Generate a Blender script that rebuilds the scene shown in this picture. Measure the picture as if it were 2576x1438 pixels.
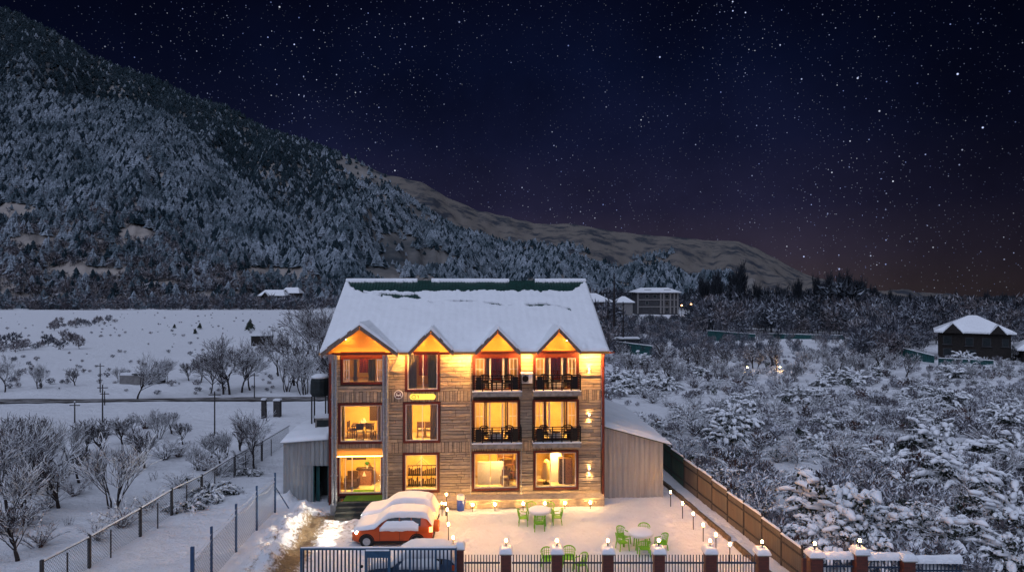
import bpy, math, random
import numpy as np
from mathutils import Vector, noise as mnoise

for _o in list(bpy.data.objects):
    bpy.data.objects.remove(_o)
S = bpy.context.scene
COL = S.collection
R = math.radians

# ------------------------------------------------------------------ camera
HC = 13.15                      # height of the drone above the yard
FPX = 1717.3                    # focal length in units of a 2576 px wide picture
cam = bpy.data.cameras.new("camera")
cam.lens = 24.0
cam.sensor_width = 36.0
cam.clip_start = 0.5
cam.clip_end = 9000
cam_o = bpy.data.objects.new("camera", cam)
COL.objects.link(cam_o)
cam_o.location = (0, 0, HC)
cam_o.rotation_euler = (R(90), 0, 0)
S.camera = cam_o

# ------------------------------------------------------------------ render
S.render.engine = 'CYCLES'
cy = S.cycles
cy.use_denoising = True
try:
    cy.denoiser = 'OPENIMAGEDENOISE'
except Exception:
    pass
cy.max_bounces = 6
cy.diffuse_bounces = 3
cy.glossy_bounces = 2
cy.transmission_bounces = 3
cy.transparent_max_bounces = 12
cy.sample_clamp_indirect = 3.0
cy.caustics_reflective = False
cy.caustics_refractive = False
S.view_settings.view_transform = 'Standard'
S.view_settings.look = 'None'
S.view_settings.exposure = 0.55
S.view_settings.gamma = 1.0


def px(x, y, D):
    """point seen at (x, y) of a 2576 px wide view, D metres ahead"""
    return Vector(((x - 1288) / FPX * D, D, HC - (y - 719) / FPX * D))


def gp(x, y, z=0.0):
    """point of height z seen at (x, y)"""
    D = (HC - z) * FPX / (y - 719)
    return px(x, y, D)


# ------------------------------------------------------------------ night sky
W = bpy.data.worlds.new("World")
S.world = W
W.use_nodes = True
wt = W.node_tree
wt.nodes.clear()


def wn(t, **k):
    n = wt.nodes.new(t)
    for a, b in k.items():
        setattr(n, a, b)
    return n


def wl(a, b):
    wt.links.new(a, b)


tc = wn('ShaderNodeTexCoord')
sep = wn('ShaderNodeSeparateXYZ')
wl(tc.outputs['Generated'], sep.inputs[0])
ramp = wn('ShaderNodeValToRGB')
el = ramp.color_ramp.elements
el[0].position = 0.0
el[0].color = (0.046, 0.034, 0.042, 1)
el[1].position = 0.42
el[1].color = (0.0012, 0.0017, 0.0075, 1)
for p, c in ((0.045, (0.030, 0.024, 0.042, 1)), (0.11, (0.0125, 0.0120, 0.032, 1)), (0.20, (0.0052, 0.0068, 0.0245, 1)),
             (0.30, (0.0024, 0.0042, 0.0180, 1))):
    e = ramp.color_ramp.elements.new(p)
    e.color = c
wl(sep.outputs['Z'], ramp.inputs[0])
# darker towards the east end of the valley, a faint blue band of denser stars
nz = wn('ShaderNodeTexNoise')
nz.inputs['Scale'].default_value = 3.2
nz.inputs['Detail'].default_value = 5
nz.inputs['Roughness'].default_value = 0.6
wl(tc.outputs['Generated'], nz.inputs['Vector'])
nm = wn('ShaderNodeMapRange')
nm.inputs[1].default_value = 0.3
nm.inputs[2].default_value = 0.72
nm.inputs[3].default_value = 0.62
nm.inputs[4].default_value = 1.45
wl(nz.outputs['Fac'], nm.inputs[0])
dx = wn('ShaderNodeMapRange')
dx.interpolation_type = 'SMOOTHSTEP'
dx.inputs[1].default_value = 0.22
dx.inputs[2].default_value = 0.62
dx.inputs[3].default_value = 1.0
dx.inputs[4].default_value = 0.36
wl(sep.outputs['X'], dx.inputs[0])
dl = wn('ShaderNodeMapRange')
dl.interpolation_type = 'SMOOTHSTEP'
dl.inputs[1].default_value = -0.55
dl.inputs[2].default_value = -0.12
dl.inputs[3].default_value = 0.45
dl.inputs[4].default_value = 1.0
wl(sep.outputs['X'], dl.inputs[0])
mu = wn('ShaderNodeMath', operation='MULTIPLY')
wl(nm.outputs[0], mu.inputs[0])
wl(dx.outputs[0], mu.inputs[1])
mu2 = wn('ShaderNodeMath', operation='MULTIPLY')
wl(mu.outputs[0], mu2.inputs[0])
wl(dl.outputs[0], mu2.inputs[1])
basec = wn('ShaderNodeVectorMath', operation='SCALE')
wl(ramp.outputs[0], basec.inputs[0])
wl(mu2.outputs[0], basec.inputs['Scale'])


st_n = wn('ShaderNodeTexNoise')
st_n.inputs['Scale'].default_value = 2.6
st_n.inputs['Detail'].default_value = 4
wl(tc.outputs['Generated'], st_n.inputs['Vector'])
st_m = wn('ShaderNodeMapRange')
st_m.inputs[1].default_value = 0.34
st_m.inputs[2].default_value = 0.66
st_m.inputs[3].default_value = 0.10
st_m.inputs[4].default_value = 1.55
wl(st_n.outputs['Fac'], st_m.inputs[0])


def star_layer(scale, rad, strength, power):
    v = wn('ShaderNodeTexVoronoi')
    v.inputs['Scale'].default_value = scale
    wl(tc.outputs['Generated'], v.inputs['Vector'])
    m = wn('ShaderNodeMapRange')
    m.interpolation_type = 'SMOOTHSTEP'
    m.inputs[1].default_value = rad * scale * 0.35
    m.inputs[2].default_value = rad * scale
    m.inputs[3].default_value = 1.0
    m.inputs[4].default_value = 0.0
    wl(v.outputs['Distance'], m.inputs[0])
    s = wn('ShaderNodeSeparateColor')
    wl(v.outputs['Color'], s.inputs[0])
    pw = wn('ShaderNodeMath', operation='POWER')
    wl(s.outputs[0], pw.inputs[0])
    pw.inputs[1].default_value = power
    k = wn('ShaderNodeMath', operation='MULTIPLY')
    wl(m.outputs[0], k.inputs[0])
    wl(pw.outputs[0], k.inputs[1])
    k2 = wn('ShaderNodeMath', operation='MULTIPLY')
    wl(k.outputs[0], k2.inputs[0])
    k2.inputs[1].default_value = strength
    tint = wn('ShaderNodeMix', data_type='RGBA')
    wl(s.outputs[1], tint.inputs[0])
    tint.inputs[6].default_value = (0.85, 0.90, 1.0, 1)
    tint.inputs[7].default_value = (0.34, 0.45, 1.0, 1)
    o = wn('ShaderNodeVectorMath', operation='SCALE')
    k3 = wn('ShaderNodeMath', operation='MULTIPLY')
    wl(k2.outputs[0], k3.inputs[0])
    if scale > 50:
        wl(st_m.outputs[0], k3.inputs[1])
    else:
        k3.inputs[1].default_value = 1.0
    wl(tint.outputs[2], o.inputs[0])
    wl(k3.outputs[0], o.inputs['Scale'])
    return o.outputs[0]


acc = basec.outputs[0]
for a in ((34, 0.00160, 1.6, 2.4), (66, 0.00115, 1.1, 2.2), (125, 0.00085, 0.60, 1.7), (230, 0.00075, 0.20, 1.0)):
    ad = wn('ShaderNodeVectorMath', operation='ADD')
    wl(acc, ad.inputs[0])
    wl(star_layer(*a), ad.inputs[1])
    acc = ad.outputs[0]
bg = wn('ShaderNodeBackground')
bg.inputs['Strength'].default_value = 0.74
wl(acc, bg.inputs['Color'])
sky = wn('ShaderNodeTexSky')
sky.sky_type = 'NISHITA'
sky.sun_disc = False
sky.sun_elevation = R(-6)
sky.sun_rotation = R(200)
bg2 = wn('ShaderNodeBackground')
bg2.inputs['Strength'].default_value = 0.05
wl(sky.outputs[0], bg2.inputs['Color'])
addw = wn('ShaderNodeAddShader')
wl(bg.outputs[0], addw.inputs[0])
wl(bg2.outputs[0], addw.inputs[1])
wo = wn('ShaderNodeOutputWorld')
wl(addw.outputs[0], wo.inputs[0])

# the last blue light of dusk: one very wide, soft source high behind the drone
sun = bpy.data.lights.new("dusk_light", 'SUN')
sun.energy = 1.5
sun.color = (0.645, 0.735, 1.0)
sun.angle = R(95)
sun_o = bpy.data.objects.new("dusk_light", sun)
COL.objects.link(sun_o)
sun_o.rotation_euler = (R(28), R(-14), 0)

WARM = (1.0, 0.56, 0.20)
PALE = (1.0, 0.72, 0.40)


# ------------------------------------------------------------------ materials
def new_mat(name):
    m = bpy.data.materials.new(name)
    m.use_nodes = True
    nt = m.node_tree
    b = nt.nodes['Principled BSDF']
    return m, nt, b


def node(nt, t, **k):
    n = nt.nodes.new(t)
    for a, v in k.items():
        setattr(n, a, v)
    return n


def c4(c):
    return (c[0], c[1], c[2], 1)


def mixc(nt, fac, a, b):
    m = node(nt, 'ShaderNodeMix', data_type='RGBA')
    if isinstance(fac, float):
        m.inputs[0].default_value = fac
    else:
        nt.links.new(fac, m.inputs[0])
    for i, v in ((6, a), (7, b)):
        if isinstance(v, tuple):
            m.inputs[i].default_value = c4(v)
        else:
            nt.links.new(v, m.inputs[i])
    return m.outputs[2]


def noise_fac(nt, scale, detail=4, rough=0.55, lo=0.3, hi=0.7, coord='Object', stretch=None):
    t = node(nt, 'ShaderNodeTexCoord')
    out = t.outputs[coord]
    if stretch:
        mp = node(nt, 'ShaderNodeMapping')
        mp.inputs['Scale'].default_value = stretch
        nt.links.new(out, mp.inputs[0])
        out = mp.outputs[0]
    n = node(nt, 'ShaderNodeTexNoise')
    n.inputs['Scale'].default_value = scale
    n.inputs['Detail'].default_value = detail
    n.inputs['Roughness'].default_value = rough
    nt.links.new(out, n.inputs['Vector'])
    m = node(nt, 'ShaderNodeMapRange')
    m.inputs[1].default_value = lo
    m.inputs[2].default_value = hi
    nt.links.new(n.outputs['Fac'], m.inputs[0])
    return m.outputs[0]


def bump(nt, b, fac, strength, dist=0.05):
    n = node(nt, 'ShaderNodeBump')
    n.inputs['Strength'].default_value = strength
    n.inputs['Distance'].default_value = dist
    nt.links.new(fac, n.inputs['Height'])
    nt.links.new(n.outputs[0], b.inputs['Normal'])


def island(nt, lo=0.0, hi=1.0):
    g = node(nt, 'ShaderNodeNewGeometry')
    m = node(nt, 'ShaderNodeMapRange')
    m.inputs[3].default_value = lo
    m.inputs[4].default_value = hi
    nt.links.new(g.outputs['Random Per Island'], m.inputs[0])
    return m.outputs[0]


def simple(name, c, rough=0.6, metal=0.0, var=0.25, scale=6.0, bmp=0.0, spec=0.4, stretch=None):
    m, nt, b = new_mat(name)
    f = noise_fac(nt, scale, stretch=stretch)
    dark = tuple(x * (1 - var) for x in c)
    lite = tuple(min(1, x * (1 + var * 0.6)) for x in c)
    nt.links.new(mixc(nt, f, dark, lite), b.inputs['Base Color'])
    b.inputs['Roughness'].default_value = rough
    b.inputs['Metallic'].default_value = metal
    b.inputs['Specular IOR Level'].default_value = spec
    if bmp:
        bump(nt, b, f, bmp)
    return m


def emis(name, c, s):
    m, nt, b = new_mat(name)
    b.inputs['Base Color'].default_value = c4(c)
    b.inputs['Emission Color'].default_value = c4(c)
    b.inputs['Emission Strength'].default_value = s
    return m


def glass(name, tint=(0.95, 0.97, 1.0), refl=1.0):
    m = bpy.data.materials.new(name)
    m.use_nodes = True
    nt = m.node_tree
    nt.nodes.clear()
    o = node(nt, 'ShaderNodeOutputMaterial')
    t = node(nt, 'ShaderNodeBsdfTransparent')
    t.inputs[0].default_value = c4(tint)
    g = node(nt, 'ShaderNodeBsdfGlossy')
    g.inputs['Roughness'].default_value = 0.04
    fr = node(nt, 'ShaderNodeFresnel')
    fr.inputs[0].default_value = 1.45
    k = node(nt, 'ShaderNodeMath', operation='MULTIPLY')
    k.inputs[1].default_value = refl
    nt.links.new(fr.outputs[0], k.inputs[0])
    mx = node(nt, 'ShaderNodeMixShader')
    nt.links.new(k.outputs[0], mx.inputs[0])
    nt.links.new(t.outputs[0], mx.inputs[1])
    nt.links.new(g.outputs[0], mx.inputs[2])
    nt.links.new(mx.outputs[0], o.inputs[0])
    return m


def snow_mat(name, c=(0.80, 0.81, 0.83), bs=0.5, sc=2.2):
    m, nt, b = new_mat(name)
    f = noise_fac(nt, sc, detail=8, rough=0.62)
    nt.links.new(mixc(nt, f, tuple(x * 0.93 for x in c), c), b.inputs['Base Color'])
    b.inputs['Roughness'].default_value = 0.62
    b.inputs['Specular IOR Level'].default_value = 0.25
    bump(nt, b, f, bs, 0.12)
    return m


def frosted(name, bark, snow=(0.74, 0.76, 0.80), lo=0.15, hi=0.55, scale=3.0, bark2=None, amp=0.7):
    """bark or needles with snow lying on the faces that look up"""
    m, nt, b = new_mat(name)
    g = node(nt, 'ShaderNodeNewGeometry')
    s = node(nt, 'ShaderNodeSeparateXYZ')
    nt.links.new(g.outputs['Normal'], s.inputs[0])
    f = noise_fac(nt, scale, detail=3)
    a = node(nt, 'ShaderNodeMath', operation='MULTIPLY_ADD')
    nt.links.new(f, a.inputs[0])
    a.inputs[1].default_value = amp
    a.inputs[2].default_value = -amp / 2
    ad = node(nt, 'ShaderNodeMath', operation='ADD')
    nt.links.new(s.outputs['Z'], ad.inputs[0])
    nt.links.new(a.outputs[0], ad.inputs[1])
    mr = node(nt, 'ShaderNodeMapRange')
    mr.interpolation_type = 'SMOOTHSTEP'
    mr.inputs[1].default_value = lo
    mr.inputs[2].default_value = hi
    nt.links.new(ad.outputs[0], mr.inputs[0])
    bc = bark
    if bark2:
        bc = mixc(nt, island(nt), bark, bark2)
    nt.links.new(mixc(nt, mr.outputs[0], bc, snow), b.inputs['Base Color'])
    b.inputs['Roughness'].default_value = 0.8
    b.inputs['Specular IOR Level'].default_value = 0.15
    return m


M = {}
M['snow'] = snow_mat('snow')
M['snow_soft'] = snow_mat('snow_soft', bs=0.25, sc=1.2)
M['snow_road'] = snow_mat('snow_road', (0.70, 0.70, 0.71))
M['bark'] = frosted('frosted_bark', (0.035, 0.028, 0.028), lo=0.32, hi=0.72)
M['twig'] = frosted('frosted_twig', (0.042, 0.034, 0.037), lo=0.24, hi=0.76, bark2=(0.085, 0.068, 0.072))
M['twig_red'] = frosted('frosted_red_twig', (0.11, 0.050, 0.036), lo=0.30, hi=0.75, bark2=(0.07, 0.05, 0.05))
M['leafdark'] = frosted('dark_leaf', (0.020, 0.030, 0.024), lo=0.55, hi=0.95, bark2=(0.035, 0.040, 0.030))
M['needle'] = frosted('frosted_needle', (0.052, 0.082, 0.102), (0.35, 0.395, 0.45), lo=-0.2, hi=1.15, scale=0.03, bark2=(0.095, 0.128, 0.148), amp=1.1)
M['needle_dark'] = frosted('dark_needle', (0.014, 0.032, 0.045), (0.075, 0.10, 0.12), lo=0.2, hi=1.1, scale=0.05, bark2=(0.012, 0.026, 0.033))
M['scrub'] = frosted('frosted_scrub', (0.075, 0.070, 0.080), (0.36, 0.35, 0.37), lo=-0.25, hi=1.0, scale=0.08, bark2=(0.17, 0.14, 0.14), amp=0.9)
M['wood_far'] = frosted('frosted_wood', (0.030, 0.037, 0.050), (0.30, 0.32, 0.36), lo=-0.1, hi=1.15, scale=0.06, bark2=(0.11, 0.105, 0.125), amp=0.9)
M['under'] = frosted('frosted_undergrowth_twig', (0.085, 0.082, 0.098), (0.66, 0.68, 0.73), lo=-0.15, hi=0.9, scale=0.25, bark2=(0.17, 0.15, 0.16), amp=1.0)
M['wood_dark'] = frosted('dark_wood_twigs', (0.018, 0.023, 0.032), (0.10, 0.115, 0.135), lo=0.1, hi=1.1, scale=0.1, bark2=(0.045, 0.050, 0.060))
M['greenmetal'] = simple('green_roof_sheet', (0.007, 0.045, 0.036), 0.45, 0.3, 0.3, 3)
M['teal'] = simple('green_sheet', (0.012, 0.075, 0.075), 0.6, 0.0, 0.4, 2)
M['bluegate'] = simple('blue_gate_paint', (0.03, 0.085, 0.155), 0.45, 0.2, 0.3, 5)
M['bluefence'] = simple('dark_blue_paint', (0.022, 0.040, 0.075), 0.5, 0.2, 0.3, 5)
M['bluepost'] = simple('blue_post_paint', (0.03, 0.07, 0.15), 0.5, 0.1, 0.3, 5)
M['maroon'] = simple('dark_red_wood', (0.10, 0.014, 0.009), 0.5, 0.0, 0.35, 9)
M['white'] = simple('white_frame_paint', (0.72, 0.68, 0.62), 0.5, 0.0, 0.1, 9)
M['ply'] = simple('orange_ply', (0.62, 0.31, 0.08), 0.6, 0.0, 0.12, 30)
M['barge'] = simple('grey_brown_board', (0.17, 0.125, 0.10), 0.7, 0.0, 0.4, 9, 0.3)
M['ochre'] = simple('ochre_room_wall', (0.78, 0.54, 0.18), 0.8, 0.0, 0.1, 2)
M['floor_tile'] = simple('pale_floor_tile', (0.62, 0.50, 0.32), 0.35, 0.0, 0.15, 3)
M['darkwood'] = simple('dark_wood', (0.055, 0.028, 0.016), 0.5, 0.0, 0.4, 8)
M['midwood'] = simple('brown_wood', (0.22, 0.10, 0.045), 0.5, 0.0, 0.4, 8)
M['blackmetal'] = simple('black_metal', (0.012, 0.012, 0.013), 0.45, 0.5, 0.3, 8)
M['pipe'] = simple('grey_pipe', (0.33, 0.34, 0.36), 0.4, 0.4, 0.25, 6)
M['concrete'] = simple('stained_concrete', (0.27, 0.24, 0.21), 0.85, 0.0, 0.4, 4, 0.4)
M['blacktile'] = simple('polished_black_step', (0.014, 0.015, 0.013), 0.12, 0.0, 0.3, 4, 0, 0.6)
M['carpet'] = simple('green_carpet', (0.07, 0.17, 0.012), 0.95, 0.0, 0.3, 12, 0.4)
M['glass'] = glass('window_glass')
M['carglass'] = simple('dark_car_glass', (0.006, 0.007, 0.009), 0.06, 0.0, 0.1, 3, 0, 0.6)
M['redpaint'] = simple('red_orange_car_paint', (0.50, 0.068, 0.008), 0.3, 0.15, 0.12, 2, 0, 0.6)
M['orangepaint'] = simple('orange_cover', (0.60, 0.13, 0.012), 0.4, 0.0, 0.12, 2)
M['whitepaint'] = simple('white_car_paint', (0.70, 0.70, 0.70), 0.3, 0.0, 0.06, 2, 0, 0.5)
M['bluepaint'] = simple('dark_blue_car_paint', (0.035, 0.075, 0.14), 0.3, 0.2, 0.12, 2, 0, 0.5)
M['rubber'] = simple('tyre_rubber', (0.012, 0.012, 0.012), 0.85, 0, 0.3, 9)
M['alloy'] = simple('alloy_rim', (0.45, 0.45, 0.46), 0.35, 0.7, 0.2, 6)
M['headlight'] = emis('headlight_lens', (1.0, 0.97, 0.90), 45)
M['taillight'] = emis('tail_light_lens', (1.0, 0.35, 0.10), 3)
M['bulb'] = emis('garden_bulb', (1.0, 0.43, 0.10), 240)
M['bulb_small'] = emis('small_bulb', (1.0, 0.54, 0.15), 190)
M['strip'] = emis('eave_led', (1.0, 0.45, 0.10), 800)
M['strip_gable'] = emis('warm_strip_glow', (1.0, 0.47, 0.09), 30)  # glow of the added gable strips, shared by the porch strip
M['gablebulb'] = emis('gable_bulb', (1.0, 0.47, 0.09), 260)
M['ceil_lamp'] = emis('ceiling_lamp_glow', (1.0, 0.55, 0.13), 240)
M['ceil_dim'] = emis('dim_ceiling_lamp_glow', (1.0, 0.50, 0.14), 24)
M['signglow'] = emis('lit_sign_face', (1.0, 0.70, 0.10), 0.62)
M['signtext'] = simple('sign_letters', (0.30, 0.19, 0.01), 0.6)
M['streetbulb'] = emis('street_bulb', (1.0, 0.45, 0.16), 9)
M['green_plastic'] = simple('lime_green_plastic', (0.19, 0.48, 0.02), 0.35, 0.0, 0.12, 8, 0, 0.5)
M['white_plastic'] = simple('white_plastic', (0.75, 0.74, 0.72), 0.4, 0, 0.08, 6)
M['blue_plastic'] = simple('blue_plastic', (0.012, 0.05, 0.33), 0.35, 0, 0.15, 6, 0, 0.5)
for _k, _c in (('curtain_olive', (0.34, 0.27, 0.11)), ('curtain_grey', (0.42, 0.34, 0.25)), ('curtain_red', (0.42, 0.06, 0.025))):
    _m, _nt, _bs = new_mat(_k + '_cloth')
    _f = noise_fac(_nt, 14, stretch=(1, 1, 0.05))
    _cc = mixc(_nt, _f, tuple(q * .7 for q in _c), _c)
    _nt.links.new(_cc, _bs.inputs['Base Color'])
    _bs.inputs['Roughness'].default_value = 0.9
    _t = node(_nt, 'ShaderNodeBsdfTranslucent')
    _nt.links.new(_cc, _t.inputs[0])
    _x = node(_nt, 'ShaderNodeMixShader')
    _x.inputs[0].default_value = 0.5
    _nt.links.new(_bs.outputs[0], _x.inputs[1])
    _nt.links.new(_t.outputs[0], _x.inputs[2])
    _nt.links.new(_x.outputs[0], _nt.nodes['Material Output'].inputs[0])
    M[_k] = _m
M['canvas'] = simple('dark_tarpaulin', (0.012, 0.018, 0.020), 0.7, 0, 0.4, 3, 0.4)
M['galv'] = simple('galvanised_wire', (0.20, 0.21, 0.22), 0.5, 0.5, 0.2, 10)
M['post_wood'] = simple('weathered_post', (0.05, 0.045, 0.045), 0.85, 0, 0.4, 8)
M['housegrey'] = simple('dark_grey_house_wall', (0.050, 0.050, 0.055), 0.85, 0, 0.4, 1)
M['housebrick'] = simple('dark_house_wall', (0.018, 0.014, 0.012), 0.85, 0, 0.45, 3)
M['housepale'] = simple('pale_house_wall', (0.20, 0.19, 0.185), 0.8, 0, 0.3, 3)
M['darkglass'] = simple('dark_window_glass', (0.015, 0.022, 0.025), 0.3, 0, 0.3, 3)
M['leafgreen'] = simple('green_plant_leaf', (0.05, 0.22, 0.03), 0.6, 0, 0.4, 9)


def brick_mat():
    m, nt, b = new_mat('dark_red_brick')
    t = node(nt, 'ShaderNodeTexCoord')
    br = node(nt, 'ShaderNodeTexBrick')
    mp = node(nt, 'ShaderNodeMapping')
    mp.inputs['Rotation'].default_value = (R(90), 0, 0)
    nt.links.new(t.outputs['Object'], mp.inputs[0])
    nt.links.new(mp.outputs[0], br.inputs[0])
    br.inputs['Color1'].default_value = (0.115, 0.024, 0.014, 1)
    br.inputs['Color2'].default_value = (0.070, 0.018, 0.012, 1)
    br.inputs['Mortar'].default_value = (0.045, 0.018, 0.014, 1)
    br.inputs['Scale'].default_value = 1.0
    br.inputs['Brick Width'].default_value = 0.22
    br.inputs['Row Height'].default_value = 0.075
    br.inputs['Mortar Size'].default_value = 0.006
    nt.links.new(br.outputs[0], b.inputs['Base Color'])
    b.inputs['Roughness'].default_value = 0.6
    bump(nt, b, br.outputs['Fac'], -0.4, 0.02)
    return m


M['brick'] = brick_mat()


def stone_mat():
    m, nt, b = new_mat('weathered_wood_stone')
    i = island(nt)
    f = noise_fac(nt, 3.0, detail=8, rough=0.7, stretch=(1, 1, 5))
    a = mixc(nt, i, (0.36, 0.275, 0.19), (0.63, 0.49, 0.34))
    d = mixc(nt, f, (0.24, 0.19, 0.15), a)
    nt.links.new(d, b.inputs['Base Color'])
    b.inputs['Roughness'].default_value = 0.8
    bump(nt, b, f, 0.6, 0.03)
    return m


M['stone'] = stone_mat()
M['mortar'] = simple('dark_mortar', (0.11, 0.086, 0.066), 0.9, 0, 0.4, 5)


def sheet_mat(name, c, rust=0.25, rough=0.5, metal=0.3):
    m, nt, b = new_mat(name)
    f = noise_fac(nt, 1.2, detail=7, rough=0.7, stretch=(3, 3, 0.25))
    g = noise_fac(nt, 0.7, detail=5, lo=0.45, hi=0.75)
    a = mixc(nt, f, tuple(x * 0.6 for x in c), c)
    k = node(nt, 'ShaderNodeMath', operation='MULTIPLY')
    k.inputs[1].default_value = rust
    nt.links.new(g, k.inputs[0])
    nt.links.new(mixc(nt, k.outputs[0], a, (0.16, 0.09, 0.05)), b.inputs['Base Color'])
    b.inputs['Roughness'].default_value = rough
    b.inputs['Metallic'].default_value = metal
    return m


M['tin'] = sheet_mat('grey_tin_sheet', (0.40, 0.41, 0.41), 0.2)
M['tin_fence'] = sheet_mat('weathered_fence_sheet', (0.15, 0.13, 0.11), 0.5, 0.7, 0.1)
M['tin_green'] = sheet_mat('dark_green_fence_sheet', (0.03, 0.085, 0.075), 0.2, 0.6, 0.1)


def ground_mat():
    m, nt, b = new_mat('yard_snow')
    at = node(nt, 'ShaderNodeAttribute')
    at.attribute_name = 'dirt'
    f = noise_fac(nt, 1.1, detail=10, rough=0.65)
    f2 = noise_fac(nt, 5.5, detail=6, rough=0.7)
    sn = mixc(nt, f, (0.73, 0.73, 0.75), (0.80, 0.81, 0.83))
    k = node(nt, 'ShaderNodeMath', operation='MULTIPLY_ADD')
    nt.links.new(f2, k.inputs[0])
    k.inputs[1].default_value = 1.0
    k.inputs[2].default_value = -0.62
    a = node(nt, 'ShaderNodeMath', operation='ADD')
    nt.links.new(at.outputs['Fac'], a.inputs[0])
    nt.links.new(k.outputs[0], a.inputs[1])
    mr = node(nt, 'ShaderNodeMapRange')
    mr.inputs[1].default_value = 0.1
    mr.inputs[2].default_value = 0.6
    nt.links.new(a.outputs[0], mr.inputs[0])
    dirt = mixc(nt, f2, (0.10, 0.068, 0.036), (0.27, 0.195, 0.115))
    gate = node(nt, 'ShaderNodeMath', operation='MULTIPLY')
    nt.links.new(mr.outputs[0], gate.inputs[0])
    on = node(nt, 'ShaderNodeMath', operation='GREATER_THAN')
    on.inputs[1].default_value = 0.02
    nt.links.new(at.outputs['Fac'], on.inputs[0])
    nt.links.new(on.outputs[0], gate.inputs[1])
    nt.links.new(mixc(nt, gate.outputs[0], sn, dirt), b.inputs['Base Color'])
    b.inputs['Roughness'].default_value = 0.6
    b.inputs['Specular IOR Level'].default_value = 0.25
    hh = node(nt, 'ShaderNodeMath', operation='MULTIPLY_ADD')
    nt.links.new(f2, hh.inputs[0])
    hh.inputs[1].default_value = 0.35
    nt.links.new(f, hh.inputs[2])
    bump(nt, b, hh.outputs[0], 0.8, 0.2)
    return m


M['ground'] = ground_mat()


# ------------------------------------------------------------------ mesh helpers
class MB:
    def __init__(s):
        s.v, s.f, s.m = [], [], []
        s.mi = 0

    def add(s, vs, fs):
        b = len(s.v)
        s.v.extend([tuple(p) for p in vs])
        for f in fs:
            s.f.append([b + i for i in f])
            s.m.append(s.mi)
        return s

    def box(s, x0, x1, y0, y1, z0, z1):
        if x1 < x0: x0, x1 = x1, x0
        if y1 < y0: y0, y1 = y1, y0
        if z1 < z0: z0, z1 = z1, z0
        vs = [(x0, y0, z0), (x1, y0, z0), (x1, y1, z0), (x0, y1, z0), (x0, y0, z1), (x1, y0, z1), (x1, y1, z1), (x0, y1, z1)]
        return s.add(vs, [(0, 3, 2, 1), (4, 5, 6, 7), (0, 1, 5, 4), (1, 2, 6, 5), (2, 3, 7, 6), (3, 0, 4, 7)])

    def hexa(s, vs):
        return s.add(vs, [(0, 3, 2, 1), (4, 5, 6, 7), (0, 1, 5, 4), (1, 2, 6, 5), (2, 3, 7, 6), (3, 0, 4, 7)])

    def tube(s, p0, p1, r0, r1=None, n=6, cap=True):
        r1 = r0 if r1 is None else r1
        p0, p1 = Vector(p0), Vector(p1)
        d = (p1 - p0)
        if d.length < 1e-6:
            return s
        d.normalize()
        a = Vector((0, 0, 1)) if abs(d.z) < 0.9 else Vector((1, 0, 0))
        u = d.cross(a).normalized()
        w = d.cross(u)
        vs = []
        for p, r in ((p0, r0), (p1, r1)):
            for i in range(n):
                t = 2 * math.pi * i / n
                vs.append(p + (u * math.cos(t) + w * math.sin(t)) * r)
        fs = [(i, (i + 1) % n, n + (i + 1) % n, n + i) for i in range(n)]
        if cap:
            fs += [tuple(range(n - 1, -1, -1)), tuple(range(n, 2 * n))]
        return s.add(vs, fs)

    def beam(s, p0, p1, w, h):
        """rectangular bar, h measured upwards"""
        p0, p1 = Vector(p0), Vector(p1)
        d = (p1 - p0).normalized()
        up = Vector((0, 0, 1)) if abs(d.z) < 0.95 else Vector((0, 1, 0))
        sd = d.cross(up).normalized()
        u = sd.cross(d).normalized()
        vs = []
        for z in (-h / 2, h / 2):
            vs += [p0 - sd * w / 2 + u * z, p1 - sd * w / 2 + u * z, p1 + sd * w / 2 + u * z, p0 + sd * w / 2 + u * z]
        return s.hexa(vs)

    def lathe(s, prof, n=16, c=(0, 0, 0)):
        vs = []
        for r, z in prof:
            for i in range(n):
                t = 2 * math.pi * i / n
                vs.append((c[0] + r * math.cos(t), c[1] + r * math.sin(t), c[2] + z))
        fs = []
        for k in range(len(prof) - 1):
            for i in range(n):
                j = (i + 1) % n
                fs.append((k * n + i, k * n + j, (k + 1) * n + j, (k + 1) * n + i))
        fs.append(tuple(range(n - 1, -1, -1)))
        fs.append(tuple(range((len(prof) - 1) * n, len(prof) * n)))
        return s.add(vs, fs)

    def ring(s, u0, u1, z0, z1, w, v0, v1):
        """rectangular frame in the u/z plane, bars butted"""
        s.box(u0, u1, v0, v1, z1 - w, z1)
        s.box(u0, u1, v0, v1, z0, z0 + w)
        s.box(u0, u0 + w, v0, v1, z0 + w, z1 - w)
        s.box(u1 - w, u1, v0, v1, z0 + w, z1 - w)
        return s

    def build(s, name, mats, parent=None, smooth=False, loc=None):
        me = bpy.data.meshes.new(name)
        me.from_pydata(s.v, [], s.f)
        if not isinstance(mats, (list, tuple)):
            mats = [mats]
        for m in mats:
            me.materials.append(M[m] if isinstance(m, str) else m)
        if len(mats) > 1:
            me.polygons.foreach_set('material_index', s.m)
        if smooth:
            me.polygons.foreach_set('use_smooth', [True] * len(s.f))
        me.update()
        o = bpy.data.objects.new(name, me)
        COL.objects.link(o)
        if parent:
            o.parent = parent
        if loc is not None:
            o.location = loc
        return o


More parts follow.
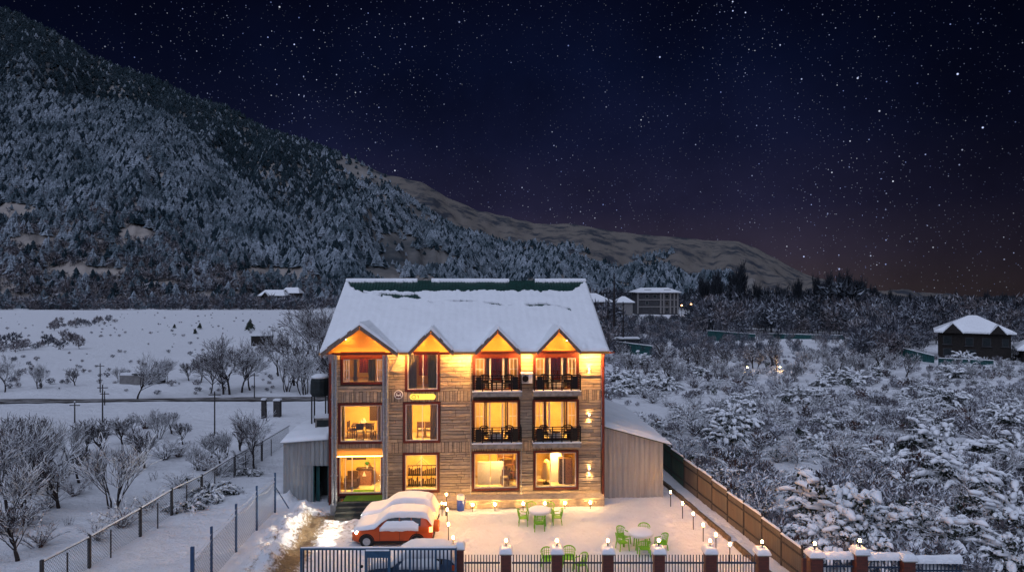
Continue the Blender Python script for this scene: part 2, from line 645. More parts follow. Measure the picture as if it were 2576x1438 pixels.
def np_mesh(name, V, T, mats, mi=None, parent=None, smooth=False):
    """V (n,3) float, T (m,k) int faces of equal size"""
    me = bpy.data.meshes.new(name)
    k = T.shape[1]
    me.vertices.add(len(V))
    me.vertices.foreach_set('co', np.ascontiguousarray(V, dtype=np.float32).ravel())
    me.loops.add(T.size)
    me.loops.foreach_set('vertex_index', np.ascontiguousarray(T, dtype=np.int32).ravel())
    me.polygons.add(len(T))
    me.polygons.foreach_set('loop_start', np.arange(0, T.size, k, dtype=np.int32))
    for m in mats:
        me.materials.append(M[m] if isinstance(m, str) else m)
    if mi is not None:
        me.polygons.foreach_set('material_index', np.ascontiguousarray(mi, dtype=np.int32))
    me.polygons.foreach_set('use_smooth', np.full(len(T), smooth))
    me.update(calc_edges=True)
    me.validate()
    o = bpy.data.objects.new(name, me)
    COL.objects.link(o)
    if parent:
        o.parent = parent
    return o


def tag(o, label=None, cat=None, group=None, kind=None):
    if label: o['label'] = label
    if cat: o['category'] = cat
    if group: o['group'] = group
    if kind: o['kind'] = kind
    return o


def empty(name, loc, rz=0.0, label=None, cat=None, group=None):
    o = bpy.data.objects.new(name, None)
    o.empty_display_size = 0.3
    COL.objects.link(o)
    o.location = loc
    o.rotation_euler = (0, 0, rz)
    return tag(o, label, cat, group)


KIDS = {}


def dup(root, loc, rz=0.0, label=None, group=None, scale=None):
    """a copy of a thing with copies of its parts and sub-parts"""
    r = root.copy()
    COL.objects.link(r)
    r.location = loc
    r.rotation_euler = (0, 0, rz)
    if scale is not None:
        r.scale = (scale, scale, scale) if not isinstance(scale, tuple) else scale
    if label: r['label'] = label
    if group: r['group'] = group
    if root.name not in KIDS:
        KIDS[root.name] = [(c, list(c.children)) for c in root.children]
    for c0, gs in KIDS[root.name]:
        c = c0.copy()
        COL.objects.link(c)
        c.parent = r
        for g0 in gs:
            g = g0.copy()
            COL.objects.link(g)
            g.parent = c
    return r


def fbm(x, y, s, seed=0.0, octs=4):
    return mnoise.fractal(Vector((x * s + seed, y * s - seed * 0.7, seed)), 1.0, 2.0, octs)


def grid_noise(X, Y, scale, seed, octs=4):
    """cheap tileless value noise for arrays"""
    rs = np.random.RandomState(seed)
    P = rs.rand(256, 256)
    out = np.zeros_like(X, dtype=float)
    amp, tot = 1.0, 0.0
    for o in range(octs):
        x = X * scale * 2 ** o + 17.3 * o + 1000
        y = Y * scale * 2 ** o + 9.1 * o + 1000
        xi, yi = np.floor(x).astype(int), np.floor(y).astype(int)
        fx, fy = x - xi, y - yi
        fx, fy = fx * fx * (3 - 2 * fx), fy * fy * (3 - 2 * fy)
        a, b = P[xi % 256, yi % 256], P[(xi + 1) % 256, yi % 256]
        c, d = P[xi % 256, (yi + 1) % 256], P[(xi + 1) % 256, (yi + 1) % 256]
        out += amp * ((a * (1 - fx) + b * fx) * (1 - fy) + (c * (1 - fx) + d * fx) * fy - 0.5)
        tot += amp * 0.5
        amp *= 0.5
    return out / tot


def smooth01(t):
    t = np.clip(t, 0, 1)
    return t * t * (3 - 2 * t)


def slab(name, X, Y, Zt, Zb, mask, mats, parent=None, smooth=True):
    """sheet of snow with real thickness: grids X, Y, Zt (top), Zb (bottom), mask of cells"""
    ny, nx = X.shape
    n = nx * ny
    V = np.concatenate([np.stack([X, Y, Zt], -1).reshape(-1, 3), np.stack([X, Y, Zb], -1).reshape(-1, 3)])
    I = np.arange(n).reshape(ny, nx)
    q = np.stack([I[:-1, :-1], I[:-1, 1:], I[1:, 1:], I[1:, :-1]], -1)
    faces = [q[mask]]
    mk = np.pad(mask, 1)
    c = mk[1:-1, 1:-1]
    for dy, dx_, a, b in ((-1, 0, 0, 1), (0, 1, 1, 2), (1, 0, 2, 3), (0, -1, 3, 0)):
        nb = mk[1 + dy:mk.shape[0] - 1 + dy, 1 + dx_:mk.shape[1] - 1 + dx_]
        e = c & ~nb
        qa, qb = q[e][:, a], q[e][:, b]
        faces.append(np.stack([qb, qa, qa + n, qb + n], -1))
    F = np.concatenate(faces)
    used, inv = np.unique(F, return_inverse=True)
    return np_mesh(name, V[used], inv.reshape(F.shape), mats, parent=parent, smooth=smooth)


# ------------------------------------------------------------------ ground
def fence_x(y):
    """line of the corrugated boundary fence on the east side"""
    return 12.85 - (y - 31.0) * 0.115


PILES = []
for x_, y_, r_, h_ in ((742, 1312, 1.1, 0.75), (700, 1350, 1.3, 0.65), (722, 1262, 0.9, 0.7), (690, 1262, 0.9, 0.6), (765, 1276, 0.8, 0.5),
                       (660, 1400, 1.4, 0.5), (700, 1405, 1.0, 0.5), (790, 1292, 0.7, 0.3), (640, 1445, 1.3, 0.5), (725, 1330, 0.8, 0.55),
                       (680, 1430, 0.9, 0.4), (762, 1300, 0.6, 0.35)):
    p_ = gp(x_, y_)
    PILES.append((p_.x, p_.y, r_, h_))
PATH = [gp(*q) for q in ((690, 1470), (735, 1420), (762, 1372), (778, 1335), (800, 1306), (850, 1298), (900, 1296))]
PATH2 = [gp(*q) for q in ((640, 1480), (700, 1400), (735, 1350))]


STEPS = []
_r = random.Random(9)
for a_, b_ in (((1000, 1300), (1130, 1330)), ((1130, 1330), (1300, 1330)), ((1300, 1335), (1345, 1350)), ((1345, 1350), (1560, 1395)), ((1420, 1320), (1660, 1290)), ((1660, 1290), (1690, 1330)), ((1690, 1330), (1660, 1390)),
               ((1170, 1300), (1420, 1290)), ((1130, 1340), (1230, 1400)), ((1230, 1400), (1440, 1440)), ((1560, 1395), (1440, 1440))):
    q0, q1 = gp(*a_), gp(*b_)
    L_ = (q1 - q0).length
    for i_ in range(int(L_ / .36)):
        t_ = (i_ + .5) / max(1, int(L_ / .36))
        q_ = q0.lerp(q1, t_)
        s_ = .13 if i_ % 2 else -.13
        n_ = Vector((-(q1 - q0).y, (q1 - q0).x, 0)).normalized()
        q_ = q_ + n_ * (s_ + _r.gauss(0, .05) + .25 * math.sin(t_ * 5))
        STEPS.append((q_.x + _r.gauss(0, .04), q_.y + _r.gauss(0, .04)))


def seg_dist(X, Y, pts):
    d = np.full(X.shape, 1e9)
    for a, b in zip(pts[:-1], pts[1:]):
        ux, uy = b.x - a.x, b.y - a.y
        L = ux * ux + uy * uy
        t = np.clip(((X - a.x) * ux + (Y - a.y) * uy) / L, 0, 1)
        d = np.minimum(d, np.hypot(X - a.x - t * ux, Y - a.y - t * uy))
    return d


def ground_z(X, Y):
    X = np.asarray(X, float)
    Y = np.asarray(Y, float)
    fx = 12.85 - (Y - 31.0) * 0.115
    out = np.maximum.reduce([smooth01((X - fx - 0.2) / 1.5), smooth01((-19.0 - X) / 2.0), smooth01((Y - 46) / 4.0)])
    out = out * (1 - smooth01((6 - np.abs(Y - 79)) / 3.0))
    z = 0.07 * grid_noise(X, Y, 0.35, 3, 3) + 0.035 * grid_noise(X, Y, 1.3, 4, 3) - 0.05 * smooth01((grid_noise(X, Y, 2.3, 12, 2) - 0.25) / 0.2)
    z = z + out * (0.12 + 0.28 * grid_noise(X, Y, 0.22, 5, 4))
    rut = smooth01((-7.2 - X) / 1.5) * smooth01((X + 14.0) / 1.0) * (1 - smooth01((Y - 38.5) / 1.5))
    z = z + rut * (0.16 * grid_noise(X, Y, 1.6, 8, 4) + 0.04)
    lane = smooth01((-13.0 - X) / 1.0) * (1 - smooth01((Y - 46) / 4.0))
    z = z + lane * (0.10 + 0.10 * grid_noise(X, Y, 0.8, 6, 3))
    z = z - np.clip(Y - 300, 0, None) * 0.0155 * smooth01((X - 30) / 160)
    for x_, y_, r_, h_ in PILES:
        g = np.exp(-((X - x_) ** 2 + (Y - y_) ** 2) / (r_ * r_ * 0.6))
        z = z + h_ * g * (0.75 + 0.7 * grid_noise(X, Y, 2.6, 7, 3))
    d2 = np.abs(seg_dist(X, Y, PATH2) - 0.62)
    z = z - 0.11 * (1 - smooth01(d2 / 0.26)) * (0.75 + 0.5 * grid_noise(X, Y, 2.0, 13, 2))
    for fx0, fy0 in STEPS:
        m_ = (np.abs(X - fx0) < .6) & (np.abs(Y - fy0) < .6)
        if m_.any():
            z = z - np.where(m_, 0.10 * np.exp(-((X - fx0) ** 2 + (Y - fy0) ** 2) / 0.030) - 0.025 * np.exp(-((np.hypot(X - fx0, Y - fy0) - .28) / .09) ** 2), 0)
    d = seg_dist(X, Y, PATH)
    z = z - 0.06 * (1 - smooth01((d - 0.6) / 0.6))
    return z


def gz(x, y):
    return float(ground_z(np.array([x]), np.array([y]))[0])


def axis(segs):
    out = []
    for a, b, st in segs:
        out.append(np.arange(a, b, st))
    out.append(np.array([segs[-1][1]]))
    return np.concatenate(out)


gx = axis([(-4000, -1000, 600), (-1000, -300, 70), (-300, -80, 10), (-80, -30, 1.0), (-30, -16, 0.3), (-16, -6, 0.13), (-6, 14, 0.13), (14, 32, 0.4), (32, 80, 1.2), (80, 300, 10), (300, 1000, 70), (1000, 4000, 600)])
gy = axis([(-60, 20, 10), (20, 27, 0.8), (27, 43, 0.13), (43, 60, 0.4), (60, 110, 0.8), (110, 220, 3), (220, 600, 12), (600, 1500, 90), (1500, 5000, 500)])
GX, GY = np.meshgrid(gx, gy)
GZ = ground_z(GX, GY)
nx, ny = len(gx), len(gy)
I = np.arange(nx * ny).reshape(ny, nx)
Q = np.stack([I[:-1, :-1], I[:-1, 1:], I[1:, 1:], I[1:, :-1]], -1).reshape(-1, 4)
ground = np_mesh('ground', np.stack([GX, GY, GZ], -1).reshape(-1, 3), Q, ['ground'], smooth=True)
dirt = np.clip(1.15 - seg_dist(GX, GY, PATH) / 0.85, 0, 1)
dirt = np.maximum(dirt, 0.34 * np.clip(1.1 - np.abs(seg_dist(GX, GY, PATH2) - 0.62) / 0.35, 0, 1))
dirt = np.maximum(dirt, 0.50 * np.exp(-((GX + 10.2) ** 2 / 3.2 + (GY - 37.0) ** 2 / 3.5)))
at = ground.data.attributes.new('dirt', 'FLOAT', 'POINT')
at.data.foreach_set('value', dirt.ravel().astype(np.float32))
tag(ground, 'snow covered ground with a trodden brown track left of the cars', 'ground', kind='structure')

# road behind the orchard
mb = MB()
prev = None
for i in range(43):
    x = -95 + i * 2.4
    y = 77.4 + (x + 60) * 0.055 + 0.15 * math.sin(x * 0.3)
    w = 1.15 + 0.25 * math.sin(x * 0.21 + 1)
    cur = ((x, y - w, 0.10), (x, y + w, 0.10))
    if prev:
        mb.add([prev[0], cur[0], cur[1], prev[1]], [(0, 1, 2, 3)])
    prev = cur
M['road'] = simple('wet_road', (0.055, 0.045, 0.038), 0.5, 0, 0.6, 1.2)
_m, _nt, _bs = new_mat('slushy_road')
_f = noise_fac(_nt, 0.9, detail=8, rough=0.7, lo=0.48, hi=0.62, stretch=(0.35, 1.6, 1))
_nt.links.new(mixc(_nt, _f, (0.045, 0.037, 0.032), (0.42, 0.41, 0.41)), _bs.inputs['Base Color'])
_bs.inputs['Roughness'].default_value = 0.6
M['road'] = _m
tag(mb.build('road', 'road'), 'dark wet road crossing the snow behind the orchard', 'road', kind='structure')


# ------------------------------------------------------------------ mountains
def interp(xs, pts):
    p = np.array(pts, float)
    return np.interp(xs, p[:, 0], p[:, 1])


class Slope:
    """a mountainside: foot line, crest line and a concave face between them"""

    def __init__(s, crest, dcrest, dbase, seed, rough, zb=-6.0, pw=1.15):
        s.crest, s.dcrest, s.dbase, s.seed, s.rough, s.zb, s.pw = crest, dcrest, dbase, seed, rough, zb, pw

    def point(s, x, t):
        x = np.asarray(x, float)
        t = np.asarray(t, float)
        yc = interp(x, s.crest)
        Dc = interp(x, s.dcrest)
        Db = interp(x, s.dbase)
        zc = HC - (yc - 719) / FPX * Dc
        tt = np.clip(t, 0, 1)
        D = Db + (Dc - Db) * t
        n = grid_noise(x * 0.02 + s.seed, t * 5, 0.55, s.seed, 5)
        env = tt * (1 - tt) * 4
        z = s.zb + (zc - s.zb) * (tt ** s.pw) + n * s.rough * env
        z = z + grid_noise(x * 0.05, t * 3 + 11, 0.8, s.seed + 9, 4) * s.rough * 0.10 * tt
        z = z - np.clip(t - 1, 0, None) * (Dc - Db) * 0.5
        X = (x - 1288) / FPX * D
        return X, D, z

    def mesh(s, name, mats, x0, x1, nx, nt, label):
        xs, ts = np.linspace(x0, x1, nx), np.linspace(0, 1.25, nt)
        XX, TT = np.meshgrid(xs, ts)
        X, Y, Z = s.point(XX, TT)
        I = np.arange(nx * nt).reshape(nt, nx)
        Q = np.stack([I[:-1, :-1], I[:-1, 1:], I[1:, 1:], I[1:, :-1]], -1).reshape(-1, 4)
        o = np_mesh(name, np.stack([X, Y, Z], -1).reshape(-1, 3), Q, mats, smooth=True)
        return tag(o, label, 'mountain', kind='structure')


def mountain_mat(name, snow, rock, scale, lo, hi):
    m, nt, b = new_mat(name)
    f = noise_fac(nt, scale, detail=9, rough=0.65, lo=lo, hi=hi, stretch=(1, 0.6, 1.3))
    nt.links.new(mixc(nt, f, snow, rock), b.inputs['Base Color'])
    b.inputs['Roughness'].default_value = 0.85
    b.inputs['Specular IOR Level'].default_value = 0.1
    bump(nt, b, f, 0.2, 4)
    return m


M['mtn_near'] = mountain_mat('mountain_forest_floor', (0.30, 0.265, 0.24), (0.075, 0.075, 0.08), 0.02, 0.50, 0.75)
M['mtn_mid'] = mountain_mat('mountain_high_forest_floor', (0.26, 0.235, 0.215), (0.04, 0.05, 0.058), 0.006, 0.36, 0.66)
M['mtn_far'] = mountain_mat('mountain_night_dimmed_snow', (0.150, 0.132, 0.118), (0.042, 0.047, 0.058), 0.012, 0.47, 0.60)  # snow tone lowered: the ridge's night darkening is put into this colour

A = Slope([(-700, 120), (-200, 190), (0, 215), (100, 235), (200, 252), (330, 264), (420, 290), (480, 338), (560, 418), (650, 500), (740, 575), (850, 655), (960, 725), (1100, 752)],
          [(-700, 950), (0, 900), (500, 820), (960, 560), (1100, 480)], [(-700, 380), (700, 390), (900, 420), (1100, 440)], 21, 24)
Bm = Slope([(-700, -420), (-200, -70), (0, 22), (71, 52), (137, 82), (191, 120), (257, 157), (300, 172), (383, 195), (470, 243), (574, 276), (700, 344), (766, 358), (897, 405), (975, 452), (1060, 525), (1150, 576), (1250, 610), (1350, 638), (1500, 672), (1650, 708), (1760, 724), (1900, 738)],
           [(-700, 1600), (300, 1500), (900, 1350), (1300, 1300), (1900, 1250)], [(-700, 480), (900, 470), (1200, 650), (1900, 800)], 37, 58)
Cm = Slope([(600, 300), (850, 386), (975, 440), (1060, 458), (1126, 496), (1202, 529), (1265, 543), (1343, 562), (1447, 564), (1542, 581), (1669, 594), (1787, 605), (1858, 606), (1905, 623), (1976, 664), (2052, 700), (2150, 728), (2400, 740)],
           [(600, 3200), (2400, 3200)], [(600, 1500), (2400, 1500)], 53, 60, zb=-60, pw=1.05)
A.mesh('mountain_spur', ['mtn_near'], -700, 1100, 260, 130, 'lower forested spur of the mountain behind the snowy field')
Bm.mesh('mountain_slope', ['mtn_mid'], -700, 1900, 280, 130, 'high dark forested mountainside rising to the upper left')
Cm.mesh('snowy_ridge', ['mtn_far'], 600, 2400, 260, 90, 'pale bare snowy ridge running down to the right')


# ------------------------------------------------------------------ far woods (too many to count)
def conifer_tpl(rs, sides=6, tiers=4):
    V, F = [], []
    for k in range(tiers):
        z0 = 0.08 + 0.80 * k / tiers
        r0 = 0.27 * (1 - k / tiers) ** 0.9 + 0.05
        z1 = min(1.0, z0 + 0.48 * (1 - 0.45 * k / tiers))
        b = len(V)
        for i in range(sides * 2):
            a = math.pi * i / sides + rs.rand() * 0.4
            r = r0 * (1.0 if i % 2 == 0 else 0.55) * (0.75 + 0.5 * rs.rand())
            V.append((r * math.cos(a), r * math.sin(a), z0 - (0.04 if i % 2 == 0 else -0.03) + 0.05 * rs.rand()))
        V.append((0.03 * (rs.rand() - .5), 0.03 * (rs.rand() - .5), z1))
        for i in range(sides * 2):
            F.append((b + i, b + (i + 1) % (sides * 2), b + sides * 2))
    return np.array(V), np.array(F)


def puff_tpl(rs, n=46, up=0.35, ls=1.0):
    """leafless frosted crown: many small slanting twig blades"""
    V, F = [], []
    for _ in range(n):
        p = rs.normal(size=3)
        p = p / np.linalg.norm(p) * (0.15 + 0.85 * rs.rand() ** 0.5)
        c = np.array([p[0] * 0.36, p[1] * 0.36, 0.58 + p[2] * 0.40])
        d = np.array([p[0] * 0.5, p[1] * 0.5, up + abs(p[2])]) + rs.normal(size=3) * 0.42
        d /= np.linalg.norm(d)
        L = (0.11 + 0.13 * rs.rand()) * ls
        w = np.cross(d, rs.normal(size=3))
        w = w / np.linalg.norm(w) * (0.018 + 0.03 * rs.rand()) * (0.4 + 0.6 * ls)
        b = len(V)
        V += [c - d * L * .5 - w, c - d * L * .5 + w, c + d * L]
        F.append((b, b + 1, b + 2))
    b = len(V)
    V += [(-0.02, 0, -0.05), (0.02, 0, -0.05), (0, 0, 0.6), (0, -0.02, -0.05), (0, 0.02, -0.05)]
    F += [(b, b + 1, b + 2), (b + 3, b + 4, b + 2)]
    return np.array(V), np.array(F)


def scatter(name, tpls, P, H, mats, mis, rs, wid=(0.8, 1.25), label=None, cat=None):
    Vs, Fs, Ms = [], [], []
    off = 0
    pick = rs.randint(0, len(tpls), len(P))
    for k, (tv, tf) in enumerate(tpls):
        idx = np.where(pick == k)[0]
        if not len(idx):
            continue
        a = rs.rand(len(idx)) * 6.283
        w = H[idx] * (wid[0] + (wid[1] - wid[0]) * rs.rand(len(idx)))
        c, s_ = np.cos(a), np.sin(a)
        x = (tv[None, :, 0] * c[:, None] - tv[None, :, 1] * s_[:, None]) * w[:, None] + P[idx, 0][:, None]
        y = (tv[None, :, 0] * s_[:, None] + tv[None, :, 1] * c[:, None]) * w[:, None] + P[idx, 1][:, None]
        z = tv[None, :, 2] * H[idx][:, None] + P[idx, 2][:, None]
        v = np.stack([x, y, z], -1).reshape(-1, 3)
        f = (tf[None] + (np.arange(len(idx)) * len(tv))[:, None, None]).reshape(-1, 3) + off
        Vs.append(v)
        Fs.append(f)
        Ms.append(np.repeat(np.asarray(mis)[idx], len(tf)))
        off += len(v)
    o = np_mesh(name, np.concatenate(Vs), np.concatenate(Fs), mats, mi=np.concatenate(Ms))
    return tag(o, label, cat, kind='stuff')


rs = np.random.RandomState(5)
CON = [conifer_tpl(rs) for _ in range(5)]
PUF = [puff_tpl(rs) for _ in range(4)]


def on_slope(sl, n, x0, x1, t0, t1, dens, rs, bias=1.0):
    x = x0 + (x1 - x0) * rs.rand(n)
    t = t0 + (t1 - t0) * rs.rand(n) ** bias
    X, Y, Z = sl.point(x, t)
    keep = rs.rand(n) < dens(x, t, X, Y, Z)
    return np.stack([X, Y, Z], -1)[keep], x[keep], t[keep]


CLEARINGS = [(40, 535, 62, 20), (80, 612, 55, 18), (345, 592, 52, 20), (215, 690, 118, 17), (400, 722, 70, 12), (690, 690, 100, 18), (790, 705, 60, 12), (500, 750, 70, 9), (60, 755, 50, 8), (620, 752, 50, 8)]
CLEAR_B = [(1000, 610, 55, 22), (1040, 655, 110, 28), (960, 690, 60, 16), (960, 500, 20, 10)]


def clearing(x, X, Y, Z, lst):
    y = 719 - (Z - HC) / Y * FPX
    wob = 0.45 * grid_noise(x, y * 2, 0.03, 72, 3)
    c = np.zeros_like(x)
    for cx, cy_, rx_, ry_ in lst:
        d = ((x - cx) / rx_) ** 2 + ((y - cy_) / ry_) ** 2
        c = np.maximum(c, (d + wob * 1.4 < 1.0).astype(float))
    return c


def dens_a(x, t, X, Y, Z):
    low = np.clip((0.46 - t) / 0.16, 0, 1)
    return np.clip(1 - 0.985 * clearing(x, X, Y, Z, CLEARINGS), 0, 1) * (1 - 0.30 * low)


P_, x_, t_ = on_slope(A, 27000, -450, 1000, 0.02, 1.0, dens_a, rs, 0.95)
low = np.clip((0.45 - t_) / 0.3, 0, 1)
is_con = rs.rand(len(P_)) > low * 0.80
H_ = np.where(is_con, 4.5 + 6 * rs.rand(len(P_)), 3.5 + 4 * rs.rand(len(P_)))
scatter('forest', CON, P_[is_con], H_[is_con], ['needle', 'needle_dark'], (rs.rand(is_con.sum()) < 0.3).astype(int), rs, (1.1, 1.7),
        'frosted conifer forest covering the lower mountain spur', 'forest')
k_ = ~is_con
scatter('leafless_woodland', PUF, P_[k_], H_[k_] * 1.1, ['scrub', 'wood_far'], (rs.rand(k_.sum()) < 0.4).astype(int), rs, (0.9, 1.5),
        'brownish leafless woods at the foot of the mountain', 'woodland')


def dens_b(x, t, X, Y, Z):
    n = grid_noise(X, Y, 0.004, 77, 4)
    # hidden behind the spur: thin out
    return np.clip(1.0 - 1.2 * smooth01((n - 0.25) / 0.2), 0.1, 1) * (1 - 0.96 * clearing(x, X, Y, Z, CLEAR_B))


P_, x_, t_ = on_slope(Bm, 31000, -350, 1850, 0.12, 1.0, dens_b, rs, 0.75)
night_dim = np.clip((t_ - 0.40) / 0.25, 0, 1) * np.clip((1000 - x_) / 300, 0, 1)  # fade into night at the upper left, put into the needle colours
mi = (rs.rand(len(P_)) < 0.30 + 0.62 * night_dim).astype(int)
scatter('high_forest', CON, P_, 5.5 + 7 * rs.rand(len(P_)), ['needle', 'needle_dark'], mi, rs, (1.1, 1.8),
        'dark conifer forest covering the high mountainside', 'forest')


def dens_c(x, t, X, Y, Z):
    n = grid_noise(x, t * 900, 0.006, 78, 4)
    return np.where((n > 0.16) & (t < 0.62) & (x < 1700), 0.9, 0.0)


P_, x_, t_ = on_slope(Cm, 7000, 800, 1900, 0.05, 0.9, dens_c, rs)
scatter('ridge_forest', CON, P_, 16 + 12 * rs.rand(len(P_)), ['needle', 'needle_dark'], (rs.rand(len(P_)) < 0.4).astype(int), rs, (1.1, 1.7),
        'patches of conifers on the pale snowy ridge', 'forest')

# foot of the mountain: scrub belt beyond the snow field
n = 1500
x_ = -420 + 1400 * rs.rand(n)
D_ = 372 + 30 * rs.rand(n) ** 1.5
keep = grid_noise(x_, D_ * 3, 0.02, 73, 3) > -0.35 + 0.5 * rs.rand(n)
x_, D_ = x_[keep], D_[keep]
n = len(x_)
P_ = np.stack([(x_ - 1288) / FPX * D_, D_, np.zeros(n) - 0.5], -1)
scatter('scrub_belt', PUF, P_, 2.5 + 6.5 * rs.rand(n) ** 1.5, ['scrub', 'wood_far', 'needle'], rs.choice(3, n, p=[.4, .4, .2]), rs, (0.9, 1.5),
        'belt of frosted scrub along the far edge of the snowy field', 'scrub')

# frosted woods on the valley floor to the right
FAR = [puff_tpl(rs, 190, 0.35, 0.55) for _ in range(5)]
n = 3800
D_ = 118 + 330 * rs.rand(n) ** 1.15
x_ = 1440 + 1280 * rs.rand(n)
X_ = (x_ - 1288) / FPX * D_
keep = np.ones(n, bool)
keep &= ~((np.abs(x_ - 2450) < 125) & (D_ < 150))          # in front of the dark house
keep &= ~((np.abs(x_ - 1650) < 90) & (D_ < 335) & (D_ > 250))
keep &= ~((x_ < 1560) & (D_ < 125))
keep &= ~((x_ > 1870) & (x_ < 2140) & (D_ < 176) & (D_ > 118) & (rs.rand(n) < 0.6))
P_ = np.stack([X_, D_, ground_z(X_, D_)], -1)[keep]
D_ = D_[keep]
x_ = x_[keep]
h = 3.2 + 3.2 * rs.rand(len(D_)) + np.clip((D_ - 150) / 40, 0, 1) * (1.5 + 3.5 * rs.rand(len(D_)) ** 2)
tall = (rs.rand(len(D_)) < 0.10) & (D_ > 215)
h = np.where(tall, h + 4, h)
h = np.where((x_ > 2050) & (D_ > 225), np.maximum(h * .6, (6.5 + 2.5 * rs.rand(len(D_))) + 7 * np.exp(-((x_ - 2115) / 85) ** 2) * (.3 + .9 * rs.rand(len(D_)))), h)
h = np.where((np.abs(x_ - 1645) < 105) & (D_ < 330), np.minimum(h, 3.0), h)
h = np.where((x_ > 1560) & (x_ < 2150) & (D_ < 172), np.minimum(h, 2.3), h)
h = np.where((np.abs(x_ - 2440) < 170) & (D_ < 125), np.minimum(h, 1.8), h)
scatter('frosted_woodland', FAR, P_, h, ['wood_far', 'scrub', 'wood_dark'], np.where(rs.rand(len(D_)) < np.clip((D_ - 170) / 110, 0.05, 0.75), 2, (rs.rand(len(D_)) < 0.3).astype(int)), rs, (0.8, 1.3),
        'wide frosted wood filling the valley floor on the right', 'woodland')


# ------------------------------------------------------------------ the hotel
HA = math.atan(0.06)
HO = Vector((-2.7, 40.75, 0.0))
hotel = empty('hotel', HO, HA, 'three storey stone clad hotel with a snowy gabled roof and lit windows', 'hotel')
_n = Vector((-math.sin(HA), math.cos(HA), 0))
_u = Vector((math.cos(HA), math.sin(HA), 0))


def fac(x, y, v=0.0):
    """pixel -> (u, z) on the plane v metres behind the facade"""
    d = Vector(((x - 1288) / FPX, 1, (719 - y) / FPX))
    t = ((HO + _n * v) - Vector((0, 0, HC))).dot(_n) / d.dot(_n)
    p = d * t + Vector((0, 0, HC))
    return (p - HO).dot(_u), p.z


def fu(x, v=0.0):
    return fac(x, 1000, v)[0]


def hw(u, v, z):
    """facade coordinates -> world"""
    p = HO + _u * u + _n * v
    return Vector((p.x, p.y, z))


UL, UR = fu(834), fu(1513)
DEPTH = 14.0
EZ = 9.30                    # eave height
SL = 0.51                    # roof slope
VE = -0.8
VR = 7.5                     # ridge
Z2, Z1, Z0 = 6.95, 3.92, 0.86      # floor levels

# openings: u0, u1, z0, z1, kind
OPEN = []


def opening(x0, x1, z0, z1, kind):
    OPEN.append((fu(x0), fu(x1), z0, z1, kind))


opening(853, 961, 0.90, 3.18, 'entrance')
opening(1018, 1101, 1.02, 3.18, 'shop')
opening(1192, 1302, 1.06, 3.20, 'shop')
opening(1346, 1450, 1.06, 3.20, 'shop')
opening(856, 962, 3.95, 6.15, 'big')
opening(1019, 1103, 3.95, 6.18, 'two')
opening(1193, 1303, 4.00, 6.25, 'balcony')
opening(1344, 1451, 4.00, 6.25, 'balcony')
opening(862, 966, 7.45, 9.18, 'bay')
opening(1024, 1102, 6.98, 9.18, 'two')
opening(1194, 1305, 7.00, 9.18, 'balcony')
opening(1346, 1451, 7.00, 9.18, 'balcony')

# wall with the openings left out
us = sorted(set([UL, UR] + [o[0] for o in OPEN] + [o[1] for o in OPEN]))
zs = sorted(set([0.0, 9.62] + [o[2] for o in OPEN] + [o[3] for o in OPEN]))


def in_open(u, z):
    return any(o[0] < u < o[1] and o[2] < z < o[3] for o in OPEN)


mb = MB()
for a, b in zip(us[:-1], us[1:]):
    for c, d in zip(zs[:-1], zs[1:]):
        if not in_open((a + b) / 2, (c + d) / 2):
            mb.add([(a, 0, c), (b, 0, c), (b, 0, d), (a, 0, d)], [(0, 1, 2, 3)])
# side and back walls with gable ends
for u in (UL, UR):
    mb.add([(u, 0, 0), (u, DEPTH, 0), (u, DEPTH, 9.62), (u, VR, 13.3), (u, 0, 9.62)], [(0, 1, 2, 3, 4) if u == UR else (4, 3, 2, 1, 0)])
mb.add([(UL, DEPTH, 0), (UR, DEPTH, 0), (UR, DEPTH, 9.62), (UL, DEPTH, 9.62)], [(1, 0, 3, 2)])
mb.build('wall', 'mortar', hotel)

# cladding: split planks in courses, panels of upright boards between the storeys
rnd = random.Random(11)
mb = MB()
UPRIGHT = [(6.28, 6.90), (3.26, 3.88)]


def plank(u0, u1, z0, z1):
    t = 0.03 + 0.09 * rnd.random()
    j = lambda k: (rnd.random() - 0.5) * k
    mb.hexa([(u0, -t - j(.02), z0 + j(.03)), (u1, -t - j(.02), z0 + j(.03)), (u1, 0.01, z0), (u0, 0.01, z0),
             (u0, -t - j(.03), z1 + j(.03)), (u1, -t - j(.03), z1 + j(.03)), (u1, 0.01, z1), (u0, 0.01, z1)])


def spans(z0, z1, pad=0.13):
    cut = sorted([(o[0] - pad, o[1] + pad) for o in OPEN if o[2] - pad < z1 and o[3] + pad > z0])
    a = UL + 0.05
    out = []
    for c, d in cut:
        if c > a + 0.1:
            out.append((a, c))
        a = max(a, d)
    if UR - 0.05 > a + 0.1:
        out.append((a, UR - 0.05))
    return out


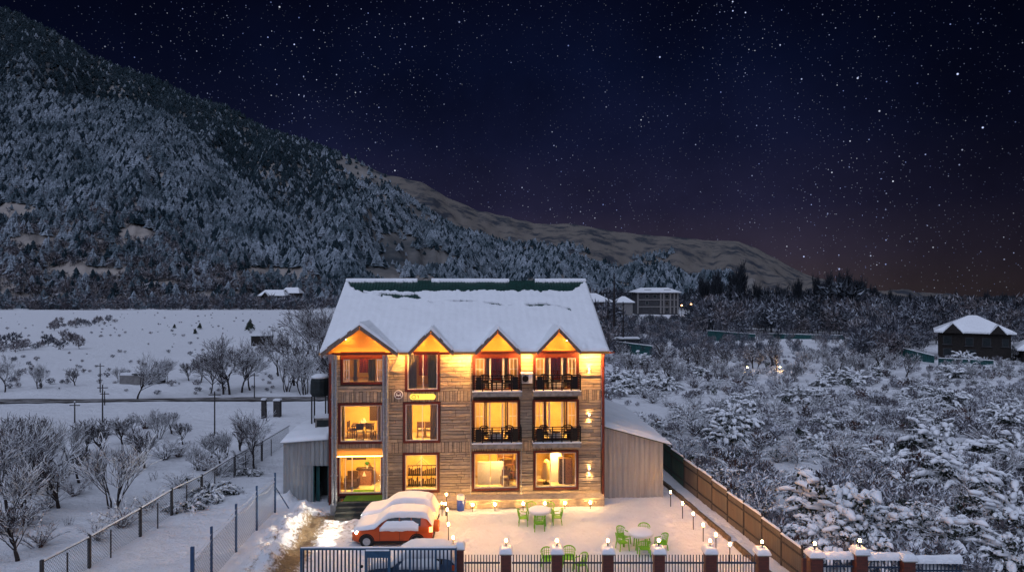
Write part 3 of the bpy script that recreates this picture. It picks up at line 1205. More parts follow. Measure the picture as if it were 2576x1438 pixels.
z = 0.70
while z < 9.2:
    band = next((b for b in UPRIGHT if b[0] - 0.08 <= z < b[1] - 0.1), None)
    if band:
        for a, b in spans(band[0], band[1], 0.05):
            u = a
            while u < b - 0.05:
                seg = min(b - u, 0.9 + rnd.random() * 1.6)
                if b - (u + seg) < 0.4:
                    seg = b - u
                if rnd.random() < 0.62:
                    q = u
                    while q < u + seg - 0.03:
                        w = min(u + seg - q, 0.12 + 0.14 * rnd.random())
                        plank(q + 0.018, q + w - 0.018, band[0] + 0.02 * rnd.random(), band[1] - 0.02 * rnd.random())
                        q += w
                else:
                    zz = band[0]
                    while zz < band[1] - 0.04:
                        h = min(band[1] - zz, 0.08 + 0.1 * rnd.random())
                        plank(u + 0.01, u + seg - 0.01, zz + 0.005, zz + h - 0.005)
                        zz += h
                u += seg
        z = band[1]
        continue
    h = 0.12 + 0.14 * rnd.random()
    nb = next((b for b in UPRIGHT if z < b[0] < z + h), None)
    if nb:
        h = max(0.05, nb[0] - z)
    for a, b in spans(z, z + h):
        u = a
        while u < b - 0.02:
            L = 0.35 + 1.3 * rnd.random()
            if b - (u + L) < 0.25:
                L = b - u
            if rnd.random() < 0.985:
                plank(u + 0.012, u + L - 0.012, z + 0.018, z + h - 0.018)
            u += L
    z += h
mb.build('cladding', 'stone', hotel)

# ---- roof
GAB = []          # u, half width, apex z, front v
for xa, xl, xr, ya, vf in ((908, 806, 1002, 812, -1.25), (1084, 1026, 1142, 824, -1.05), (1252, 1195, 1309, 822, -1.05), (1407, 1350, 1463, 820, -1.05)):
    u_, z_ = fac(xa, ya, vf)
    GAB.append(((fu(xl, vf) + fu(xr, vf)) / 2, (fu(xr, vf) - fu(xl, vf)) / 2, z_ - 0.12, vf))
RL, RR = fac(806, 884, VE)[0], fac(1536, 884, VE)[0]
RL, RR = (RL + fac(866, 703, VR)[0]) / 2, (RR + fac(1470, 703, VR)[0]) / 2


def roof_z(U, V):
    main = np.where(V <= VR, EZ + (V - VE) * SL, EZ + (2 * VR - V - VE) * SL)
    main = np.where(V < VE - 1e-6, -1e3, main)
    z = main
    for ug, hwid, za, vf in GAB:
        g = np.where((np.abs(U - ug) <= hwid + 1e-6) & (V >= vf - 1e-6) & (V < VR), za - np.abs(U - ug) * (za - EZ) / hwid, -1e3)
        z = np.maximum(z, g)
    return z


ru = np.unique(np.round(np.concatenate([np.linspace(RL, RR, 261)] + [[g[0], g[0] - g[1], g[0] + g[1]] for g in GAB]), 4))
ru = ru[(ru >= RL - 1e-6) & (ru <= RR + 1e-6)]
rv = np.unique(np.round(np.concatenate([np.linspace(-1.25, VR, 146), [-1.25, -1.05, -0.8]]), 4))
RU, RV = np.meshgrid(ru, rv)
RZ = roof_z(RU, RV)
ok = RZ > 0
okc = ok[:-1, :-1] & ok[1:, :-1] & ok[1:, 1:] & ok[:-1, 1:]
slab('roof_front', RU, RV, RZ, RZ - 0.06, okc, ['greenmetal'], smooth=False).parent = hotel
roof = bpy.data.objects['roof_front']
roof.name = 'roof'
mb = MB()
zb_ = EZ + (VR - VE) * SL
VB = 2 * VR - VE
mb.hexa([(RL, VR, zb_ - .06), (RR, VR, zb_ - .06), (RR, VB, EZ - .06), (RL, VB, EZ - .06), (RL, VR, zb_), (RR, VR, zb_), (RR, VB, EZ), (RL, VB, EZ)])
k = -1
u = RL + 0.1
while u < RR:                       # standing seams of the bare strip
    mb.box(u, u + 0.03, 5.2, VR - 0.02, 0, 0)
    b = len(mb.v) - 8
    for i in range(8):
        x, y, zz = mb.v[b + i]
        mb.v[b + i] = (x, y, EZ + (y - VE) * SL + (0.045 if i > 3 else -0.01))
    u += 0.21
seam = mb.build('roof_sheet', 'greenmetal', hotel)

# snow lying on the roof: slid down from the ridge, cracked across
N1 = grid_noise(RU, RV, 0.9, 31, 4)
N2 = grid_noise(RU, RV * 0 + 3, 1.6, 32, 5)
N3 = grid_noise(RU, RV, 4.0, 33, 3)
Tk = 0.14 + 0.032 * N1 + 0.016 * N3 + 0.007 * np.sin(RU * 2 * math.pi / 0.46)
top = 5.85 + 0.24 * N2 + 0.16 * grid_noise(RU, RV * 0 + 1, 5.0, 34, 2)
edge = np.minimum(RU - RL, RR - RU)
top = top + 1.1 * smooth01((1.4 - (RR - RU)) / 1.4) + 1.2 * smooth01((1.1 - (RU - RL)) / 1.1)
top = np.minimum(top, 7.28)
mask = okc.copy()
cu, cv = (RU[:-1, :-1] + RU[1:, 1:]) / 2, (RV[:-1, :-1] + RV[1:, 1:]) / 2
ctop = top[:-1, :-1]
crack = np.zeros_like(cu, bool)


def crack_line(pts, w):
    global crack
    p = np.array(pts)
    vline = np.interp(cu, p[:, 0], p[:, 1]) + 0.11 * grid_noise(cu, cv * 0 + 7, 1.7, 35, 4)
    on = (cu > p[0, 0]) & (cu < p[-1, 0])
    wid = w * (0.35 + 1.1 * grid_noise(cu, cv * 0 + 5, 1.1, 36, 3))
    crack |= on & (np.abs(cv - vline) < wid)


def rp(x, y):
    """pixel -> u, v on the main roof plane"""
    dz, dy = (719 - y) / FPX, 1.0
    d = Vector(((x - 1288) / FPX, 1, dz))
    nn = (_n * -SL + Vector((0, 0, 1))).normalized()
    p0 = HO + _n * VE + Vector((0, 0, EZ + 0.1))
    t = (p0 - Vector((0, 0, HC))).dot(nn) / d.dot(nn)
    p = d * t + Vector((0, 0, HC))
    return (p - HO).dot(_u), (p - HO).dot(_n)


crack_line([rp(890, 722), rp(925, 738), rp(962, 745)], 0.34)
crack_line([rp(938, 737), rp(975, 741), rp(1012, 745), rp(1046, 745), rp(1092, 762)], 0.42)
crack_line([rp(1092, 760), rp(1130, 755), rp(1200, 757), rp(1262, 766)], 0.27)
crack_line([rp(1262, 768), rp(1300, 767), rp(1372, 765), rp(1410, 770), rp(1438, 779)], 0.40)
lowcut = (cv > ctop)
mask &= ~lowcut & ~crack
lump = 0.02 * smooth01((0.9 - (top - RV)) / 0.9) * (RV < top)
low_v = smooth01((1.2 - RV) / 2.0)
Zs = RZ + Tk + lump + low_v * (0.07 * N1 + 0.035 * N3 + 0.03)
rim = smooth01((edge + 0.02) / 0.18)
Zs = RZ + (Zs - RZ) * (0.35 + 0.65 * rim)
RVS = RV - 0.11 * smooth01((0.2 - RV) / 1.0) * (1 + 0.9 * grid_noise(RU, RV * 0, 1.8, 39, 4))
slab('snow_cover', RU, RVS, Zs, RZ + 0.004, mask, ['snow_soft'], parent=roof)
capm = okc & (cv > 7.24 + 0.05 * grid_noise(cu, cv * 0, 3.0, 38, 3))
capm &= ~((cu > rp(1000, 705)[0] + 1.35) & (cu < rp(1000, 705)[0] + 2.35)) & ~((cu > rp(1282, 705)[0]) & (cu < rp(1345, 705)[0]))
slab('ridge_snow', RU, RV, RZ + 0.15 + 0.02 * N1, RZ + 0.004, capm, ['snow_soft'], parent=roof)

# barge boards, gable infill, soffits
mb, gw, hd = MB(), MB(), MB()
for ug, hwid, za, vf in GAB:
    for sgn in (-1, 1):
        p0 = Vector((ug + sgn * (hwid - 0.02), vf - 0.04, EZ - 0.08))
        p1 = Vector((ug + sgn * 0.02, vf - 0.04, za - 0.10))
        d = Vector((0, 0, 0.34))
        mb.hexa([p0 - d / 2 - Vector((0, .035, 0)), p1 - d / 2 - Vector((0, .035, 0)), p1 - d / 2 + Vector((0, .035, 0)), p0 - d / 2 + Vector((0, .035, 0)),
                 p0 + d / 2 - Vector((0, .035, 0)), p1 + d / 2 - Vector((0, .035, 0)), p1 + d / 2 + Vector((0, .035, 0)), p0 + d / 2 + Vector((0, .035, 0))])
        mb.build('barge_board', 'barge', hotel)
        mb = MB()
    s = (za - EZ) / hwid
    zz = 9.16
    wv = -0.12
    gw.add([(ug - hwid * 0.97, wv, zz), (ug + hwid * 0.97, wv, zz), (ug + hwid * 0.97, wv, EZ - 0.05), (ug, wv, za - 0.07), (ug - hwid * 0.97, wv, EZ - 0.05)], [(0, 1, 2, 3, 4)])
    # boarded soffit under the gable slopes, a little below the sheet
    for sgn in (-1, 1):
        a = (ug + sgn * hwid * 0.97, za - 0.09 - s * hwid * 0.97)
        gw.add([(a[0], vf, a[1]), (ug, vf, za - 0.09), (ug, wv - .003, za - 0.09), (a[0], wv - .003, a[1])], [(0, 1, 2, 3) if sgn < 0 else (3, 2, 1, 0)])
gw.build('gable_infill', 'ply', hotel)
mb = MB()
cuts = [RL] + [q for g in GAB for q in (g[0] - g[1] + .02, g[0] + g[1] - .02)] + [RR]
for a, b in zip(cuts[::2], cuts[1::2]):
    if b - a > .06:
        mb.box(a, b, VE + 0.06, -0.004, 9.215, 9.235)      # eave soffit
        mb.box(a, b, VE - 0.02, VE + 0.05, 9.13, 9.29)     # fascia
        mb.build('eave_board', 'ply', hotel)
        mb = MB()

# columns of grey pipe carrying the wide gable, drain pipes
for x in (841, 969):
    mb = MB()
    u = fu(x, -0.95)
    for du in (-0.09, 0.09):
        mb.tube((u + du, -0.95, 0.55), (u + du, -0.95, 9.15), 0.075, n=10)
    mb.box(u - 0.2, u + 0.2, -1.1, -0.8, 0, 0.6)
    for zz in (2.2, 4.4, 6.6):
        mb.box(u - 0.19, u + 0.19, -1.03, -0.87, zz, zz + 0.06)
    mb.build('column', 'pipe', hotel)
for u in (UL - 0.06, UR + 0.08):
    mb = MB()
    mb.tube((u, -0.14, 0.3), (u, -0.14, 9.1), 0.085, n=10)
    mb.tube((u, -0.14, 9.1), (u + (0.55 if u > 0 else -0.3), -0.75, 9.35 if u < 0 else 9.22), 0.05, n=8)
    mb.build('drain_pipe', 'maroon', hotel)
mb = MB()
for x, za, zb in ((1184, 0.7, 9.1), (977, 3.3, 9.1), (1311, 0.7, 3.8)):
    u = fu(x)
    mb.tube((u, -0.11, za), (u, -0.11, zb), 0.03, n=6)
a = fac(998, 893, -0.7)
mb.tube((a[0], -0.7, 9.12), (a[0] + 0.02, -0.7, 8.95), 0.03)
mb.tube((a[0] + 0.02, -0.7, 8.95), (fu(977), -0.13, 8.0), 0.03)
mb.build('conduit', 'pipe', hotel)

# icicles at the left eave corner
mb = MB()
for i in range(16):
    u = RL + 0.08 + i * 0.055
    L = 0.15 + 0.4 * rnd.random()
    mb.tube((u, -0.85, 9.2), (u, -0.85, 9.2 - L), 0.022, 0.004, n=5)
M['ice'] = simple('ice', (0.62, 0.66, 0.72), 0.15, 0, 0.1, 5, 0, 0.6)
mb.build('icicle', 'ice', hotel)['kind'] = 'stuff'

# plinth with a sloping stone ledge, steps and porch
p0, p1 = fu(985), fu(1522, -0.6)
mb = MB()
mb.box(p0, p1, -0.42, -0.01, 0, 0.42)
mb.hexa([(p0, -0.46, 0.42), (p1, -0.46, 0.42), (p1, -0.01, 0.42), (p0, -0.01, 0.42), (p0, -0.46, 0.50), (p1, -0.46, 0.50), (p1, -0.08, 0.72), (p0, -0.08, 0.72)])
for i in range(60):
    u = p0 + (p1 - p0) * i / 60
    t = 0.02 + 0.05 * rnd.random()
    mb.box(u + 0.01, u + (p1 - p0) / 60 - 0.01, -0.42 - t, -0.40, 0.02, 0.40 - 0.06 * rnd.random())
mb.build('plinth', 'stone', hotel)
s0, s1 = fu(847, -1.2), fu(963, -1.2)
mb = MB()
for k in range(4):
    mb.box(s0, s1, -1.15 - 0.30 * k, -1.15 - 0.30 * (k - 1) if k else -0.02, 0, 0.80 - 0.20 * k if k else 0.80)
mb.build('steps', 'blacktile', hotel)
mb = MB()
mb.box(s0 + 0.35, s1 - 0.05, -1.12, -0.03, 0.803, 0.83)
tag(mb.build('green_carpet', 'carpet', loc=HO), 'green carpet on the landing before the glass entrance', 'carpet').rotation_euler.z = HA
# lintel beam over the porch
mb = MB()
mb.box(fu(846), fu(966), -0.55, -0.07, 3.28, 3.58)
mb.box(fu(846), fu(966), -0.60, -0.56, 3.22, 3.30)
mb.build('porch_beam', 'ply', hotel)


# ---- rooms and windows
def room(u0, u1, z0, z1, lamp, depth=2.6, wall='ochre'):
    a, b, c, d = u0 - 0.25, u1 + 0.25, z0 - 0.02, z1 + 0.25
    m = MB()
    v0 = 0.004
    m.mi = 0
    m.add([(a, depth, c), (b, depth, c), (b, depth, d), (a, depth, d)], [(0, 1, 2, 3)])
    m.add([(a, v0, c), (a, depth, c), (a, depth, d), (a, v0, d)], [(0, 1, 2, 3)])
    m.add([(b, v0, c), (b, depth, c), (b, depth, d), (b, v0, d)], [(3, 2, 1, 0)])
    m.add([(a, v0, d), (b, v0, d), (b, depth, d), (a, depth, d)], [(0, 1, 2, 3)])
    m.mi = 1
    m.add([(a, v0, c), (b, v0, c), (b, depth, c), (a, depth, c)], [(0, 1, 2, 3)])
    r = m.build('room', [wall, 'floor_tile'], hotel)
    l = MB()
    mid = (a + b) / 2
    l.lathe([(0.0, 0.0), (0.22, 0.0), (0.26, 0.05), (0.0, 0.08)], 14, (mid, depth * 0.25, d - 0.30))
    l.build('ceiling_lamp', lamp, r)
    return r


def window(o):
    u0, u1, z0, z1, kind = o
    f = MB()
    up = z1 > 8
    f.ring(u0 - 0.10, u1 + 0.10, z0 - 0.10, z1 + 0.10, 0.13, -0.13, 0.02)
    if up and kind != 'two':
        f.box(u0 + 0.03, u1 - 0.03, -0.12, 0.0, z1 - 0.33, z1 - 0.031)
    w = f.build('window', 'maroon', hotel)
    a, b, c, d = u0 + 0.032, u1 - 0.032, z0 + 0.032, z1 - 0.032
    if up and kind != 'two':
        d = z1 - 0.333
    s = MB()
    g = MB()
    v0, v1 = -0.05, 0.0
    if kind in ('shop', 'big', 'two', 'entrance'):
        s.ring(a, b, c, d, 0.055, v0, v1)
        if kind == 'shop':
            ms = [0.36, 0.68] if (b - a) > 2.2 else [0.5]
        elif kind == 'two':
            ms = [0.52]
        elif kind == 'entrance':
            ms = [0.14, 0.30, 0.84]
        else:
            ms = []
        for k in ms:
            m = a + (b - a) * k
            s.box(m - 0.022, m + 0.022, v0, v1, c + 0.055, d - 0.055)
        if kind == 'big':
            s.box(a + 0.2, a + 0.24, v0 + .05, v1 + .05, c + 0.055, d - 0.055)
            s.box(b - 0.26, b - 0.22, v0 + .05, v1 + .05, c + 0.055, d - 0.055)
    else:
        W_ = b - a
        sash = W_ * (0.22 if kind == 'balcony' else 0.17)
        for q0, q1 in ((a, a + sash), (b - sash, b)):
            zb = c + 0.50 if kind == 'balcony' else c + 0.02
            s.ring(q0 + 0.03, q1 - 0.03, zb, d - 0.03, 0.05, v0, v1)
            mid = (q0 + q1) / 2
            s.box(mid - 0.018, mid + 0.018, v0, v1, zb + 0.05, d - 0.08)
            zm = (zb + d) / 2
            s.box(q0 + 0.08, mid - 0.018, v0, v1, zm - 0.018, zm + 0.018)
            s.box(mid + 0.018, q1 - 0.08, v0, v1, zm - 0.018, zm + 0.018)
        if kind == 'balcony':
            q0, q1 = a + W_ * 0.33, a + W_ * 0.67
            s.box(q0, q0 + 0.09, v0, v1, c, d)
            s.box(q1 - 0.09, q1, v0, v1, c, d)
            s.box(q0 + 0.09, q1 - 0.09, v0, v1, c, c + 0.30)
            p = MB()
            p.box(a + 0.02, a + sash + 0.02, 0.002, 0.04, c, c + 0.48)
            p.box(b - sash - 0.02, b - 0.02, 0.002, 0.04, c, c + 0.48)
            p.box(a + sash + 0.0, a + sash + 0.07, -0.04, 0.03, c + .48, d)
            p.box(b - sash - 0.07, b - sash, -0.04, 0.03, c + .48, d)
            p.build('side_panel', 'maroon', w)
    s.build('sash', 'white', w)
    g.box(a + 0.005, b - 0.005, -0.022, -0.016, c + 0.005, d - 0.005)
    g.build('pane', 'glass', w)
    return w


LAMP = {}
for o in OPEN:
    window(o)
    up = o[3] > 8
    room(o[0], o[1], o[2], o[3], 'ceil_dim' if up else 'ceil_lamp')


def in_hotel(name, m, mat_, label, cat, group=None, smooth=False):
    ob = m.build(name, mat_, smooth=smooth, loc=HO)
    ob.rotation_euler.z = HA
    return tag(ob, label, cat, group)


def curtain(u0, u1, z0, z1, v, mat_, label):
    m = MB()
    n = max(8, int((u1 - u0) / 0.035))
    vs = []
    for i in range(n + 1):
        u = u0 + (u1 - u0) * i / n
        dv = 0.035 * math.sin(i * 1.9) + 0.015 * math.sin(i * 0.7 + u0)
        for zz in (z0, z1):
            vs.append((u, v + dv, zz))
    for i in range(n + 1):
        u = u0 + (u1 - u0) * i / n
        dv = 0.035 * math.sin(i * 1.9) + 0.015 * math.sin(i * 0.7 + u0) + 0.012
        for zz in (z0, z1):
            vs.append((u, v + dv, zz))
    fs = []
    N = 2 * (n + 1)
    for i in range(n):
        fs.append((2 * i, 2 * i + 2, 2 * i + 3, 2 * i + 1))
        fs.append((N + 2 * i + 1, N + 2 * i + 3, N + 2 * i + 2, N + 2 * i))
    m.add(vs, fs)
    return in_hotel('curtain', m, mat_, label, 'curtain')


def op(i):
    return OPEN[i]


o = op(9)
curtain(o[0] + .05, o[0] + .55, o[2] + .05, o[3] - .05, 0.16, 'curtain_grey', 'grey brown curtain at the left of the upper window above the glowing sign')
curtain(o[1] - .60, o[1] - .05, o[2] + .05, o[3] - .05, 0.16, 'curtain_olive', 'olive curtain at the right of the upper window above the glowing sign')
curtain(o[0] + .62, o[1] - .70, o[2] + .7, o[3] - .05, 1.2, 'curtain_red', 'dark red drape deep inside the upper window above the glowing sign')
o = op(8)
curtain(o[0] + .62, o[0] + .82, o[2] + .05, o[3] - .38, 0.16, 'curtain_grey', 'narrow grey curtain at the left of the window under the wide gable')
curtain(o[1] - .95, o[1] - .52, o[2] + .05, o[3] - .38, 0.16, 'curtain_olive', 'yellowish olive curtain at the right of the window under the wide gable')
curtain(o[0] + .82, o[1] - .95, o[2] + .45, o[3] - .38, 1.0, 'curtain_red', 'red patterned hanging in the middle of the window under the wide gable')
for i, nm in ((10, 'top floor balcony door beside the air conditioner'), (11, 'top floor balcony door nearest the wall sconces')):
    o = op(i)
    w_ = o[1] - o[0]
    curtain(o[0] + w_ * .38, o[0] + w_ * .62, o[2] + .33, o[3] - .36, 0.14, 'curtain_red', 'dark red curtain behind the glass of the ' + nm)
    curtain(o[0] + w_ * .26, o[0] + w_ * .34, o[2] + .05, o[3] - .36, 0.14, 'curtain_grey', 'thin grey curtain left of the ' + nm)
    curtain(o[0] + w_ * .68, o[0] + w_ * .77, o[2] + .05, o[3] - .36, 0.14, 'curtain_olive', 'thin olive curtain right of the ' + nm)
o = op(5)
curtain(o[0] + .06, o[0] + .42, o[2] + .05, o[3] - .05, 0.16, 'curtain_grey', 'grey curtain at the left of the window below the glowing sign')
curtain(o[1] - .50, o[1] - .06, o[2] + .05, o[3] - .05, 0.16, 'curtain_grey', 'grey curtain at the right of the window below the glowing sign')
o = op(4)
curtain(o[1] - .32, o[1] - .06, o[2] + .05, o[3] - .05, 0.2, 'curtain_grey', 'brown curtain at the right edge of the dining window over the porch')
curtain(o[0] + .06, o[0] + .20, o[2] + .05, o[3] - .05, 0.2, 'curtain_olive', 'pale curtain at the left edge of the dining window over the porch')
for i, nm in ((6, 'middle'), (7, 'right-hand')):
    o = op(i)
    w_ = o[1] - o[0]
    curtain(o[0] + w_ * .26, o[0] + w_ * .30, o[2] + .05, o[3] - .05, 0.14, 'curtain_grey', 'brown curtain left of the lit first floor balcony door, %s column' % nm)
    curtain(o[0] + w_ * .70, o[0] + w_ * .74, o[2] + .05, o[3] - .05, 0.14, 'curtain_olive', 'olive curtain right of the lit first floor balcony door, %s column' % nm)

# furniture seen through the lit windows
o = op(4)


def in_part(m, name, mat_, parent):
    return m.build(name, mat_, parent)


def dining_chair(u, v, z, rz, label, mat_='darkwood'):
    r = empty('dining_chair', hw(u, v, z), HA + rz, label, 'chair')
    m = MB().box(-.22, .22, -.22, .22, .42, .50)
    in_part(m, 'seat', 'curtain_grey', r)
    m = MB()
    m.box(-.22, -.18, .20, .24, .50, 1.0).box(.18, .22, .20, .24, .50, 1.0).box(-.18, .18, .205, .235, .62, .98)
    in_part(m, 'backrest', mat_, r)
    for sx in (-.2, .2):
        for sy in (-.2, .2):
            in_part(MB().box(sx - .02, sx + .02, sy - .02, sy + .02, 0, .42), 'leg', mat_, r)
    return r


def table(u, v, z, w, d, label, mat_='darkwood'):
    r = empty('dining_table', hw(u, v, z), HA, label, 'table')
    in_part(MB().box(-w / 2, w / 2, -d / 2, d / 2, .72, .78), 'table_top', mat_, r)
    for sx in (-1, 1):
        for sy in (-1, 1):
            x, y = sx * (w / 2 - .06), sy * (d / 2 - .06)
            in_part(MB().box(x - .03, x + .03, y - .03, y + .03, 0, .72), 'leg', mat_, r)
    return r


um = (o[0] + o[1]) / 2
table(um - .1, 1.25, o[2], 1.3, .8, 'dark table inside the dining window over the porch')
dining_chair(um - .15, .60, o[2], R(180), 'dark dining chair nearest the glass of the window over the porch')
dining_chair(um - .75, 1.2, o[2], R(80), 'dark dining chair at the left end of the table over the porch')
dining_chair(um + .45, .75, o[2], R(150), 'dark dining chair right of the near one in the window over the porch')
m = MB()
m.lathe([(0.02, 0), (0.16, .02), (0.22, .14), (0.12, .30), (0.09, .36)], 14)
b_ = m.build('ceramic_jug', 'concrete', loc=hw(um - .05, 1.15, o[2] + .781))
tag(b_, 'round pale jug on the table inside the dining window', 'jug')
m = MB()
m.box(-.03, .03, -.03, .03, 0, .02)
m.ring(-.32, .32, 0, .95, .05, -.02, .02)
m.box(-.27, .27, -.01, .01, .05, .90)
w_ = m.build('wall_frame', 'darkwood', loc=hw(um + .42, 2.57, o[2] + .75))
w_.rotation_euler.z = HA
tag(w_, 'dark framed board on the back wall of the dining room over the porch', 'picture frame')
o = op(5)
um = (o[0] + o[1]) / 2
for du, nm in ((-.12, 'left of the mullion'), (.36, 'right of the mullion')):
    dining_chair(um + du, 1.0, o[2], R(180), 'brown chair in the window below the glowing sign, %s' % nm, 'midwood')
# entrance hall
o = op(0)
um = (o[0] + o[1]) / 2
r = empty('reception_desk', hw(um - .05, 1.9, o[2]), HA, 'brown reception desk with a pale triangle on its front', 'desk')
in_part(MB().box(-.45, .45, -.2, .2, 0, .95), 'desk_body', 'midwood', r)
in_part(MB().box(-.50, .50, -.26, .24, .95, 1.0), 'desk_top', 'darkwood', r)
m = MB()
m.add([(-.12, -.215, .55), (.12, -.215, .55), (0, -.215, .85), (-.12, -.20, .55), (.12, -.20, .55), (0, -.20, .85)], [(0, 1, 2), (5, 4, 3), (0, 3, 4, 1), (1, 4, 5, 2), (2, 5, 3, 0)])
in_part(m, 'emblem', 'white', r)
r = empty('potted_plant', hw(um + .10, 1.9, o[2] + 1.0), 0, 'small bright green plant on the reception desk', 'plant')
in_part(MB().lathe([(.05, 0), (.09, .14)], 10), 'pot', 'white', r)
m = MB()
for i in range(40):
    a, e = rnd.random() * 6.28, 0.3 + rnd.random() * 1.1
    d = Vector((math.cos(a) * math.cos(e), math.sin(a) * math.cos(e), math.sin(e))) * (0.2 + .16 * rnd.random())
    s_ = Vector((-math.sin(a), math.cos(a), 0)) * 0.035
    c_ = Vector((0, 0, .14))
    m.add([c_, c_ + d * .6 + s_, c_ + d, c_ + d * .6 - s_], [(0, 1, 2, 3)])
in_part(m, 'leaves', 'leafgreen', r)
r = empty('armchair', hw(o[0] + .55, 1.2, o[2]), HA, 'dark armchair at the left of the entrance hall', 'armchair')
in_part(MB().box(-.32, .32, -.3, .3, .12, .45), 'seat', 'darkwood', r)
in_part(MB().box(-.32, .32, .22, .36, .45, .95), 'backrest', 'darkwood', r)
for s_ in (-1, 1):
    in_part(MB().box(s_ * .32, s_ * .42, -.3, .36, .12, .65), 'armrest', 'darkwood', r)
m = MB().box(-.6, .6, -.02, .02, 0, .18)
m.box(-.6, .6, -.02, .02, .4, .58)
w_ = m.build('wall_shelf', 'darkwood', loc=hw(o[0] + .6, 2.55, o[2] + 1.35))
w_.rotation_euler.z = HA
tag(w_, 'two dark wall shelves at the back left of the entrance hall', 'shelf')
m = MB().box(-.62, .62, -.28, .28, 0, .02)
w_ = m.build('door_mat', 'carpet', loc=hw(um + .1, .45, o[2] - .015))
w_.rotation_euler.z = HA
tag(w_, 'flat mat just inside the glass entrance', 'mat')
# ground floor shop windows
o = op(1)
um = (o[0] + o[1]) / 2
r = empty('display_rack', hw(um, .75, o[2]), HA, 'black wire display rack in the ground floor window behind the parked cars', 'rack')
m = MB()
for q in range(7):
    m.box(-.85 + q * .283 - .015, -.85 + q * .283 + .015, -.015, .015, 0, 1.25)
m.box(-.86, .86, -.014, .014, 1.25, 1.30).box(-.86, .86, .02, .3, .05, .09).box(-.86, .86, .02, .3, .65, .69)
in_part(m, 'rack_frame', 'blackmetal', r)
m = MB()
for q in range(14):
    m.box(-.82 + q * .12, -.82 + q * .12 + .085, .04, .26, .695, .85 + .3 * rnd.random())
    m.box(-.82 + q * .12, -.82 + q * .12 + .085, .04, .26, .095, .25 + .3 * rnd.random())
in_part(m, 'goods', 'darkwood', r)
m = MB()
m.tube((0, 0, .36), (-.35, 0, 0), .018).tube((0, 0, .36), (.35, 0, 0), .018).tube((0, 0, .42), (0, 0, .34), .02)
in_part(m, 'hanger', 'barge', r).location = (0, .1, 1.31)
o = op(2)
m = MB().box(-.8, -.02, -.03, .03, 0, 1.38).box(.02, .8, -.03, .03, 0, 1.38)
w_ = m.build('white_screen', 'white', loc=hw(o[0] + 1.02, .9, o[2] - .01))
w_.rotation_euler.z = HA
tag(w_, 'pair of white screen panels in the ground floor window by the blue barrel', 'screen')
r = empty('wardrobe_shelf', hw(o[1] - .65, 1.7, o[2]), HA, 'tall dark shelf behind the white screen panels', 'shelf')
m = MB().box(-.5, -.46, -.2, .2, 0, 2).box(.46, .5, -.2, .2, 0, 2)
for q in range(5):
    m.box(-.46, .46, -.2, .2, .02 + q * .47, .06 + q * .47)
in_part(m, 'shelf_case', 'midwood', r)
m = MB()
for q in range(10):
    x_ = -.4 + .2 * (q % 4)
    m.box(x_, x_ + .13, -.12, .1, .065 + .47 * (q // 4), .22 + .47 * (q // 4) + .15 * rnd.random())
in_part(m, 'goods', 'darkwood', r)
dining_chair(o[1] - .75, .7, o[2], R(190), 'brown chair at the right of the ground floor window by the blue barrel', 'midwood')
o = op(3)
m = MB().box(-.32, .32, -.05, .05, 0, 2.2)
w_ = m.build('white_partition', 'white', loc=hw((o[0] + o[1]) / 2 + .15, 1.2, o[2] - .01))
w_.rotation_euler.z = HA
tag(w_, 'white partition panel in the ground floor window nearest the shed', 'panel')
r = empty('cupboard', hw(o[1] - .55, .9, o[2]), HA, 'dark cupboard at the right of the ground floor window nearest the shed', 'cupboard')
in_part(MB().box(-.4, .4, -.25, .25, 0, 1.55), 'cupboard_body', 'darkwood', r)
in_part(MB().box(-.02, .38, -.275, -.252, .05, 1.5), 'cupboard_door', 'midwood', r)
r = empty('coat_stand', hw(o[0] + .75, .8, o[2]), HA, 'coat stand with a hanging yellow coat beside the white partition', 'coat stand')
in_part(MB().tube((0, 0, 0), (0, 0, 1.6), .03).box(-.18, .18, -.18, .18, 0, .05), 'pole', 'darkwood', r)
in_part(MB().lathe([(.05, 1.5), (.20, 1.35), (.26, .9), (.30, .35), (.27, .30)][::-1], 12), 'coat', 'ochre', r)

# ---- balconies
def balcony(x0, x1, zt):
    v0 = -1.0
    a, b = fu(x0, v0), fu(x1, v0)
    m = MB()
    m.box(a - .05, b + .05, v0 - .06, -.09, zt - .30, zt - .03)
    r = m.build('balcony', 'concrete', hotel)
    U, V = np.meshgrid(np.linspace(a - .06, b + .06, 40), np.linspace(v0 - .08, v0 + .35, 8))
    Zt = zt + 0.03 + .025 * grid_noise(U, V, 2.5, int(x0), 3)
    slab('ledge_snow', U, V, Zt, np.full_like(U, zt - .03), np.ones((7, 39), bool), ['snow'], parent=r)
    g = MB()
    H = .92
    for zz in np.linspace(.10, H, 7):
        h = .05 if zz > .9 else .032
        g.box(a, b, v0 - .02, v0 + .02, zt + zz - h / 2, zt + zz + h / 2)
        for u in (a, b):
            g.box(u - .02, u + .02, v0 + .021, -.1, zt + zz - h / 2, zt + zz + h / 2)
    for k in np.linspace(0, 1, 6):
        u = a + (b - a) * k
        g.box(u - .035, u + .035, v0 - .035, v0 - .021, zt, zt + H + .03)
    for k in (.12, .88):
        u = a + (b - a) * k
        g.box(u - .16, u + .16, v0 - .03, v0 - .0215, zt + .1, zt + H - .06)
    g.build('railing', 'blackmetal', r)
    return a, b


BAL = []
for x0, x1, zt, nm in ((1190, 1311, 7.0, 'top balcony in the middle'), (1344, 1460, 7.0, 'top balcony by the wall sconces'),
                       (1189, 1311, 3.97, 'lower balcony in the middle'), (1343, 1460, 3.97, 'lower balcony by the wall sconces')):
    a, b = balcony(x0, x1, zt)
    BAL.append((a, b, zt, nm))

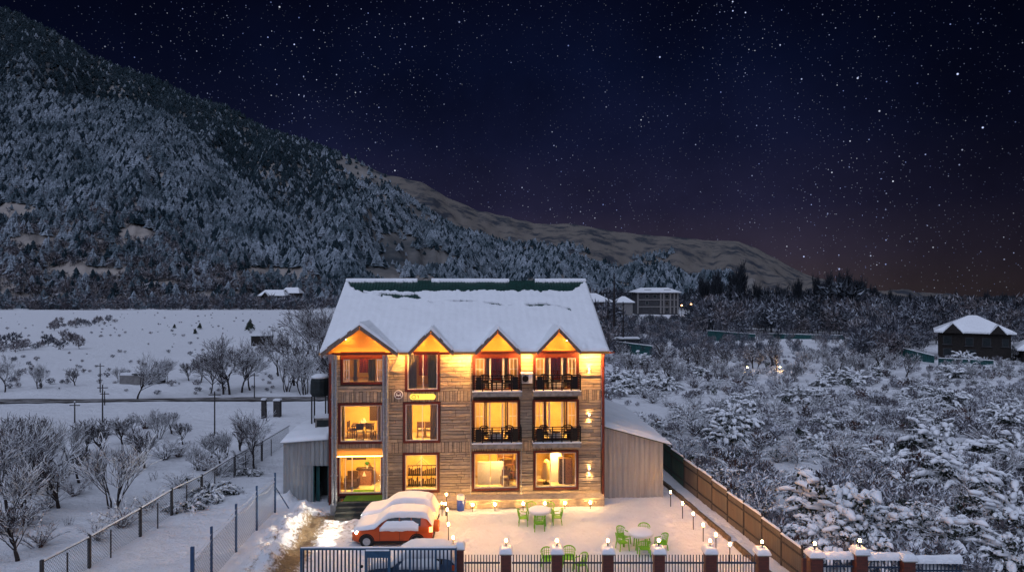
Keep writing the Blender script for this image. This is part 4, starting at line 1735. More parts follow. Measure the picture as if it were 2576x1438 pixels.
# ---- things fixed to the facade
gaps = [(fu(1002, -.6) + .1, GAB[1][0] - GAB[1][1] - .05, 'between the wide gable and the next one'), (GAB[1][0] + GAB[1][1] + .05, GAB[2][0] - GAB[2][1] - .05, 'between the second and third gable'),
        (GAB[2][0] + GAB[2][1] + .05, GAB[3][0] - GAB[3][1] - .05, 'above the air conditioner'), (GAB[3][0] + GAB[3][1] + .05, UR - .05, 'at the right end of the facade')]
for a, b, nm in gaps:
    if b - a < 0.2:
        a, b = a - .2, b + .2
    m = MB().box(a, b, -.70, -.64, 9.185, 9.213)
    in_hotel('eave_light', m, 'strip', 'glowing warm light strip under the eave ' + nm, 'light strip', 'warm light strips under the eave')
for i, (ug, hwid, za, vf) in enumerate(GAB):
    MB().box(ug - hwid * .80, ug + hwid * .80, -.37, -.34, 9.10, 9.25).build('added_strip_lip', 'maroon', hotel)  # added lip keeping the added light strip behind it out of sight
    m = MB().box(ug - hwid * .75, ug + hwid * .75, -.32, -.28, 9.13, 9.16)  # added strip that only brightens the infill; the gable has just its bulbs
    in_hotel('added_gable_light', m, 'strip_gable', 'added unseen light strip washing the orange infill of the %s gable' % ('wide', 'second', 'third', 'rightmost')[i], 'light strip', 'added light strips in the gables')
    for s_ in (-1, 1):
        uu = ug + s_ * hwid * .42
        zz = za - (za - EZ) * .42 - .16
        r = empty('gable_lamp', hw(uu, -.5, zz), HA, 'small bright spot lamp on the %s slope of the %s gable' % ('left' if s_ < 0 else 'right', ('wide', 'second', 'third', 'rightmost')[i]), 'lamp', 'spot lamps under the gables')
        MB().tube((0, 0, .02), (0, 0, .08), .03).build('lamp_holder', 'white', r)
        MB().lathe([(.01, -.06), (.05, -.03), (.055, 0), (.03, .02)], 10).build('bulb', 'gablebulb', r)

m = MB().box(fu(848, -.6), fu(964, -.6), -.66, -.62, 3.24, 3.26)
in_hotel('porch_light', m, 'strip_gable', 'warm light strip along the beam over the glass entrance', 'light strip')

# wall sconces throwing light up and down
for k, (y, nm) in enumerate(((930, 'topmost'), (1046, 'middle'), (1180, 'lowest'))):
    u, zz = fac(1481, y)
    r = empty('wall_sconce', hw(u, -.16, zz), HA, '%s of the up and down wall lights right of the balconies' % nm, 'wall light', 'wall sconces')
    MB().lathe([(.055, -.09), (.06, -.09), (.06, .09), (.055, .09)], 12).box(-.03, .03, .05, .12, -.04, .04).build('lamp_body', 'white', r)
    for s_ in (-1, 1):
        ld = bpy.data.lights.new('sconce_light', 'SPOT')
        ld.energy = 45
        ld.color = (1, .62, .24)
        ld.spot_size = R(82)
        ld.spot_blend = .5
        ld.shadow_soft_size = .03
        lo = bpy.data.objects.new('light', ld)
        COL.objects.link(lo)
        lo.parent = r
        lo.location = (0, .03, s_ * .11)
        lo.rotation_euler = (R(180 - 8) if s_ > 0 else R(8), 0, 0)
        MB().lathe([(.001, 0), (.05, 0.001)], 12).build('lens', 'bulb_small', r).location = (0, 0, s_ * .092)

# round emblem and the glowing sign
u, zz = fac(1003, 991)
r = empty('round_sign', hw(u, -.10, zz), HA, 'round white sign with a dark emblem left of the glowing sign', 'sign')


def disc_pts(rad, n, a0=0.0, a1=2 * math.pi):
    return [(rad * math.cos(a0 + (a1 - a0) * i / n), rad * math.sin(a0 + (a1 - a0) * i / n)) for i in range(n + 1)]


m = MB()
m.lathe([(.25, -.02), (.27, 0), (.25, .02)], 32)
ob = m.build('sign_plate', 'white_plastic', r)
ob.rotation_euler = (R(90), 0, 0)
m = MB()
o1, i1 = disc_pts(.205, 30, R(-28), R(208)), disc_pts(.155, 30, R(-28), R(208))
vs = [(x, -.026, y) for x, y in o1] + [(x, -.026, y) for x, y in i1]
m.add(vs, [(i, i + 1, 31 + i + 1, 31 + i) for i in range(30)])
e = [(.10 * math.cos(t), .06 + .055 * math.sin(t)) for t in np.linspace(0, 2 * math.pi, 20)[:-1]]
m.add([(x, -.026, y) for x, y in e], [tuple(range(len(e)))])
for xa, xb, ya, yb in ((-.15, .15, -.19, -.12), (-.13, -.04, -.12, -.085), (.03, .12, -.12, -.085)):
    m.add([(xa, -.026, ya), (xb, -.026, ya), (xb, -.026, yb), (xa, -.026, yb)], [(0, 1, 2, 3)])
m.build('emblem', 'maroon', r)
u0, z0 = fac(1031, 1004)
u1, z1 = fac(1096, 989)
r = empty('glowing_sign', hw((u0 + u1) / 2, -.12, (z0 + z1) / 2), HA, 'glowing yellow lettered sign between the upper windows', 'sign')
w2, h2 = (u1 - u0) / 2, (z1 - z0) / 2
m = MB()
n = 10
prof = [(w2 - h2 + h2 * math.cos(t), h2 * math.sin(t)) for t in np.linspace(-math.pi / 2, math.pi / 2, n)] + [(-w2 + h2 + h2 * math.cos(t), h2 * math.sin(t)) for t in np.linspace(math.pi / 2, 1.5 * math.pi, n)]
N = len(prof)
m.add([(x, -.03, y) for x, y in prof] + [(x, .03, y) for x, y in prof], [tuple(range(N))] + [(i, N + i, N + (i + 1) % N, (i + 1) % N) for i in range(N)] + [tuple(range(2 * N - 1, N - 1, -1))])
m.build('sign_face', 'signglow', r)


def stroke(pts, w, closed=False):
    m = MB()
    for a, b in zip(pts[:-1], pts[1:]):
        m.beam((a[0], -.036, a[1]), (b[0], -.036, b[1]), w, w) if abs(a[0] - b[0]) > 1e-6 else m.box(a[0] - w / 2, a[0] + w / 2, -.036 - w / 2, -.036 + w / 2, min(a[1], b[1]), max(a[1], b[1]))
    return m


cx_ = -w2 * .70
D_out = [(cx_ + .10, -.10), (cx_ + .10, .10)] + [(cx_ + .02 - .12 * math.sin(t), .10 * math.cos(t)) for t in np.linspace(0, math.pi, 12)] + [(cx_ + .10, -.10)]
stroke(D_out, .03).build('letter', 'signtext', r)
cx_ = -w2 * .36
two = [(cx_ - .05 + .0, .06), (cx_, .09), (cx_ + .05, .05), (cx_ + .04, .0), (cx_ - .0, -.05), (cx_ + .04, -.09)]
stroke(two, .028).build('letter', 'signtext', r)
# light thrown by the sign on the stone round it
ld = bpy.data.lights.new('sign_light', 'AREA')
ld.shape = 'RECTANGLE'
ld.size, ld.size_y = w2 * 2.1, h2 * 2.2
ld.energy = 26
ld.color = (1, .62, .12)
lo = bpy.data.objects.new('sign_light', ld)
COL.objects.link(lo)
lo.parent = r
lo.location = (0, -.18, 0)
lo.rotation_euler = (R(-90), 0, 0)

# air conditioner
u, zz = fac(1325, 951, -.35)
r = empty('air_conditioner', hw(u, -.33, zz - .28), HA, 'cream air conditioner unit between the two top balconies', 'air conditioner')
MB().box(-.33, .33, -.16, .16, .0, .56).build('casing', 'white_plastic', r)
m = MB()
for k in range(9):
    m.box(-.28, .10, -.172, -.162, .06 + k * .052, .085 + k * .052)
m.lathe([(.0, 0), (.19, .001), (.19, .004)], 20)
for i in range(len(m.v) - 60, len(m.v)):
    x, y, z_ = m.v[i]
    m.v[i] = (x - .09, -.161 - z_, y + .28)
m.build('fan_grille', 'blackmetal', r)
MB().box(-.3, -.26, -.14, .24, -.04, -.002).box(.26, .3, -.14, .24, -.04, -.002).build('bracket', 'pipe', r)
U, V = np.meshgrid(np.linspace(-.36, .36, 14), np.linspace(-.19, .18, 8))
slab('snow_cap', U, V, .62 + .03 * grid_noise(U, V, 3, 5, 2), np.full_like(U, .562), np.ones((7, 13), bool), ['snow'], parent=r)
r = empty('outdoor_unit', hw(UL - .9, 3.2, 4.2), HA, 'grey green ventilation box on the side wall above the left shed', 'ventilation unit')
MB().box(-.7, .9, -.3, .3, 0, .62).build('casing', 'concrete', r)
MB().box(-.6, .2, -.312, -.302, .08, .5).build('vent', 'canvas', r)
MB().box(-.74, .7, -.34, .34, .625, .78).build('snow_cap', 'snow', r)
# dark canvas box beside the left wall on a frame
p = px(805, 995, 44.5)
r = empty('tarpaulin_tank', (p.x, p.y, 0), 0, 'dark tarpaulin covered tank on a frame beside the left wall', 'tank')
m = MB()
m.lathe([(.5, 0), (.62, .2), (.60, 1.0), (.5, 1.25), (.2, 1.3)], 14, (0, 0, p.z))
m.build('tarpaulin', 'canvas', r)
m = MB()
for sx in (-.45, .45):
    for sy in (-.3, .3):
        m.tube((sx, sy, -.1), (sx, sy, p.z + .02), .05)
m.build('support_frame', 'post_wood', r)
m = MB()
m.lathe([(.58, 1.18), (.55, 1.30), (.3, 1.42), (.02, 1.45)], 14, (0, 0, p.z))
m.build('snow_cap', 'snow', r, smooth=True)

# spot lights along the plinth
for k, (x, y) in enumerate(((1189, 1260), (1245, 1258), (1316, 1256), (1371, 1255), (1421, 1254), (1485, 1252))):
    v = -.85
    u = fu(x, v)
    r = empty('plinth_lamp', hw(u, v, 0.06), HA, '%s small garden light at the foot of the plinth, counting from the blue barrel' % ('first', 'second', 'third', 'fourth', 'fifth', 'sixth')[k], 'garden light', 'garden lights along the plinth')
    MB().tube((0, 0, -.1), (0, 0, .22), .018, n=8).lathe([(.05, .22), (.06, .25)], 10).build('stake', 'blackmetal', r)
    MB().lathe([(.04, .25), (.06, .29), (.055, .36), (.02, .40)], 12).build('bulb', 'bulb_small', r, smooth=True)


# ------------------------------------------------------------------ sheds
def corrugated(m, p0, p1, zb, zt0, zt1, pitch=0.22, amp=0.025):
    """upright corrugated sheet from p0 to p1 with a sloping top"""
    p0, p1 = Vector((p0[0], p0[1], 0)), Vector((p1[0], p1[1], 0))
    L = (p1 - p0).length
    d = (p1 - p0) / L
    nn = Vector((d.y, -d.x, 0))
    k = max(2, int(L / pitch * 4))
    vs = []
    for i in range(k + 1):
        s = L * i / k
        a = amp * (1 if (i % 4) in (0, 1) else -1)
        p = p0 + d * s + nn * a
        zt = zt0 + (zt1 - zt0) * i / k
        vs += [(p.x, p.y, zb), (p.x, p.y, zt)]
    return m.add(vs, [(2 * i, 2 * i + 2, 2 * i + 3, 2 * i + 1) for i in range(k)])


def roof_slab(corners, n1, n2, th, seed, parent, wob=0.05):
    """snow on a quad roof, corners in order"""
    c = [Vector(q) for q in corners]
    s, t = np.meshgrid(np.linspace(0, 1, n1), np.linspace(0, 1, n2))
    P = [sum(w * c[i][k] for i, w in enumerate(((1 - s) * (1 - t), s * (1 - t), s * t, (1 - s) * t))) for k in range(3)]
    e = np.minimum.reduce([s, 1 - s, t, 1 - t])
    T = th * (0.35 + 0.65 * smooth01(e / 0.05)) + wob * grid_noise(P[0], P[1], 0.8, seed, 4)
    return slab('snow_cover', P[0], P[1], P[2] + T, P[2] + 0.005, np.ones((n2 - 1, n1 - 1), bool), ['snow_soft'], parent=parent)


# right shed
sa, sb = px(1519, 1251, 42.3), px(1665, 1252, 42.6)
zl, zr = px(1519, 1072, 42.3).z, px(1665, 1110, 42.6).z
bx = Vector((-math.sin(HA), math.cos(HA), 0)) * 13
r = empty('tin_shed', (sa.x, sa.y, 0), 0, 'pale corrugated tin shed against the right side of the hotel', 'shed')
m = MB()
corrugated(m, (0, 0), (sb.x - sa.x, sb.y - sa.y), 0, zl - .03, zr - .03, 0.30, 0.018)
m.build('front_wall', 'tin', r)
m = MB()
e_ = Vector((sb.x - sa.x, sb.y - sa.y, 0))
corrugated(m, e_ + Vector((.02, .02, 0)), e_ + bx + Vector((.02, 0, 0)), 0, zr - .03, zr - .03, 0.30, 0.018)
m.box(e_.x - .03, e_.x + .06, e_.y - .06, e_.y + .0, 0, zr - .04)
m.build('side_wall', 'tin', r)
ov = Vector((.55, .01, -.18))
rc = [Vector((0, -.12, zl)), e_ + Vector((0, -.12, zr)) + ov, e_ + bx + Vector((0, 0, zr)) + ov, bx + Vector((0, 0, zl + .25))]
m = MB()
m.hexa([q - Vector((0, 0, .03)) for q in rc] + rc)
rf = m.build('roof', 'greenmetal', r)
roof_slab([q + Vector((0.03, 0.03, 0.002)) for q in rc], 40, 90, .24, 61, rf, .09)

# left shed with an open doorway
sa, sb = px(713, 1258, 41.5), px(829, 1255, 41.7)
r = empty('tin_shed', (sa.x, sa.y, 0), 0, 'grey corrugated tin shed with a dark doorway left of the entrance', 'shed')
w_ = sb.x - sa.x
zt = px(760, 1113, 41.5).z
dz = px(0, 1170, 41.5).z
dx0 = w_ * .66
m = MB()
corrugated(m, (0, 0), (dx0, 0), 0, zt, zt + .12, 0.26, .02)
corrugated(m, (w_ * .28, -.06), (w_, -.06), dz, zt + .10, zt + .20, 0.26, .02)
m.build('front_wall', 'tin', r)
m = MB()
m.box(dx0, dx0 + .06, -.02, .05, 0, dz).box(w_ - .06, w_, -.02, .05, 0, dz).box(dx0 + .10, dx0 + .32, .25, .30, 0, dz - .02)
m.build('door_frame', 'teal', r)
m = MB()
m.box(-.01, .02, .02, 4.6, 0, zt - .02).box(0, w_, 4.6, 4.64, 0, zt + .3).box(dx0 + .10, w_, 1.4, 1.45, 0, dz + .4)
m.build('side_wall', 'canvas', r)
rc = [Vector((-.15, -.22, zt + .03)), Vector((w_, -.22, zt + .24)), Vector((w_, 4.7, zt + .75)), Vector((-.15, 4.7, zt + .25))]
m = MB()
m.hexa([q - Vector((0, 0, .03)) for q in rc] + rc)
rf = m.build('roof', 'tin', r)
roof_slab([q + Vector((0.02, 0.03, 0.002)) for q in rc], 24, 30, .26, 62, rf, .12)


# ------------------------------------------------------------------ garden furniture
def arc_strip(m, pts_in, pts_out):
    n = len(pts_in)
    m.add(list(pts_in) + list(pts_out), [(i, i + 1, n + i + 1, n + i) for i in range(n - 1)])


def make_chair(mat_, label, group):
    r = empty('garden_chair', (0, 0, 0), 0, label, 'chair', group)
    m = MB()
    m.hexa([(-.24, -.24, .40), (.24, -.24, .40), (.21, .20, .38), (-.21, .20, .38), (-.24, -.24, .43), (.24, -.24, .43), (.21, .20, .41), (-.21, .20, .41)])
    m.build('seat', mat_, r)
    # curved back: rim, lower band and slats
    m = MB()
    R0 = .30

    def bp(a, z):
        lean = .10 * (z - .40) / .5
        return Vector((R0 * math.sin(a) * (1 + .15 * (z - .4)), .02 + (R0 - .04) * math.cos(a) * .75 + lean, z))

    A_ = [R(-78 + 156 * i / 14) for i in range(15)]
    top = lambda a: .66 + .24 * math.cos(a * .95) ** 0.8 if abs(a) < 1.5 else .66
    for i in range(14):
        a, b = A_[i], A_[i + 1]
        for z0f, z1f in ((top(a) - .05, top(a)),):
            q = [bp(a, top(a) - .05), bp(b, top(b) - .05), bp(b, top(b)), bp(a, top(a))]
            n_ = Vector((math.sin((a + b) / 2), math.cos((a + b) / 2), 0)) * .012
            m.hexa([q[0] - n_, q[1] - n_, q[1] + n_, q[0] + n_, q[3] - n_, q[2] - n_, q[2] + n_, q[3] + n_])
        if abs((a + b) / 2) < 1.0:
            q = [bp(a, .41), bp(b, .41), bp(b, .52), bp(a, .52)]
            m.hexa([q[0] - n_, q[1] - n_, q[1] + n_, q[0] + n_, q[3] - n_, q[2] - n_, q[2] + n_, q[3] + n_])
    for a in [R(-55 + 110 * i / 6) for i in range(7)]:
        m.tube(bp(a, .50), bp(a * .9, top(a * .9) - .03), .018, .014, 5)
    for zz in (.62, .71):
        for i in range(3, 11):
            if top(A_[i]) > zz + .06 and top(A_[i + 1]) > zz + .06:
                m.tube(bp(A_[i], zz), bp(A_[i + 1], zz), .010, n=4)
    m.build('backrest', mat_, r)
    for s in (-1, 1):
        a_ = MB()
        a_.hexa([(s * .30, .10, .635), (s * .25, .10, .635), (s * .24, -.26, .60), (s * .30, -.26, .60), (s * .30, .10, .665), (s * .25, .10, .665), (s * .24, -.26, .63), (s * .30, -.26, .63)])
        a_.build('armrest', mat_, r)
        for y0, z1 in ((-.23, .61), (.17, .40)):
            l_ = MB()
            l_.beam((s * (.29 if y0 < 0 else .27), y0 - .05 * (1 if y0 < 0 else -1), 0), (s * .255, y0, z1), .05, .035)
            l_.build('leg', mat_, r)
    return r


def make_table(label):
    r = empty('garden_table', (0, 0, 0), 0, label, 'table', None)
    MB().lathe([(.02, .68), (.60, .68), (.62, .70), (.60, .72), (.02, .72)], 28).build('table_top', 'white_plastic', r)
    for k in range(4):
        a = math.pi / 4 + k * math.pi / 2
        MB().tube((.42 * math.cos(a), .42 * math.sin(a), 0), (.36 * math.cos(a), .36 * math.sin(a), .68), .035, n=8).build('leg', 'green_plastic', r)
    MB().lathe([(.02, .722), (.60, .722), (.635, .77), (.625, .84), (.50, .90), (.25, .925), (.02, .93)], 32).build('snow_cap', 'snow_soft', r, smooth=True)
    return r


CH = make_chair('green_plastic', 'x', 'green plastic chairs on the snowy lawn')
used = [0]


def place_chair(x, y, rz, label, proto=CH, z=None, flag=used, group=None):
    z = gz(x, y) - .02 if z is None else z
    if not flag[0]:
        flag[0] = 1
        proto.location = (x, y, z)
        proto.rotation_euler.z = rz
        proto['label'] = label
        return proto
    return dup(proto, (x, y, z), rz, label, group)


TB = make_table('round snow topped table of the green chairs nearer the hotel')
c = gp(1358, 1318)
TB.location = (c.x, c.y, gz(c.x, c.y))
for dx, dy, rz, nm in ((-.95, .05, 90, 'left of the lawn table nearer the hotel'), (1.0, .10, -90, 'right of the lawn table nearer the hotel'), (-.05, -.85, 180, 'in front of the lawn table nearer the hotel'),
                       (-.42, .95, 12, 'behind the lawn table nearer the hotel, on its left'), (.55, .92, -20, 'behind the lawn table nearer the hotel, on its right')):
    place_chair(c.x + dx, c.y + dy, R(rz), 'lime green plastic chair ' + nm)
c2 = gp(1612, 1378)
dup(TB, (c2.x, c2.y, gz(c2.x, c2.y)), 0, 'round snow topped table of the green chairs nearer the front fence')
for dx, dy, rz, nm in ((-.98, -.15, 105, 'left of the table nearer the front fence'), (1.05, -.02, -75, 'right of the table nearer the front fence'), (0, -.88, 180, 'in front of the table nearer the front fence'),
                       (-.80, .60, 40, 'behind the table nearer the front fence, on its left'), (.35, .95, -10, 'behind the table nearer the front fence, on its right')):
    place_chair(c2.x + dx, c2.y + dy, R(rz), 'lime green plastic chair ' + nm)
for x, y, rz, nm in ((1378, 1428, 10, 'left of the second brick pillar, seen through the front fence'), (1431, 1424, -8, 'right of the second brick pillar, seen through the front fence'),
                     (1461, 1440, -70, 'turned sideways behind the pickets right of the second brick pillar')):
    p = gp(x, y)
    place_chair(p.x, p.y, R(rz), 'lime green plastic chair ' + nm)

CB = make_chair('blackmetal', 'x', 'black chairs on the balconies')
usedb = [0]
for a, b, zt, nm in BAL:
    for k, sd in ((.26, 'left'), (.74, 'right')):
        p = hw(a + (b - a) * k, -.52, zt + .01)
        place_chair(p.x, p.y, HA + R(20 if k < .5 else -20), 'black chair at the %s of the %s' % (sd, nm), CB, p.z, usedb)
    p = hw((a + b) / 2 - .02, -.55, zt + .01)
    r = empty('balcony_table', p, HA, 'small black table on the ' + nm, 'table', 'small tables on the balconies')
    MB().lathe([(.01, .50), (.26, .50), (.26, .53), (.01, .53)], 16).build('table_top', 'blackmetal', r)
    MB().lathe([(.18, 0), (.18, .03), (.03, .05), (.03, .5)], 10).build('leg', 'blackmetal', r)

# blue barrel with a white lid
p = gp(1159, 1281)
r = empty('barrel', (p.x, p.y, gz(p.x, p.y) - .03), 0, 'blue barrel with a white lid standing by the plinth', 'barrel')
MB().lathe([(.19, 0), (.22, .04), (.235, .3), (.225, .62), (.21, .66)], 20).build('barrel_body', 'blue_plastic', r, smooth=True)
MB().lathe([(.22, .66), (.235, .69), (.235, .88), (.20, .93), (.02, .94)], 20).build('lid', 'white_plastic', r)
MB().tube((.24, 0, .45), (.30, 0, .5), .02).tube((.30, 0, .5), (.30, 0, .7), .02).tube((.30, 0, .7), (.24, 0, .75), .02).build('handle', 'blue_plastic', r)


# ------------------------------------------------------------------ lamps
def path_lamp_proto():
    r = empty('path_lamp', (0, 0, 0), 0, 'x', 'garden lamp', 'lit lamps on posts in the snow')
    MB().tube((0, 0, -.2), (0, 0, .78), .024, n=8).lathe([(.05, .76), (.055, .79)], 10).build('post', 'blackmetal', r)
    MB().lathe([(.030, .79), (.046, .83), (.048, .89), (.03, .93), (.01, .94)], 14).build('bulb', 'bulb', r, smooth=True)
    return r


PL = path_lamp_proto()
ul = [0]
for x, y, nm in ((1687, 1273, 'nearest the tin shed in the row along the east fence'), (1717, 1303, 'second from the tin shed in the row along the east fence'), (1744, 1330, 'third from the tin shed in the row along the east fence'),
                 (1769, 1359, 'fourth from the tin shed in the row along the east fence'), (1801, 1385, 'fifth from the tin shed, beside the pillar lamp'), (1836, 1415, 'last in the row along the east fence, behind the pickets'),
                 (1125, 1320, 'right behind the tail of the white car'), (1128, 1359, 'behind the orange spare wheel of the red car'), (1140, 1393, 'beside the snow topped gate post')):
    p = gp(x, y)
    place_chair(p.x, p.y, 0, 'lit garden lamp ' + nm, PL, gz(p.x, p.y), ul)
for x, y, zz, nm in ((1123, 1243, .95, 'tallest'), (1112, 1265, .55, 'left'), (1121, 1266, .55, 'right')):
    p = px(x, y, 39.2)
    g_ = gz(p.x, p.y)
    r = empty('cluster_lamp', (p.x, p.y, g_), 0, '%s of the three small lamps behind the roof of the white car' % nm, 'garden lamp', 'cluster of small lamps by the plinth')
    h = p.z - g_
    MB().tube((0, 0, -.1), (0, 0, h - .05), .018, n=8).build('post', 'blackmetal', r)
    MB().lathe([(.03, h - .05), (.045, h - .01), (.04, h + .05), (.01, h + .07)], 12).build('bulb', 'bulb_small', r, smooth=True)


# ------------------------------------------------------------------ cars
def make_car(paint, label, snow_lo, lit, side_snow, L=1.0):
    r = empty('parked_car', (0, 0, 0), R(180), label, 'car', None)
    # x forward, half widths and heights: station, wbot, zbot, wmid, zmid, wbelt, zbelt, wroof, zroof
    st = [(2.06, .58, .36, .66, .50, .64, .68, .52, .76), (1.98, .72, .28, .80, .48, .76, .78, .62, .87), (1.70, .80, .24, .86, .50, .83, .88, .70, .95), (1.25, .83, .24, .88, .52, .86, .95, .74, 1.01),
          (.90, .83, .24, .88, .52, .87, .99, .78, 1.06), (.55, .83, .24, .88, .52, .87, 1.01, .70, 1.33), (.22, .83, .24, .88, .52, .87, 1.02, .63, 1.55), (-.35, .83, .24, .88, .52, .87, 1.03, .63, 1.62),
          (-.95, .83, .24, .88, .52, .87, 1.04, .62, 1.61), (-1.45, .83, .24, .88, .52, .86, 1.05, .60, 1.56), (-1.72, .82, .26, .87, .52, .84, 1.05, .57, 1.47), (-1.92, .78, .32, .84, .55, .80, 1.02, .58, 1.20), (-2.02, .70, .36, .78, .56, .74, .95, .60, 1.02)]
    secs = []
    for x, wb, zb, wm, zm, wl_, zl_, wr, zr in st:
        half = [(.30 * wb, zb), (wb, zb), (wb + .6 * (wm - wb), zb + .06), (wm, zm), (wm * .5 + wl_ * .5, zm * .35 + zl_ * .65), (wl_, zl_), (wl_ * .45 + wr * .55, zl_ * .42 + zr * .58), (wr, zr - .035), (wr * .82, zr), (wr * .35, zr + .018)]
        secs.append([(x, y, z) for y, z in half] + [(x, -y, z) for y, z in half[::-1]])
    n = len(secs[0])
    vs = [p for s in secs for p in s]
    fs = []
    for i in range(len(secs) - 1):
        for j in range(n):
            k = (j + 1) % n
            fs.append((i * n + j, i * n + k, (i + 1) * n + k, (i + 1) * n + j))
    fs.append(tuple(range(n)))
    fs.append(tuple(range(len(secs) * n - 1, (len(secs) - 1) * n - 1, -1)))
    m = MB()
    m.add(vs, fs)
    b = m.build('body', paint, r, smooth=True)
    mod = b.modifiers.new('sub', 'SUBSURF')
    mod.levels = mod.render_levels = 1
    P = lambda i, j, s=1: Vector((secs[i][j][0], s * secs[i][j][1], secs[i][j][2]))
    # side windows and windscreens, 6 mm proud
    for s in (-1, 1):
        for i0, i1 in ((6, 7), (7, 8), (8, 9)):
            m = MB()
            lo0, lo1 = P(i0, 5, s).lerp(P(i0, 7, s), .10), P(i1, 5, s).lerp(P(i1, 7, s), .10)
            hi0, hi1 = P(i0, 5, s).lerp(P(i0, 7, s), .90), P(i1, 5, s).lerp(P(i1, 7, s), .90)
            if i0 == 6:
                lo0 = P(5, 5, s).lerp(P(5, 7, s), .12)
            g0, g1 = lo0.lerp(lo1, .04), lo0.lerp(lo1, .96)
            h0, h1 = hi0.lerp(hi1, .04), hi0.lerp(hi1, .96)
            d = Vector((0, s * .035, .006))
            q = [g0, g1, h1, h0]
            m.hexa([p for p in q] + [p + d for p in q])
            m.build('side_window', 'carglass', r)
    m = MB()
    q = [P(4, 8).lerp(P(5, 8), .2), P(6, 8), P(6, 8, -1), P(4, 8, -1).lerp(P(5, 8, -1), .2)]
    m.hexa(q + [p + Vector((.03, 0, .04)) for p in q])
    m.build('windscreen', 'carglass', r)
    m = MB()
    q = [P(10, 8), P(11, 8), P(11, 8, -1), P(10, 8, -1)]
    m.hexa(q + [p + Vector((-.03, 0, .03)) for p in q])
    m.build('rear_window', 'carglass', r)
    # wheels
    for x in (1.28, -1.25):
        for s in (-1, 1):
            w = MB()
            w.lathe([(.20, -.10), (.30, -.11), (.335, -.07), (.335, .07), (.30, .11), (.20, .10)], 24)
            wo_ = w.build('wheel', 'rubber', r)
            wo_.location = (x, s * .80, .335)
            wo_.rotation_euler = (R(90), 0, 0)
            w = MB()
            w.lathe([(.02, -.105), (.19, -.105), (.20, -.09), (.20, .09), (.19, .105), (.02, .105)], 20)
            for k in range(5):
                a = k * 2 * math.pi / 5
                for zz in (-.112, .107):
                    w.hexa([(.03 * math.cos(a) - .025 * math.sin(a), .03 * math.sin(a) + .025 * math.cos(a), zz), (.18 * math.cos(a) - .03 * math.sin(a), .18 * math.sin(a) + .03 * math.cos(a), zz),
                            (.18 * math.cos(a) + .03 * math.sin(a), .18 * math.sin(a) - .03 * math.cos(a), zz), (.03 * math.cos(a) + .025 * math.sin(a), .03 * math.sin(a) - .025 * math.cos(a), zz)] * 1 +
                           [(.03 * math.cos(a) - .025 * math.sin(a), .03 * math.sin(a) + .025 * math.cos(a), zz + .005), (.18 * math.cos(a) - .03 * math.sin(a), .18 * math.sin(a) + .03 * math.cos(a), zz + .005),
                            (.18 * math.cos(a) + .03 * math.sin(a), .18 * math.sin(a) - .03 * math.cos(a), zz + .005), (.03 * math.cos(a) + .025 * math.sin(a), .03 * math.sin(a) - .025 * math.cos(a), zz + .005)])
            w.build('rim', 'alloy', wo_)
    for s in (-1, 1):
        for x_ in (.62, -.38, -1.22):
            MB().box(x_ - .008, x_ + .008, s * .872, s * .889, .36, .98).build('door_seam', 'rubber', r)
        for x_ in (-.22, -1.08):
            MB().box(x_ - .09, x_ + .09, s * .875, s * .912, .86, .895).build('door_handle', paint, r)
        MB().box(-.95, .95, s * .84, s * .895, .27, .36).build('sill_trim', 'rubber', r)
    # arches, bumper, lights
    m = MB()
    for x in (1.28, -1.25):
        for s in (-1, 1):
            pr = [(x + .40 * math.cos(a), s * .885, .335 + .40 * math.sin(a)) for a in np.linspace(R(-5), R(185), 13)]
            pi = [(x + .345 * math.cos(a), s * .885, .335 + .345 * math.sin(a)) for a in np.linspace(R(-5), R(185), 13)]
            pr2 = [(a, b_ - s * .12, c_) for a, b_, c_ in pr]
            m.add(pr + pi + pr2, [(i, i + 1, 14 + i, 13 + i) for i in range(12)] + [(i, i + 1, 27 + i, 26 + i) for i in range(12)])
    m.box(1.9, 2.07, -.62, .62, .30, .44).box(-2.06, -1.9, -.68, .68, .34, .48)
    m.build('trim', 'rubber', r)
    for s in (-1, 1):
        m = MB()
        q = [Vector((2.02, s * .44, .66)), Vector((1.78, s * .80, .70)), Vector((1.74, s * .82, .84)), Vector((2.0, s * .50, .78))]
        d = Vector((.05, s * .05, .01))
        m.hexa(q + [p + d for p in q] if s > 0 else [p + d for p in q] + q)
        m.build('headlight', 'headlight' if lit else 'alloy', r)
        m = MB()
        m.box(-2.03, -1.86, s * .66, s * .84, .78, 1.02)
        m.build('taillight', 'taillight' if lit else 'redpaint', r)
        m = MB()
        m.box(.62, .74, s * .88, s * 1.05, .98, 1.10)
        m.build('mirror', paint, r)
    # snow: one thick blanket over bonnet, glass and roof
    xs = np.linspace(2.0, -2.03, 64)
    ss = np.linspace(-1, 1, 33)
    sx = np.array([s[0] for s in st])[::-1]
    gi = lambda k: np.interp(xs, sx, np.array([s[k] for s in st])[::-1])
    wl_, zl_, wr, zr = gi(5), gi(6), gi(7), gi(8)
    X = np.repeat(xs[:, None], 33, 1)
    A_ = np.abs(ss)[None, :]
    flat = smooth01((A_ - .55) / .45)
    hood = smooth01((xs - .25) / .5)[:, None]
    # half width of the blanket edge and how far it hangs down
    hang = snow_lo * (1 - hood)
    we = (wr[:, None] + (wl_ - wr)[:, None] * np.clip(hang + hood, 0, 1)) + .05
    ze = zr[:, None] - (zr - zl_)[:, None] * np.clip(hang, 0, 1) - .05 * hood
    Y = np.sign(ss)[None, :] * np.where(A_ < .62, A_ / .62 * wr[:, None] * .96, wr[:, None] * .96 + (we - wr[:, None] * .96) * (A_ - .62) / .38)
    th = .155 + .03 * grid_noise(X, Y, 1.3, 90 + lit, 3)
